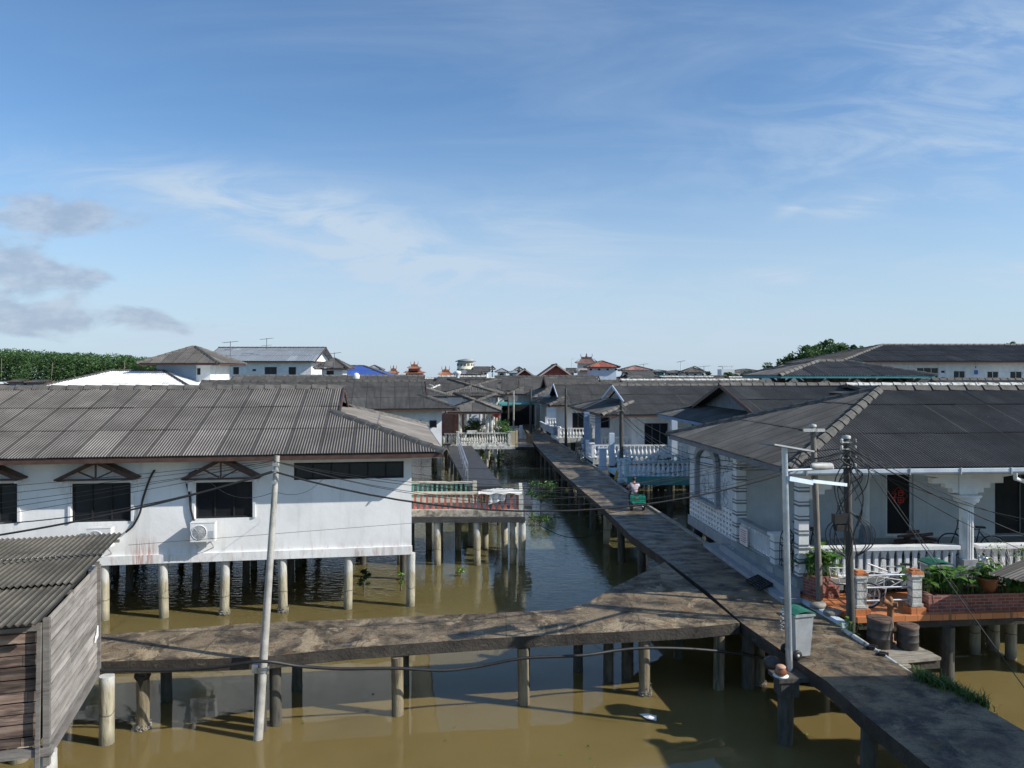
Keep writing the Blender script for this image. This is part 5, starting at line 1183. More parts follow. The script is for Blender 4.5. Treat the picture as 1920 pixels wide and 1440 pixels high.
# stones, pallet
for i, (x, y, lb) in enumerate(((1534, 1137, 'flat striped stone by the kerb, nearer the small brick planter'), (1560, 1150, 'flat dark striped stone by the kerb, nearer the dark wooden pole'))):
    c = G(x, y, ZD+.12); mb = MB(); vs = []
    for a in range(5):
        for b in range(12): t_ = 2*pi*b/12; r = [.10, .17, .19, .16, .07][a]*(1+.12*sin(t_*2+i)+.08*sin(t_*3+i*2)); vs.append(c+V((r*cos(t_)*1.15, r*sin(t_)*.8, [-.06, -.03, .03, .08, .10][a])))
    mb.add(vs, [(a*12+b, a*12+(b+1) % 12, a*12+12+(b+1) % 12, a*12+12+b) for a in range(4) for b in range(12)]+[tuple(range(48, 60))], True); mb.build('stone', STONE, None, lb, 'stone', 'striped stones by the kerb')
t = thing('plastic_pallet', 'black plastic pallet leaning on the kerb beside the main walkway', 'pallet', G(1432, 1085, ZD))
k1, k2, k4 = G(1397, 1088, 1.56), G(1438, 1070, 1.72), G(1425, 1107, 1.60); e1 = (k2-k1); L1_ = e1.length/2; e1.normalize(); e2 = (k4-k1); L2_ = e2.length; e2.normalize(); c = k1+e1*L1_; e3 = e1.cross(e2); mb = MB()
for k in range(2):
    for j in range(4): b = c+e2*L2_*(.06+k*.5+j*.13); mb.bar(b-e1*L1_, b+e1*L1_, .04, .06, e3)
    for j in range(10): b = c+e1*L1_*(-.96+j*.213); mb.bar(b+e2*L2_*(.04+k*.5), b+e2*L2_*(.47+k*.5), .03, .055, e3)
mb.build('pallet_grid', BLACK, t)
# weeds and grass
def stuffgrass(label, pts, n, hmax, seed, wd=.25):
    rnd = random.Random(seed); mb = MB()
    for _ in range(n):
        t = rnd.random()*(len(pts)-1); i = int(t); p = V(pts[i]).lerp(V(pts[i+1]), t-i)+V((rnd.gauss(0, wd*.6), rnd.gauss(0, wd*.6), 0)); h = hmax*rnd.uniform(.3, 1)*(1.1-.3*abs(rnd.gauss(0, 1))); a = rnd.uniform(0, 6.3); w_ = .007; dv = V((cos(a), sin(a), 0)); sd = V((-sin(a), cos(a), 0))*w_
        q1 = p+UP*h*.6+dv*h*.15; q2 = p+UP*h*.85+dv*h*.55; mb.add([p-sd, p+sd, q1+sd, q1-sd, q2], [(0, 1, 2, 3), (3, 2, 4)])
    return mb.build('grass', GRASS, None, label, 'grass', None, 'stuff')
gp = [G(1728, 1276, ZD-.06), G(1760, 1290, ZD-.06), G(1800, 1308, ZD-.1), G(1840, 1330, ZD-.1)]
stuffgrass('green grass tuft growing along the right edge of the near walkway', gp, 1900, .30, 3, .16)
bushy('young climbing weed at the foot of the dark wooden pole', G(1597, 1188, ZD)+V((0, .05, -.3)), .25, .2, .62, 26, .09, 55, LEAFY)
bushy('sparse weed standing up among the grass by the near walkway', G(1762, 1283, ZD)+V((.1, 0, -.1)), .1, .1, .35, 6, .05, 56, LEAFY)
# ---------------------------------------------------------------- houses on the right of the walkway, near to far
def px2(x, D): return (x-CX)/F*D
BLUEF = M('blue_fascia', (.16, .24, .36), (.22, .31, .44), 3)
house('dark roofed house with brown bargeboards on its small gable, directly behind the porch house', (9.3, 31.6), radians(4), 17, 13, 4.85, 6.62, .32, .4, .08, ROOFD, PALEB, oh=2.2, fas=BLUEF, barge=BROWN, gab=GREYT, capm=CAP, lwins=((1.5, 2.8, 2.4, 3.9), (5, 6.2, 2.4, 3.9)), piles=4)  # dark grey gable: overhang shadow partly painted into its colour
house('white house with long dark roof and pale gable trim behind the teal and white terraces', (5.6, 48.), radians(4.8), 17, 12.4, 4.6, 6.35, .42, .4, .08, ROOFD, WHITE2, oh=2.6, barge=PALEB, gab=GREYT, capm=CAP, wins=((.8, 2.4, 2.3, 3.9), (4.0, 5.2, 2.9, 4.1), (6.5, 7.8, 2.9, 4.1)), piles=3)  # gable colour darkened to paint in the shadow under the overhang
house('white house with dark pointed gable beside the far bend of the walkway', (3.0, 62.6), radians(4.8), 12, 8.6, 4.6, 6.3, .36, .4, .08, ROOFD, WHITE2, oh=1.6, barge=PALEB, gab=GREYT, wins=((.6, 1.6, 2.3, 3.9), (3, 4.4, 2.6, 3.9)), piles=3)  # gable recess shadow painted in as dark grey here too
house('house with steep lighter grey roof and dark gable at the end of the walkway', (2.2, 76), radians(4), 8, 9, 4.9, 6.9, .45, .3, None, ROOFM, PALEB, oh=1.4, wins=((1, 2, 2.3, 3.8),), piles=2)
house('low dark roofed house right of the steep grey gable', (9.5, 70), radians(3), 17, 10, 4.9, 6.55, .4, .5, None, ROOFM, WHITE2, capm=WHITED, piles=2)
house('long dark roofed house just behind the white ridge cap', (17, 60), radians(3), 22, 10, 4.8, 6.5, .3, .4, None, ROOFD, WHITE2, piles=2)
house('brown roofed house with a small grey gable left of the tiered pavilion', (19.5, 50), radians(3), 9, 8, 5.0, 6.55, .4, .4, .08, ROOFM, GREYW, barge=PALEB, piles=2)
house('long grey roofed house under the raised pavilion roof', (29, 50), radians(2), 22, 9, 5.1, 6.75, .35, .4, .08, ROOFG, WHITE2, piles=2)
# ridge cap of white sheets
mb = MB(); caps(mb, V((8.3, 54.5, 6.40)), V((16.4, 55.2, 6.40)), .5)
# ---------------------------------------------------------------- left side, second row
u_, v_, P_2 = frame((-3.63-19.5*cos(a1), 51.3-19.5*sin(a1)), a1)
H2 = house('white house with dark corrugated roof and two small square windows behind the long white house', (-3.63-19.5*cos(a1), 51.3-19.5*sin(a1)), a1, 19.5, 10.5, 4.85, 6.62, .5, .48, .08, ROOFD, WHITE2, oh=1.0,
      wins=tuple((a, b, c, d) for x0, x1 in ((775, 790), (805, 819)) for a, d in [hit(x0, 788, P_2(1., 1.), u_)] for b, c in [hit(x1, 802, P_2(1., 1.), u_)]), piles=3)
house('long house with low grey roof showing as a strip above the near brown roof', (-27.6, 67), radians(7), 22, 12, 5.1, 6.95, .4, .45, .08, ROOFM, WHITE2, capm=CAP, piles=2)
house('white painted hip roofed house at the left in front of the mangrove forest', (-37.8, 58), radians(0), 14.2, 10, 5.75, 7.42, 1., 1., .16, ROOFW, WHITE2, capm=CAPD, piles=2)
def shelter(label, x0, x1, D, Dp, ze, zr, zf, rm, cols, lam=.08, wmin=None):
    A = (px2(x0, D), D); W = px2(x1, D)-A[0]; t = thing('open_shelter', label, 'shelter', V((A[0]+W/2, D+Dp/2, 0)))
    roof(t, A, .02, W, Dp, ze, zr, 1, 1, lam, rm, CAPD, soffit=True, capw=.16)
    mb = MB(); mb.box((A[0]+W/2, D+Dp/2, zf-.12), (W-.6, Dp-.6, .24)); mb.build('floor_slab', WHITED, t)
    for c in cols:
        for y in (D+.6, D+Dp-.7): mb = MB(); mb.lathe([(.16, zf), (.12, zf+.1), (.12, ze-.25), (.17, ze-.1)], (px2(c, D), y, 0), 12); mb.build('column', WHITED, t)
    for i in range(6):
        for y in (D+.5, D+Dp/2, D+Dp-.6): pile(t, (A[0]+.5+(W-1)*i/5, y), zf-.24, .12)
    return t, A, W
GZ, A_, W_ = shelter('open hip roofed shelter with white balustrade, red lantern and plants', 836, 941, 56.5, 7.5, 4.35, 5.62, 1.86, ROOFG, (862, 914, 921))
zf = 1.86
balustrade(GZ, (px2(858, 56.9), 56.9), (px2(955, 56.9), 56.9), zf-.1, 1.05, .19, WHITED, WHITED, 'vase', base=.3, w=.12, ends=True)
balustrade(GZ, (px2(833, 58.2), 58.2), (px2(856, 58.2), 58.2), zf, .8, .19, WHITED, WHITED, 'vase', base=.1, w=.12)
mb = MB(); mb.box((px2(908, 57), 57.2, zf-.14), (4.6, 1.2, .22)); mb.box((px2(885, 56.8), 56.8, zf+1.0), (.75, .12, .25)); mb.build('terrace_slab', WHITED, GZ)
mb = MB(); mb.box((px2(962, 57), 57, 2.3), (.35, .3, 1.2)); mb.box((px2(969, 57.4), 57.4, 2.3), (.14, .3, 1.2)); mb.build('bamboo_screen', M('bamboo', (.40, .33, .2), (.55, .47, .32), 5, stretch=(9, 9, .5)), GZ)
mb = MB(); q = px2(853, 63.5); mb.box((px2(848, 63.5), 63.6, 3.0), (1.9, .1, 1.9)); mb.box((px2(852, 63.4), 63.5, 3.), (.06, .08, 1.8)); mb.box((px2(862, 63.4), 63.45, 3.25), (.35, .05, .25)); mb.build('panelled_door', PINKB, GZ)
c = V((px2(930.5, 57.6), 57.6, CH-(776-HZ)/F*57.6)); t = thing('paper_lantern', 'round red lantern hanging from the shelter eave', 'lantern', c)
MB().lathe([(.08, -.26), (.20, -.2), (.29, -.08), (.30, 0), (.29, .08), (.20, .2), (.08, .26)], c, 16).build('lantern_body', REDL, t)
mb = MB(); mb.lathe([(.085, -.3), (.085, -.25)], c, 10); mb.lathe([(.085, .25), (.085, .3)], c, 10); mb.tube([c+UP*.3, c+UP*.55], .008, 5); mb.tube([c-UP*.3, c-UP*.55], .03, 5); mb.build('lantern_trim', YEL, t)
for i, (x, h, w, lb) in enumerate(((885, 1.7, 1.5, 'tall dark shrub inside the open shelter, left of the twin columns'), (899, 1.9, 1.6, 'dense dark shrub inside the open shelter just left of the twin columns'), (935, 1.7, 1.7, 'green shrub under the red lantern beside the open shelter'), (948, 1.3, 1.3, 'small green shrub at the right end of the white balustrade'))):
    c = V((px2(x, 60), 60-.4*i, zf-.05)); t = thing('shrub', lb, 'shrub', c); mb = MB(); rnd = random.Random(60+i)
    for k in range(9): leafball(mb, c+V((rnd.uniform(-w/2, w/2)*.7, rnd.uniform(-.3, .3), h*rnd.uniform(.3, .85))), w*.25, 90, .085, rnd)
    mb.build('foliage', LEAFD if i < 2 else LEAF, t); s = MB()
    for k in range(5): s.tube([c, c+V((rnd.uniform(-.4, .4), 0, h*.7))], .02, 5)
    s.build('stems', BARK, t)
c = V((px2(910, 58), 58, zf+.65)); t = thing('flower_cluster', 'low cluster of red flowers on the shelter balustrade', 'flowers', c); mb = MB(); rnd = random.Random(3); leafball(mb, c, .35, 120, .08, rnd, .6); mb.build('petals', REDP, t)
shelter('grey hip roofed shelter with dark open sides behind the lantern shelter', 820, 945, 70, 11, 5.15, 6.62, 1.9, ROOFG, (870, 900, 913, 930), .14)
c = Wp(858, 706, 76); t = thing('roof_vent', 'white round turbine vent on the grey shelter ridge', 'vent', c); MB().lathe([(.18, -.2), (.18, .1), (.32, .25), (.36, .4), (.3, .52), (0, .6)], c, 14).build('vent_body', WHITE2, t)
c = Wp(668, 704, 73); t = thing('roof_vent', 'small white dome vent on the strip of roof right of the blue roof', 'vent', c+V((-.0, 0, 0))); MB().lathe([(.3, -.3), (.34, 0), (.2, .2), (0, .26)], c, 14).build('vent_body', WHITE2, t)

# ---------------------------------------------------------------- terraces beside the walkway on the right
def terrace(label, xl, D, X1, Dp, zf, rows, mat, beam, bk='vase', left=True, sp=.24):
    X0 = px2(xl, D); t = thing('terrace', label, 'terrace', V(((X0+X1)/2, D+Dp/2, 0)))
    mb = MB(); mb.prism([(X0, D), (X1, D), (X1-.3, D+Dp), (X0-.4, D+Dp)], zf-.2, zf); mb.build('slab', mat, t)
    mb = MB(); mb.bar((X0, D+.02, zf-.1), (X1, D+.02, zf-.1), .16, .42); mb.build('edge_beam', beam, t)
    balustrade(t, (X0, D+.1), (X1, D+.1), zf+.06, .82, sp, mat, WHITE2, bk, base=.08, w=.17, ends=True)
    if left: balustrade(t, (X0+.02, D+.4), (X0-.12, D+Dp*.45), zf+.06, .82, sp, mat, WHITE2, bk, base=.08, w=.17, ends=True)
    n = max(2, int((X1-X0)/1.3))
    for i in range(n):
        for y in (.3, Dp*.5, Dp-.3): pile(t, (X0+.3+(X1-X0-.6)*i/(n-1), D+y), zf-.3, .15, PILED if y > 1 else PILED)
    return t
ta = terrace('terrace with teal edge beam and white vase balusters beside the main walkway', 1176, 38.6, 10.2, 4.6, 1.9, 1, M('teal_white', (.30, .45, .48), (.42, .56, .58), 3), TEAL)
balustrade(ta, (px2(1176, 42.8), 42.8), (9.9, 42.8), 1.95, .72, .26, WHITE2, WHITE2, 'vase', w=.18)
tb = terrace('long white balustraded terrace behind the teal one', 1112, 47.4, 11.8, 5.4, 1.9, 1, WHITE2, WHITED)
balustrade(tb, (px2(1125, 51.5), 51.5), (11.2, 51.5), 2.15, .8, .24, WHITE2, WHITE2, 'vase', w=.16)
tc = terrace('far white terrace with lattice rail and ball topped posts near the walkway bend', 1048, 62., 6.6, 4., 1.9, 1, WHITE2, WHITED, left=False)
td = terrace('most distant white balustraded terrace at the end of the walkway', 1024, 74., 6.3, 3., 2.0, 1, WHITE2, WHITED, left=False)
# gate posts and ball posts
def bpost(label, x, yb, h, z=ZD, w=.28, ball=True, mat=None):
    c = G(x, yb, z); t = thing('gate_post', label, 'post', c, 'ball topped posts along the walkway'); mb = MB(); mb.box(c+UP*h/2, (w, w, h)); mb.box(c+UP*(h+.03), (w*1.4, w*1.4, .07)); mb.box(c+UP*.1, (w*1.3, w*1.3, .2)); mb.build('post_body', mat or PALEB, t)
    if ball: MB().lathe([(.06, 0), (.06, .05), (.14, .14), (.15, .2), (.12, .28), (0, .33)], c+UP*(h+.06), 12).build('ball', WHITE2, t)
bpost('pale blue gate post at the left corner of the teal terrace', 1168, 905, 1.15, ball=False, w=.4)
bpost('pale blue gate post farther along, at the entrance of the teal terrace', 1130, 880, 1.2, ball=False, w=.4)
bpost('white ball topped post nearer to the walkway bend', 1049, 829, .95)
bpost('white ball topped post just beyond the nearer ball post', 1040, 821, .95)
bpost('white ball topped post standing on the white terrace by the dark blue column', 1106, 838, 1.3, 1.9)
mb = MB(); a, b = G(1038, 822, ZD), G(1013, 806, ZD); mb.bar(a+UP*.55, b+UP*.55, .1, .5); mb.bar(a+UP*.85, b+UP*.85, .2, .08); mb.build('parapet_wall', PALEB, None, 'sloping pale blue parapet wall running to the walkway bend', 'wall')
for i, (x, D, w) in enumerate(((1100, 50.5, .32), (1121, 50.2, .3), (1146, 46.6, .26), (1265, 46.6, .35), (1190, 50.5, .26))):
    pass
mb = MB()
for x, D, w in ((1100, 51.2, .34), (1121, 51., .32), (1192, 51.4, .26), (1240, 51.6, .3)): mb = MB(); mb.box((px2(x, D), D, 3.25), (w, w, 2.75)); mb.build('porch_column', BLUEF, tb)
mb = MB(); mb.box((px2(1264, 46.5), 46.5, 3.2), (.34, .34, 2.7)); mb.box((px2(1147, 45.), 45., 2.75), (.3, .3, 1.9)); mb.build('porch_column', PALEB, tb)
# white post and small rail at the left of the walkway bend
mb = MB(); c = G(977, 822, ZD); mb.tube([c, c+UP*1.15], .15, 12); mb.build('bollard', WHITE2, None, 'fat white round bollard left of the walkway bend', 'bollard')
mb = MB(); c = G(993, 832, ZD); mb.box(c+UP*.35, (.5, .4, .9)); mb.build('concrete_block', EDGE, None, 'dark square concrete block at the foot of the pole by the bend', 'block')
walkway('branch_walkway', 'short concrete branch walkway from the bend to the lantern shelter', [(955, 838), (1002, 838)], [(955, 829), (996, 829)], ZD+.012, DECK2, .25)
# yellow bucket hanging on the pole
c = G(1155, 903, ZD); mb = MB(); mb.lathe([(.2, 0), (.26, .5), (.28, .52)], (0, 0, 0), 4); o = mb.build('storage_tub', YEL, None, 'tilted yellow plastic tub at the walkway edge below the teal terrace', 'tub'); o.location = c+V((.1, .4, .0)); o.rotation_euler = (.15, .25, .6)

# ---------------------------------------------------------------- far left buildings
def farh(label, xl, xr, yt, ye, D, Dp, rm, wm, tL=.4, tR=.4, yb=None, wins=(), oh=.6, lam=None, ang=0., **k):
    A = (px2(xl, D), D); W = px2(xr, D)-A[0]; ze = CH-(ye-HZ)/F*D; Dp = min(Dp, W*.97) if tL > .3 else Dp; zr = CH-(yt-HZ)/F*(D+Dp/2)
    zf = 1.75 if yb is None else CH-(yb-HZ)/F*D
    u, v, P = frame(A, ang); ww = []
    for x0, x1, y0, y1 in wins:
        a, zt = hit(x0, y0, P(oh, oh), u); b, zb_ = hit(x1, y1, P(oh, oh), u); ww.append((a, b, zb_, zt))
    return house(label, A, ang, W, Dp, ze, zr, tL, tR, lam, rm, wm, zf=1.75, oh=oh, wins=tuple(ww), piles=k.pop('piles', 2), **k)
farh('tall white pavilion building with grey pyramid roof at the left', 256, 410, 650, 681, 62, 9, ROOFG, WHITE2, 1, 1, wins=((369, 376, 690, 703),), oh=1.1, lam=.16, capm=CAP)
mb = MB(); q = Wp(330, 697, 62.98); mb.box(q+V((0, .02, 0)), (3.2, .06, 1.35)); mb.build('balcony_opening', M('balcony_shade', (.18, .24, .33), (.2, .27, .36), 2), bpy.data.objects[[o.name for o in bpy.data.objects if o.get('label', '').startswith('tall white pavilion')][0]])
farh('long two storey pale building with corrugated steel roof and antenna', 379, 592, 652, 677, 88, 10, ROOFB, WHITE2, .0, .0, wins=((437, 448, 688, 702), (496, 519, 688, 702), (541, 555, 688, 706), (473, 480, 692, 696)), oh=.7, lam=.2)
farh('small white house with hipped grey roof beside the long steel roofed building', 588, 652, 672, 690, 82, 8, ROOFG, WHITE2, 1, 1, wins=((612, 626, 695, 706),), oh=.7)
farh('low building with bright blue roof', 640, 730, 686, 705, 96, 8, ROOFBL, WHITE2, 0, 1)
farh('pale gabled building behind the blue roof', 682, 716, 685, 693, 130, 10, ROOFB, PALEB, 1, 1)
farh('white two storey house with grey hip roof behind the steel roofed building', 585, 615, 676, 690, 100, 8, ROOFG, WHITE2, 1, 1)
# temples and pagodas with upswept roofs
def temple(label, xc, D, tiers, rm, wm, cat_='temple', cols=True):
    X = px2(xc, D); t = thing('temple', label, cat_, V((X, D, 0)))
    z0 = 1.6; R_ = MB(); W_ = MB(); E = MB()
    for x_half, yb, yt in tiers:                                           # half width px, eave row, top row
        hw = x_half/F*D; ze, zt = CH-(yb-HZ)/F*D, CH-(yt-HZ)/F*D; d_ = hw*.6; N = 12
        W_.box((X, D+d_, (z0+ze)/2), (hw*1.5, d_*1.5, ze-z0))
        for sy in (-1, 1):
            pr = None
            for i in range(N+1):
                s = -1+2*i/N; lift = (abs(s)**4)*.25*(zt-ze); e = V((X+hw*s, D+d_+sy*d_, ze+lift)); m = V((X+hw*.62*s, D+d_+sy*d_*.45, ze+(zt-ze)*.38+lift*.6)); r_ = V((X+hw*.42*s, D+d_, zt+lift*.5))
                if pr: R_.quad(pr[0], e, m, pr[1]); R_.quad(pr[1], m, r_, pr[2])
                pr = (e, m, r_)
        for sx in (-1, 1):
            R_.add([(X+sx*hw, D, ze+.25*(zt-ze)), (X+sx*hw, D+2*d_, ze+.25*(zt-ze)), (X+sx*hw*.42, D+d_, zt+.2*(zt-ze))], [(0, 1, 2)])
        E.bar((X-hw*.45, D+d_, zt+.12), (X+hw*.45, D+d_, zt+.12), .25, .3)
        for sx in (-1, 1): E.tube([(X+sx*hw*.42, D+d_, zt+.1), (X+sx*hw*.5, D+d_, zt+.5), (X+sx*hw*.47, D+d_, zt+.8)], [.07, .05, .02], 6)
        z0 = zt-.1
    E.lathe([(.16, 0), (.2, .15), (.08, .3), (.12, .4), (0, .7)], (X, D+tiers[-1][0]/F*D*.6, zt+.2), 8)
    W_.build('wall', wm, t); R_.build('roof', rm, t); E.build('ridge_ornament', rm, t); return t
ORG = M('temple_orange', (.27, .11, .065), (.36, .17, .10), 3); RW = M('temple_red_wall', (.35, .07, .05), (.42, .12, .09), 2); DRK = M('temple_dark_tile', (.12, .07, .06), (.2, .11, .09), 3)
temple('small orange temple roof left of the larger tiered temple', 737, 128, ((11, 700, 694),), ORG, RW)
temple('larger two tiered orange temple with upswept roofs and finial', 776, 132, ((21, 700, 694), (14, 691, 686)), ORG, RW)
temple('orange temple roof just left of the round tower', 835, 120, ((15, 704, 696),), ORG, RW)
temple('tall open pagoda with dark red upswept roof', 1101, 120, ((22, 698, 693), (22, 682, 672)), DRK, M('pagoda_wall', (.55, .5, .45), (.6, .56, .5), 2))
def hall(label, xl, xr, yt, ye, D, L):
    X1, X0 = px2(xr, D), px2(xl, D); ze = CH-(ye-HZ)/F*D; zr = CH-(yt-HZ)/F*D
    house(label, (X1, D), pi/2, L, X1-X0, ze, zr, 0, 0, None, ROOFR, RW, oh=.7, wb=2.5, piles=0, gab=RW, barge=M('hall_trim', (.5, .42, .38), (.6, .5, .45), 3), name='temple_hall', cat='temple hall', soffit=False)
hall('large dark red gabled temple hall left of the pagoda', 1010, 1076, 683, 706, 100, 12)
hall('smaller red gabled hall left of the large temple hall', 964, 1004, 692, 706, 106, 10)
house('dark roofed house between the smaller red hall and the steep grey gable', (-.6, 86), radians(-2), 9, 9, 4.9, 6.75, .4, .4, None, ROOFM, WHITE2, oh=1.2, wins=((1, 2, 2.4, 3.8),), piles=0, wb=1.)
house('pair-gabled dark roofed house left of the smaller red hall', (-3.4, 98), radians(-3), 8, 9, 5.0, 6.8, .35, .4, None, ROOFD, WHITE2, oh=1., wins=((1, 2, 2.4, 3.8),), piles=0, wb=1.)
cn = thing('canopy', 'teal sheet canopy over the walkway beyond the bend', 'canopy', (1.0, 80, 0)); mb = MB(); mb.box((.6, 80, 4.1), (4.4, 5, .1), .1); mb.box((-.9, 84, 3.7), (2.4, 4, .1), 0); mb.build('sheet', TEAL, cn)
mb = MB()
for x in (-1.2, .2, 2.4):
    for y in (78, 82): mb.bar((x, y, .5), (x, y, 4.05), .1, .1, V((0, 1, 0)))
mb.build('canopy_post', GREYW, cn); mb = MB(); mb.box((.6, 86, 2.6), (4, .2, 2.6)); mb.build('back_screen', DARK, cn)
# round tower
X, D = px2(873, 160), 160; t = thing('round_tower', 'round cream tower with a flat conical roof and two rings of windows', 'tower', V((X, D, 0)))
mb = MB(); mb.lathe([(1.75, 1.5), (1.75, 9.4), (1.6, 9.45), (1.6, 10.)], (X, D, 0), 28); mb.build('tower_wall', CREAM, t)
MB().lathe([(2.15, 9.62), (2.2, 9.72), (1.2, 10.05), (0, 10.25)], (X, D, 0), 28).build('tower_roof', ROOFB, t)
for zc, hh, n_, mt in ((9.0, .5, 14, GREYT), (7.75, .75, 9, TEAL)):
    for k in range(n_):
        a = 2*pi*k/n_+.2; c = V((X+1.76*cos(a), D+1.76*sin(a), zc)); mb = MB(); mb.box(c, (.06, 2.2/n_*3.2, hh), a); mb.build('window', mt, t)
FAR = 'far roofs along the skyline'
fl = [('wide pale roof below the round tower', 846, 895, 693, 701, 150, ROOFB, CREAM, 1), ('grey roofed building right of the round tower', 886, 918, 688, 696, 155, ROOFM, WHITE2, 0),
      ('tiny turret house right of the grey roofed building', 917, 929, 686, 692, 150, ROOFD, WHITE2, 1), ('pale hip roofed house right of the tiny turret', 928, 953, 691, 697, 150, ROOFB, WHITE2, 1),
      ('long pale blue roof left of the red gabled hall', 950, 985, 694, 699, 150, ROOFB, PALEB, 1), ('dark small tower roof above the red gabled hall', 965, 981, 688, 693, 140, ROOFD, WHITE2, 1),
      ('dark roofed house with white gable front below the tower', 873, 902, 695, 702, 118, ROOFD, WHITE2, 0),
      ('white house with bright red hip roof and wide veranda', 1100, 1163, 677, 688, 108, ROOFR, PALEB, 1), ('white house with faded pink hip roof right of the bright red one', 1166, 1224, 686, 694, 112, ROOFP, WHITE2, 1),
      ('brown gable roofed house in front of the pink roof', 1176, 1243, 697, 709, 90, ROOFM, GREYW, .2), ('low teal walled building right of the pink roof', 1222, 1250, 694, 696, 150, ROOFB, TEAL, 1),
      ('long flat grey roofed building near the solar lamp', 1248, 1290, 695, 698, 140, ROOFM, WHITED, 1), ('grey hip roofed house with white walls right of the solar lamp', 1281, 1326, 689, 698, 125, ROOFM, WHITE2, 1),
      ('bright white hip roof peeping behind the grey hip roof', 1292, 1318, 687, 694, 150, ROOFW, WHITE2, 1), ('long low house with teal windows right of the flat topped block', 1372, 1442, 692, 698, 150, ROOFM, WHITE2, 1),
      ('two storey house with grey brown roof in front of the trees', 1443, 1522, 685, 696, 92, ROOFG, PALEB, 1), ('tiny dark roof between pagoda and temple hall', 1062, 1082, 691, 698, 130, ROOFD, WHITE2, .5)]
for lb, xl, xr, yt, ye, D, rm, wm, tt in fl:
    n_ = max(1, int((xr-xl)/13)); wn = tuple((xl+(xr-xl)*(i+.35)/n_, xl+(xr-xl)*(i+.65)/n_, ye+3, ye+6.5) for i in range(n_))
    farh(lb, xl, xr, yt, ye, D, 8, rm, wm, tt, tt, wins=wn, oh=.5, piles=0, group=FAR, wb=1.0)
D = 150; t = thing('flat_block', 'small white flat topped block with rooftop canopy left of the far green trees', 'building', V((px2(1361, D), D, 0)), FAR)
mb = MB(); mb.box((px2(1361, D), D, 4.5), (2.5, 3, 7)); mb.box((px2(1361, D), D, 8.55), (2.3, 2.8, .14))
for s in (-1, 1): mb.box((px2(1361, D)+s*.9, D-1, 8.2), (.12, .12, .7))
mb.build('wall', WHITE2, t); window(t, (px2(1350, D), D-1.5), (1, 0, 0), .4, 1.9, 6.6, 7.4, nv=2, proud=.03)
# filler rows of stilt houses hugging the middle distance
rnd = random.Random(21); fill = []
for D, xs_ in ((84, (1110, 1190, 1275, 1350, 1425)), (98, (870, 905, 1050, 1130, 1215, 1300, 1380)), (116, (700, 760, 815, 930, 985, 1045, 1120, 1240, 1330, 1410)), (140, (640, 690, 800, 905, 960, 1010, 1150, 1210, 1270, 1340, 1400))):
    for x in xs_: fill.append((x+rnd.uniform(-12, 12), D+rnd.uniform(-3, 3)))
tone = ((ROOFD, 'dark'), (ROOFM, 'grey'), (ROOFG, 'light grey'))
for i, (x, D) in enumerate(fill):
    rm, tn = tone[rnd.choice((0, 0, 1, 1, 2))]; wpx = rnd.uniform(6.5, 10.5); X = px2(x, D); kk = rnd.choice((.4, .45, 1.)); ed = rnd.choice(('', '', 'W'))
    house('distant %s roofed stilt house in the crowded %s rows of roofs' % (tn, 'left' if x < 1000 else 'right'), (X-wpx/2, D), rnd.uniform(-.1, .15), wpx, rnd.uniform(7, 9), 4.8+rnd.uniform(-.2, .2), 6.55+rnd.uniform(-.3, .25), kk, kk, None, rm, WHITE2,
          oh=.8, wins=((1, 2, 2.5, 3.6), (wpx-4.4, wpx-3.4, 2.5, 3.6)), piles=0, wb=.8, group='distant roofs', capm=rnd.choice((CAPD, CAP, WHITED)), soffit=False)
# ---------------------------------------------------------------- right side background
tt_ = farh('large two storey white building with long dark roof at the upper right', 1578, 2300, 647, 677, 64, 13, ROOFM, WHITE2, 1, 1, lam=.2, oh=1.0, capm=CAP, fm=WHITE2, piles=0, wb=1.,
     wins=((1719, 1760, 689, 722), (1764, 1773, 694, 700), (1764, 1773, 706, 713), (1788, 1810, 695, 713), (1828, 1832, 686, 691), (1851, 1873, 696, 713), (1894, 1917, 696, 713)))
D = 62; mb = MB(); q = Wp(1830, 698, 64.98); mb.box(q, (.3, .05, .35)); mb.build('house_number_plate', BLUEP, tt_)
pv = thing('raised_pavilion', 'open raised pavilion with slatted grey hip roof in front of the two storey building', 'pavilion', V((px2(1625, 45), 48, 0)))
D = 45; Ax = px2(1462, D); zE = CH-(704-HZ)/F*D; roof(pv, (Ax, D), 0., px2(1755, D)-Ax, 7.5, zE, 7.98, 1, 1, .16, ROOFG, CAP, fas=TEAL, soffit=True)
for x in (1532, 1600, 1652, 1724):
    for y in (D+1.3, D+6):
        mb = MB(); X = px2(x, D); mb.box((X, y, 5.0), (.42, .42, 3.8)); mb.box((X, y, 1.6), (.3, .3, 3.2))
        for s in (-1, 1): mb.bar((X, y, zE-.75), (X+s*.75, y, zE-.1), .16, .16, V((0, 1, 0)))
        mb.build('pillar', BROWN, pv)
farh('low grey roofed house behind the porch house ridge', 1560, 2000, 711, 724, 54, 9, ROOFG, WHITE2, .5, .5, lam=.16)
farh('small red brown roof between the pavilion posts', 1662, 1722, 708, 721, 46, 4, ROOFP, WHITE2, 1, 1, piles=0, wb=1.)
farh('long dark strip of roof with pale ridge behind the porch house', 1620, 2100, 722, 741, 33.5, 8, ROOFD, WHITE2, .4, .4, lam=.1, capm=WHITED, piles=0)

# ---------------------------------------------------------------- house outside the frame on the right whose shade falls over the near walkway
house('pale stilt house with dark roof beyond the right edge, shading the near walkway', (10.35, 3.2), radians(2), 4.4, 9.8, 5.0, 6.3, 1, 1, .1, ROOFD, WHITE2, zf=1.8, oh=.5, piles=3)

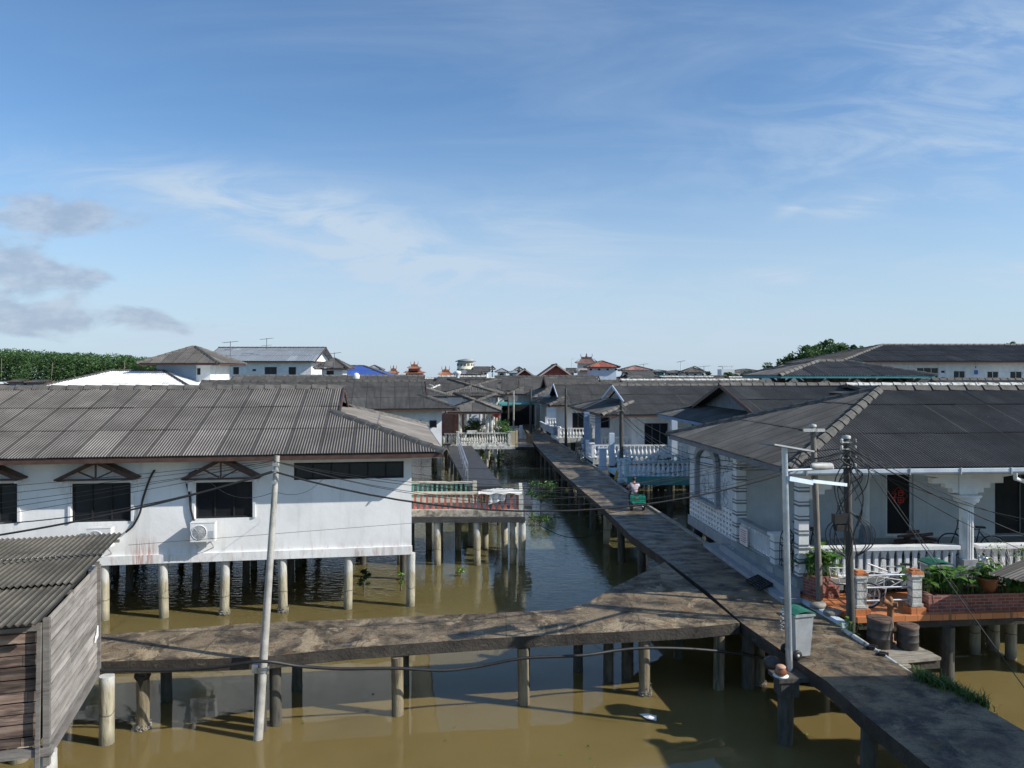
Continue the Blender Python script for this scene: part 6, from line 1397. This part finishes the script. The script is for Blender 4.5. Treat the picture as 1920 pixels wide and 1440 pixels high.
# ---------------------------------------------------------------- trees
for i, (x, D, h, R, lb) in enumerate(((1478, 112, 8.9, 3.4, 'leftmost rounded green tree right of the far houses'), (1512, 108, 9.9, 3.0, 'broad green tree in the middle of the clump at right'), (1548, 112, 11.3, 3.2, 'tallest green tree of the clump left of the two storey roof'),
      (1572, 106, 10.2, 2.6, 'green tree just right of the tallest one'), (1600, 116, 10.9, 2.8, 'green tree partly hidden by the big hip roof'), (1455, 120, 7.6, 2.4, 'low bushy tree at the left end of the clump'), (1530, 118, 9.0, 3.2, 'tree filling the gap behind the middle of the clump'))):
    tree(lb, (px2(x, D), D, .5), h, R, 70+i, .26, 40, 90, LEAFM, 'trees left of the two storey building')
for i, (x, D, h, R) in enumerate(((1335, 134, 6.9, 2.4), (1366, 132, 7.1, 2.6), (1396, 130, 7.0, 2.7), (1425, 128, 7.2, 2.6))):
    tree('low green bush in the row below the far flat topped block', (px2(x, D), D, .5), h, R, 90+i, .3, 16, 60, LEAFM, 'row of bushes below the flat block')
for i, (x, y, D) in enumerate(((1895, 640, 150), (1912, 648, 152), (1762, 647, 150), (1888, 647, 155), (1851, 647, 150))):
    tree('small treetop showing above the long dark roof at the upper right', (px2(x, D), D, .5), CH-(y-HZ)/F*D-.5, 1.1, 100+i, .2, 8, 40, LEAFM, 'treetops above the right roof')
rnd = random.Random(31); mb = MB(); tr = MB()
for k in range(1500):
    y = rnd.uniform(232, 300) if k > 380 else rnd.uniform(228, 244); x = rnd.uniform(-215, -92)*y/250
    if x > -85*y/240: continue
    top = 13.9-4.2*max(0, (x*250/y+165)/75)+rnd.uniform(-1.7, 1.5)+.012*(y-240); top = max(top, 8.5); r = rnd.uniform(1.5, 2.6)
    leafball(mb, (x, y, top-r*.8), r, 40, .42, rnd, .85, .55)
    if k < 700: leafball(mb, (x+rnd.uniform(-2, 2), y-1.5, top-r*2.6), r*1.15, 34, .45, rnd, .9, .5); leafball(mb, (x+rnd.uniform(-2, 2), y-2, max(2, top-r*4.4)), r*1.2, 26, .5, rnd, .9, .5)
    if k % 14 == 0: tr.tube([(x, y-3, 0), (x+rnd.uniform(-.6, .6), y-2.5, top-r)], .13, 4, False)
fo = mb.build('mangrove_forest', LEAFM, None, 'dense green mangrove forest beyond the roofs at the far left', 'forest', None, 'stuff')
o = tr.build('forest_trunks', BARK, fo); o['kind'] = 'stuff'
for i, (x0, x1, yt, lb) in enumerate(((0, 12, 716, 'pale boat shed at the far left edge below the forest'), (12, 45, 712, 'dark jetty shed below the forest with white awning'), (45, 85, 713, 'dark open jetty shed right of the white awning'))):
    farh(lb, x0-(60 if i == 0 else 0), x1, yt, yt+4, 150, 6, ROOFD if i else ROOFW, WHITED if i == 0 else GREYT, .5, .5, piles=2, oh=.3, wb=1.2)

# ---------------------------------------------------------------- mangrove plants in the canal
def sapling(label, x, yb, h, w, n_, seed, mat, ls=.07):
    c = G(x, yb, 0); rnd = random.Random(seed); t = thing('mangrove_plant', label, 'mangrove', c); s = MB(); mb = MB()
    s.tube([c-UP*.3, c+UP*h*.5], .02, 5)
    for k in range(n_):
        e = c+V((rnd.uniform(-w/2, w/2), rnd.uniform(-w/3, w/3), h*rnd.uniform(.35, 1))); s.tube([c+UP*h*rnd.uniform(.1, .5), e], .008, 4, False); leafball(mb, e, w*.16, 16, ls, rnd, 1, .1)
    s.build('stem', BARK, t); mb.build('leaves', mat, t)
sapling('bushy green mangrove plant rising from the canal beside the main walkway', 1014, 952, 1.35, 1.4, 38, 1, LEAF, .09)
sapling('thin low mangrove shoots in front of the bushy one in the canal', 1012, 985, .55, 1.1, 12, 2, LEAF, .07)
sapling('dark mangrove sapling under the long white house near its right corner', 683, 1116, .82, .36, 9, 3, LEAFD, .10)
sapling('small bright green mangrove shoot by the red balcony piles', 864, 1080, .3, .3, 7, 4, LEAFY, .06)
sapling('sparse green shoot by the corner pile of the white house', 752, 1108, .62, .22, 7, 5, LEAFY, .06)
sapling('low green clump in the water beyond the boardwalk', 905, 868, .8, 3.2, 26, 6, LEAF, .13)
for i, (x, y, lb) in enumerate(((790, 862, 'leftmost'), (812, 858, 'middle'), (835, 866, 'rightmost'))): sapling(lb+' of the low green mangrove clumps glimpsed past the brown roof corner', x, y, .9, 1.6, 14, 10+i, LEAF, .12)
bushy('straggly potted plant with dry stems at the walkway edge by the white terrace', G(1096, 862, ZD), .7, .6, .75, 40, .13, 77, LEAF)
# floating litter
rnd = random.Random(5)
c = G(1218, 1347, .0); mb = MB(); mb.add([c+V((-.19, .17, .02)), c+V((-.02, .12, .05)), c+V((.16, .08, .02)), c+V((.12, -.13, .01)), c+V((-.06, -.10, .03)), c+V((0, 0, .06))], [(0, 1, 5), (1, 2, 5), (2, 3, 5), (3, 4, 5), (4, 0, 5)]); mb.build('plastic_bag', CLOTH, None, 'crumpled pale plastic bag floating in the muddy water', 'bag')
lf = [(872, 1322), (852, 1363), (834, 1389), (1053, 1414), (1106, 1423), (1102, 1399), (1512, 1377), (700, 1300), (568, 1356), (1116, 1438)]
for i, (x, y) in enumerate(lf):
    c = G(x, y, .01); mb = MB(); a = rnd.uniform(0, 6); d1 = V((cos(a), sin(a), 0))*.05; d2 = V((-sin(a), cos(a), .1))*.02; mb.add([c-d1, c+d2+UP*.015, c+d1, c-d2], [(0, 1, 2), (0, 2, 3)]); mb.build('floating_leaf', LEAFY if i != 0 else CLOTH, None, 'tiny pale leaf scrap floating on the muddy water' if i else 'white leaf tip poking out of the water between two walkway piles', 'leaf', 'floating scraps')

# ---------------------------------------------------------------- distant poles, lamps, antennas
def fpole(label, x, yt, yb, z, r, mat=POLED):
    b = G(x, yb, z); q = Wp(x, yt, b.y); return mkpole(label, b-UP*.3, q, r, r*.8, mat), q, b
PP, q1, b1 = fpole('utility pole with crossed cables beside the teal terrace gate', 1165, 752, 908, 1.4, .12)
mb = MB(); mb.bar(q1+V((-.3, -.1, -.5)), q1+V((.3, -.1, -.5)), .06, .06); mb.build('crossbar', WOODP, PP)
PQ, q2, b2 = fpole('thin dark utility pole beyond the white terrace', 1061, 728, 836, 1.4, .12)
PR_, q3, b3 = fpole('dark utility pole with street lamp at the walkway bend', 995, 730, 822, 1.4, .12)
mb = MB(); mb.tube([q3-UP*.7, q3+V((1.2, -.3, -.6))], .03, 6); e = q3+V((1.3, -.3, -.62)); mb.tube([e-V((.3, 0, 0)), e, e+V((.3, 0, 0)), e+V((.5, 0, 0))], [.05, .12, .12, .04], 10); mb.build('lamp_arm', WHITE2, PR_)
for x, yt, yb, lb in ((953, 744, 812, 'slim grey pole of the cable frame left of the walkway bend'), (963, 733, 812, 'slim pale pole of the cable frame left of the walkway bend'), (913, 711, 760, 'short dark pole above the far left roofs'), (931, 716, 762, 'dark pole right of the short one above the far roofs'), (973, 718, 770, 'slim dark pole right of the cable frame')):
    fpole(lb, x, yt, yb, 1.6, .09, POLEM if 'pale' in lb else POLED)
def antenna(label, x, yt, yb, D, n_=5, w=.9):
    q, b = Wp(x, yt, D), Wp(x, yb, D); t = thing('television_antenna', label, 'antenna', b, 'rooftop antennas'); mb = MB(); mb.tube([b, q], .035, 6); mb.tube([q+V((-w*.6, 0, -.15)), q+V((w*.6, 0, .0))], .025, 5)
    for k in range(n_): c = q+V((-w*.6+w*1.2*k/(n_-1), 0, -.15+.15*k/(n_-1))); mb.tube([c+V((0, -.4, -.0)), c+V((0, .4, 0))], .018, 4)
    mb.tube([q+V((-w*.5, 0, -.9)), q+V((w*.5, 0, -.8))], .022, 5); mb.build('mast', GREYT, t)
antenna('tall rooftop antenna at the left end of the steel roofed building', 432, 640, 705, 84, 6, 1.3); antenna('rooftop antenna on the ridge of the steel roofed building', 500, 634, 655, 90, 5, 1.2); antenna('leaning rooftop antenna over the small grey hipped house', 627, 661, 690, 82, 5, 1.1); antenna('rooftop antenna right of the solar lamp', 1320, 686, 706, 110, 4, 1.4); antenna('rooftop antenna on the pink roof', 1207, 682, 694, 112, 4, 1.)
t, q, b = fpole('slim white solar street lamp standing above the far roofs', 1277, 679, 745, 1.6, .12, WHITE2); mb = MB(); mb.bar(q+V((-.9, 0, .0)), q+V((.9, .2, .35)), .8, .08); mb.build('solar_panel', GREYT, t)
t, q, b = fpole('slim curved street lamp left of the pagoda', 1072, 673, 730, 1.6, .08, WHITED); mb = MB(); mb.tube([q, q+V((.4, 0, .15)), q+V((.8, 0, .05))], .05, 6); mb.build('lamp_arm', WHITED, t)

# ---------------------------------------------------------------- cables
CB = 'overhead cables'
def cable(label, a, b, sag, r=.009): MB().tube(cat(a, b, sag, 20), r, 5, False).build('cable', BLACK, None, label, 'cable', CB)
LPt = lambda f: b0+dlt*f
off = lambda y, D: Wp(-60, y, D)
cable('thick black cable rising from the left edge to the leaning pole', off(1012, 14.), LPt(.945)+V((0, -.12, 0)), .12, .020)
cable('second thick cable twisted beside the first, left of the leaning pole', off(985, 14.2), LPt(.95)+V((0, -.1, 0)), .22, .011)
cable('thick black cable crossing from the leaning pole to the dark wooden pole', LPt(.945)+V((0, -.12, 0)), Wp(1587, 846, 17.2), 1.05, .020)
for i, (y, f, s) in enumerate(((918, .985, .02), (933, .98, .02), (950, .975, .03), (962, .985, .05), (975, .97, .04))):
    cable('thin wire from the left edge up to the leaning pole top', off(y, 14.5), LPt(f)+V((0, -.09, 0)), s, .005)
for i, (y, s) in enumerate(((812, .95), (820, .72), (832, .55), (842, .85))):
    cable('thin wire sagging from the leaning pole top to the wooden poles', LPt(.98)+V((0, -.09, 0)), Wp((1524 if i < 2 else 1587), y, 18.7 if i < 2 else 17.2), s+.2, .006)
cable('thin pale cable slack in front of the wall between pedimented window and leaning pole', Wp(395, 905, 21.), LPt(.87), .25, .006)
cable('thin slack wire from the leaning pole up to the long strip window', LPt(.87), Wp(606, 897, 22.4), .22, .006)
cable('long thin wire stretched low across the white wall', Wp(240, 1022, 16.5), Wp(1300, 868+72, 26), .0, .005)
cable('cable from the dark pole down to the right edge, thick', Wp(1587, 835, 17.2), Wp(1990, 1030, 15.5), .15, .014)
for i, (y, yy) in enumerate(((830, 1000), (846, 1060), (860, 985))): cable('thin cable fanning from the dark pole to the right edge', Wp(1587, y, 17.2), Wp(1990, yy, 16.), .2, .007)
cable('straight guy wire running from the porch down to the lower right water', Wp(1600, 842, 17.2), Wp(1960, 1345, 13.5), 0., .009)
cable('guy wire from the crossbar pole down to the terrace edge', Wp(1640, 885, 18.), Wp(1830, 1150, 17.6), .05, .007)
for i, (y, yy) in enumerate(((840, 762), (850, 775), (858, 782), (846, 770))):
    cable('cable running from the dark wooden pole to the pole by the teal terrace', Wp(1587, y, 17.2), Wp(1165, yy, 40), .9+.15*i, .012)
for i, (y, yy) in enumerate(((770, 745), (775, 750), (762, 740))):
    cable('cable between the teal terrace pole and the thin pole beyond the white terrace', Wp(1165, y, 40), Wp(1061, yy, 60), .8+.2*i, .016)
for i, (y, yy) in enumerate(((745, 742), (752, 748))): cable('cable between the thin pole and the bend pole', Wp(1061, y, 60), Wp(995, yy, 68), .4+.2*i, .018)
for i, (y, yy, s) in enumerate(((868, 800, .3), (880, 820, .4), (887, 850, .3), (893, 868, .25), (900, 880, .2))):
    cable('thin wire crossing the canal in front of the far boardwalk', Wp(700, y, 24), Wp(1340, yy+55, 26), s, .007)
cable('bare rope stretched from the red terrace corner across the walkway', Wp(990, 970, 28.6), Wp(1300, 926, 24.5), .25, .010)
cable('slack hose hanging from the red terrace corner into the canal', Wp(986, 962, 28.6), Wp(1130, 995, 30), .55, .014)

# ---------------------------------------------------------------- people
def skinmesh(name, J, E, mat, parent, root, sub=1):
    ks = list(J); me = bpy.data.meshes.new(name); me.from_pydata([J[k][0] for k in ks], [(ks.index(a), ks.index(b)) for a, b in E], [])
    me.materials.append(mat); o = bpy.data.objects.new(name, me); COL.objects.link(o); o.parent = parent
    o.modifiers.new('skin', 'SKIN')
    for i, k in enumerate(ks):
        r = J[k][1]; me.skin_vertices[0].data[i].radius = r if isinstance(r, tuple) else (r, r); me.skin_vertices[0].data[i].use_root = (k == root)
    s = o.modifiers.new('sub', 'SUBSURF'); s.levels = sub; s.render_levels = sub; o.modifiers['skin'].use_smooth_shade = True
    return o
def person(label, J, hands, shirt, trous, sm, tm, group=None):
    t = thing('person', label, 'person', (0, 0, 0), group); J = dict(J); E = []
    E += [('pel', 'sp'), ('sp', 'ch'), ('ch', 'nk'), ('nk', 'hb'), ('hb', 'hm'), ('hm', 'ht')]
    hd = V(J['hm'][0]); fw = V(J['fwd'][0]).normalized(); J.pop('fwd'); sd = fw.cross(UP).normalized()
    J['no'] = (hd+fw*.115-UP*.02, .014); J['nr'] = (hd+fw*.09, .02); E += [('hm', 'nr'), ('nr', 'no')]
    for s, q in ((-1, 'L'), (1, 'R')):
        J['ear'+q] = (hd+sd*s*.095-UP*.01, .018); E.append(('hm', 'ear'+q))
        E += [('ch', 'sh'+q), ('sh'+q, 'el'+q), ('el'+q, 'wr'+q), ('wr'+q, 'pa'+q), ('pel', 'hi'+q), ('hi'+q, 'kn'+q), ('kn'+q, 'an'+q), ('an'+q, 'to'+q)]
        w_, p_ = V(J['wr'+q][0]), V(J['pa'+q][0]); d = (p_-w_).normalized(); c = d.cross(UP).normalized() if abs(d.z) < .9 else V((0, 1, 0))
        for k in range(4):
            a = p_+c*(k-1.5)*.021; f1 = a+d*(.035-.004*abs(k-1.3)); f2 = f1+(d*.6-UP*.8).normalized()*.03; J['f%d%s' % (k, q)] = (f1, .010); J['g%d%s' % (k, q)] = (f2, .008); E += [('pa'+q, 'f%d%s' % (k, q)), ('f%d%s' % (k, q), 'g%d%s' % (k, q))]
        J['th'+q] = (w_.lerp(p_, .5)-c*.045*s+d*.02, .010); E.append(('wr'+q, 'th'+q))
    skinmesh('body', J, E, SKIN, t, 'pel')
    g = .026; inf = lambda k, e=g: (J[k][0], (J[k][1] if not isinstance(J[k][1], tuple) else J[k][1][0])+e)
    Js = {k: inf(k) for k in ('pel', 'sp', 'ch', 'shL', 'shR')}; nb = V(J['ch'][0]).lerp(V(J['nk'][0]), .75); Js['nb'] = (nb, .092)
    for k, v_ in Js.items():
        if isinstance(J.get(k, (0, 0))[1], tuple): Js[k] = (v_[0], (J[k][1][0]+g, J[k][1][1]+g))
    Es = [('pel', 'sp'), ('sp', 'ch'), ('ch', 'nb'), ('ch', 'shL'), ('ch', 'shR')]
    for q in 'LR': Js['me'+q] = (V(J['sh'+q][0]).lerp(V(J['el'+q][0]), .8), .062); Es.append(('sh'+q, 'me'+q))
    skinmesh('shirt', Js, Es, sm, t, 'pel')
    Jt = {'pel': (J['pel'][0], (J['pel'][1][0]+.008, J['pel'][1][1]+.008))}; Et = []
    for q in 'LR':
        for a in ('hi', 'kn'): Jt[a+q] = inf(a+q, .016)
        Jt['ca'+q] = (V(J['kn'+q][0]).lerp(V(J['an'+q][0]), .9), .058); Et += [('pel', 'hi'+q), ('hi'+q, 'kn'+q), ('kn'+q, 'ca'+q)]
    skinmesh('trousers', Jt, Et, tm, t, 'pel')
    mb = MB(); c = hd+UP*.03-fw*.018; vs = []; N = 14
    for i in range(6):
        for k in range(N):
            a = 2*pi*k/N; e = pi/2*(1-i/4.6); r = .112*cos(e) if e > -9 else 0; dirv = sd*cos(a)+fw*sin(a)
            z = .118*sin(e); r = .112*cos(e)+.002
            if sin(a) > .35 and i > 3: z = .118*sin(pi/2*(1-3.2/4.6)); r = .10
            if sin(a) < .3 and i == 5: z = -.085; r = .092
            vs.append(c+dirv*r+UP*z)
    mb.add(vs, [(i*N+k, i*N+(k+1) % N, (i+1)*N+(k+1) % N, (i+1)*N+k) for i in range(5) for k in range(N)]+[tuple(range(N))], True); mb.build('hair', HAIR, t)
    mb = MB()
    for s in (-1, 1): mb.lathe([(0, -.006), (.010, 0), (0, .006)], hd+fw*.098+sd*s*.035+UP*.015, 8)
    mb.bar(hd+fw*.10-sd*.022-UP*.055, hd+fw*.10+sd*.022-UP*.055, .006, .008); mb.build('face_marks', HAIR, t)
    for q in 'LR':
        mb = MB(); a, b = V(J['an'+q][0]), V(J['to'+q][0]); mb.tube([a-(b-a)*.35-UP*.04, a-UP*.03, b-UP*.02, b+(b-a)*.12-UP*.025], [.03, .048, .046, .02], 8); mb.build('shoe', BLACK, t)
    return t
SEAT = {'pel': (V((0, -.02, .82)), (.15, .11)), 'sp': (V((0, .02, 1.0)), (.14, .105)), 'ch': (V((0, .06, 1.22)), (.15, .11)), 'nk': (V((0, .09, 1.40)), .055), 'hb': (V((0, .12, 1.48)), .075), 'hm': (V((0, .13, 1.56)), .095), 'ht': (V((0, .12, 1.64)), .07), 'fwd': (V((0, 1, -.08)), 0)}
for s, q in ((-1, 'L'), (1, 'R')):
    SEAT.update({'sh'+q: (V((s*.20, .07, 1.30)), .068), 'el'+q: (V((s*.34, .25, 1.12)), .046), 'wr'+q: (V((s*.31, .50, 1.05)), .03), 'pa'+q: (V((s*.31, .57, 1.05)), .034), 'hi'+q: (V((s*.11, .04, .80)), .095), 'kn'+q: (V((s*.18, .42, .74)), .065), 'an'+q: (V((s*.16, .36, .35)), .042), 'to'+q: (V((s*.17, .52, .32)), .035)})
rp = G(1193, 957, ZD); rdir = radians(6)
rider = person('person in a pale striped shirt riding the cargo tricycle away down the walkway', SEAT, None, None, None, SHIRT, TROU); 
TK = thing('cargo_tricycle', 'motor tricycle with a green crate on its rear wheels, ridden down the main walkway', 'tricycle', (0, 0, 0))
for x, y in ((-.33, -.55), (.33, -.55), (0, .85)): wheel_parts(TK, (x, y, .24), .20, tr=.055)
mb = MB(); mb.box((0, -.12, .62), (.26, .62, .12)); mb.box((0, .1, .45), (.22, .5, .3)); mb.bar((0, .3, .32), (0, .62, .36), .34, .06); mb.bar((0, .62, .3), (0, .68, .98), .30, .08, V((0, 1, 0))); mb.tube([(0, .85, .24), (0, .72, .7), (0, .66, 1.0)], .03, 8); mb.box((0, .84, .46), (.14, .42, .04)); mb.build('body_shell', BLACK, TK)
mb = MB(); mb.box((0, -.1, .73), (.28, .62, .10)); mb.build('seat', BLACK, TK)
mb = MB(); mb.tube([(-.36, .55, 1.04), (-.2, .64, 1.03), (0, .66, 1.0), (.2, .64, 1.03), (.36, .55, 1.04)], .016, 8)
for s in (-1, 1): mb.tube([(s*.25, .62, 1.03), (s*.34, .62, 1.22)], .008, 5); mb.box((s*.36, .61, 1.25), (.11, .02, .07))
mb.build('handlebar', BLACK, TK); mb = MB(); mb.box((0, -.44, .66), (.16, .02, .07)); mb.build('tail_light', REDL, TK)
mb = MB(); mb.bar((-.38, -.55, .24), (.38, -.55, .24), .05, .05); mb.bar((0, -.9, .36), (0, -.2, .40), .05, .05); mb.bar((-.3, -.9, .40), (-.3, -.4, .40), .04, .04); mb.bar((.3, -.9, .40), (.3, -.4, .40), .04, .04); mb.build('rear_frame', GREYT, TK)
CR = thing('plastic_crate', 'green ventilated plastic crate carried on the back of the tricycle', 'crate', (0, 0, 0)); mb = MB(); cx_, cy_, z0, h, w_, d_ = 0, -.62, .43, .36, .70, .46
mb.box((0, cy_, z0+.01), (w_-.06, d_-.06, .02))
for f in (0, 1):
    for s in (-1, 1):
        L = w_ if f == 0 else d_; n_ = 8 if f == 0 else 5
        for zz in (0.03, .13, .23, h-.02):
            hh = .05 if zz != h-.02 else .06
            if f == 0: mb.box((0, cy_+s*d_/2, z0+zz), (w_, .02, hh))
            else: mb.box((s*w_/2, cy_, z0+zz), (.02, d_-.024, hh))
        for k in range(n_+1):
            q = -L/2+L*k/n_
            if f == 0: mb.box((q*.985, cy_+s*(d_/2-.003), z0+h/2), (.028, .016, h))
            else: mb.box((s*(w_/2-.003), cy_+q*.93, z0+h/2), (.016, .028, h))
mb.build('crate_body', CRATE, CR)
for o in (rider, TK, CR): o.location = rp+V((0, .42, .004)); o.rotation_euler = (0, 0, rdir); o.scale = (.78, .78, .78)
ST = {'pel': (V((0, 0, .95)), (.13, .10)), 'sp': (V((0, .02, 1.12)), (.13, .10)), 'ch': (V((0, .05, 1.34)), (.15, .11)), 'nk': (V((0, .08, 1.5)), .052), 'hb': (V((0, .10, 1.56)), .072), 'hm': (V((0, .11, 1.63)), .092), 'ht': (V((0, .10, 1.70)), .068), 'fwd': (V((0, 1, -.15)), 0)}
for s, q in ((-1, 'L'), (1, 'R')):
    ST.update({'sh'+q: (V((s*.19, .06, 1.42)), .062), 'el'+q: (V((s*.26, .2, 1.2)), .044), 'wr'+q: (V((s*.24, .42, 1.1)), .03), 'pa'+q: (V((s*.24, .49, 1.08)), .034), 'hi'+q: (V((s*.1, 0, .92)), .09), 'kn'+q: (V((s*.11, .06*s, .5)), .062), 'an'+q: (V((s*.11, -.06*s-.02, .09)), .042), 'to'+q: (V((s*.13, -.06*s+.12, .05)), .035)})
p2_ = person('person in a dark and white striped shirt standing by a bicycle at the walkway edge', ST, None, None, None, SHIRT2, TROU); p2_.location = G(1093, 854, ZD)+V((.0, .3, 0)); p2_.rotation_euler = (0, 0, radians(-60)); p2_.scale = (.8, .8, .8)
bicycle('dark bicycle with a white bag standing by the person at the walkway edge', G(1086, 866, ZD), radians(24), .32, BLACK)
mb = MB(); c = G(1097, 859, ZD)+UP*.7; mb.box(c, (.42, .3, .5)); mb.build('white_bag', CLOTH, None, 'white bag on the parked bicycle by the white terrace', 'bag')
# dark covered motorbike and heap behind the white terrace rail
bicycle('dark bicycle leaning inside the teal terrace behind its balusters', V((8.0, 40.2, 1.9)), radians(80), .32, BLACK)
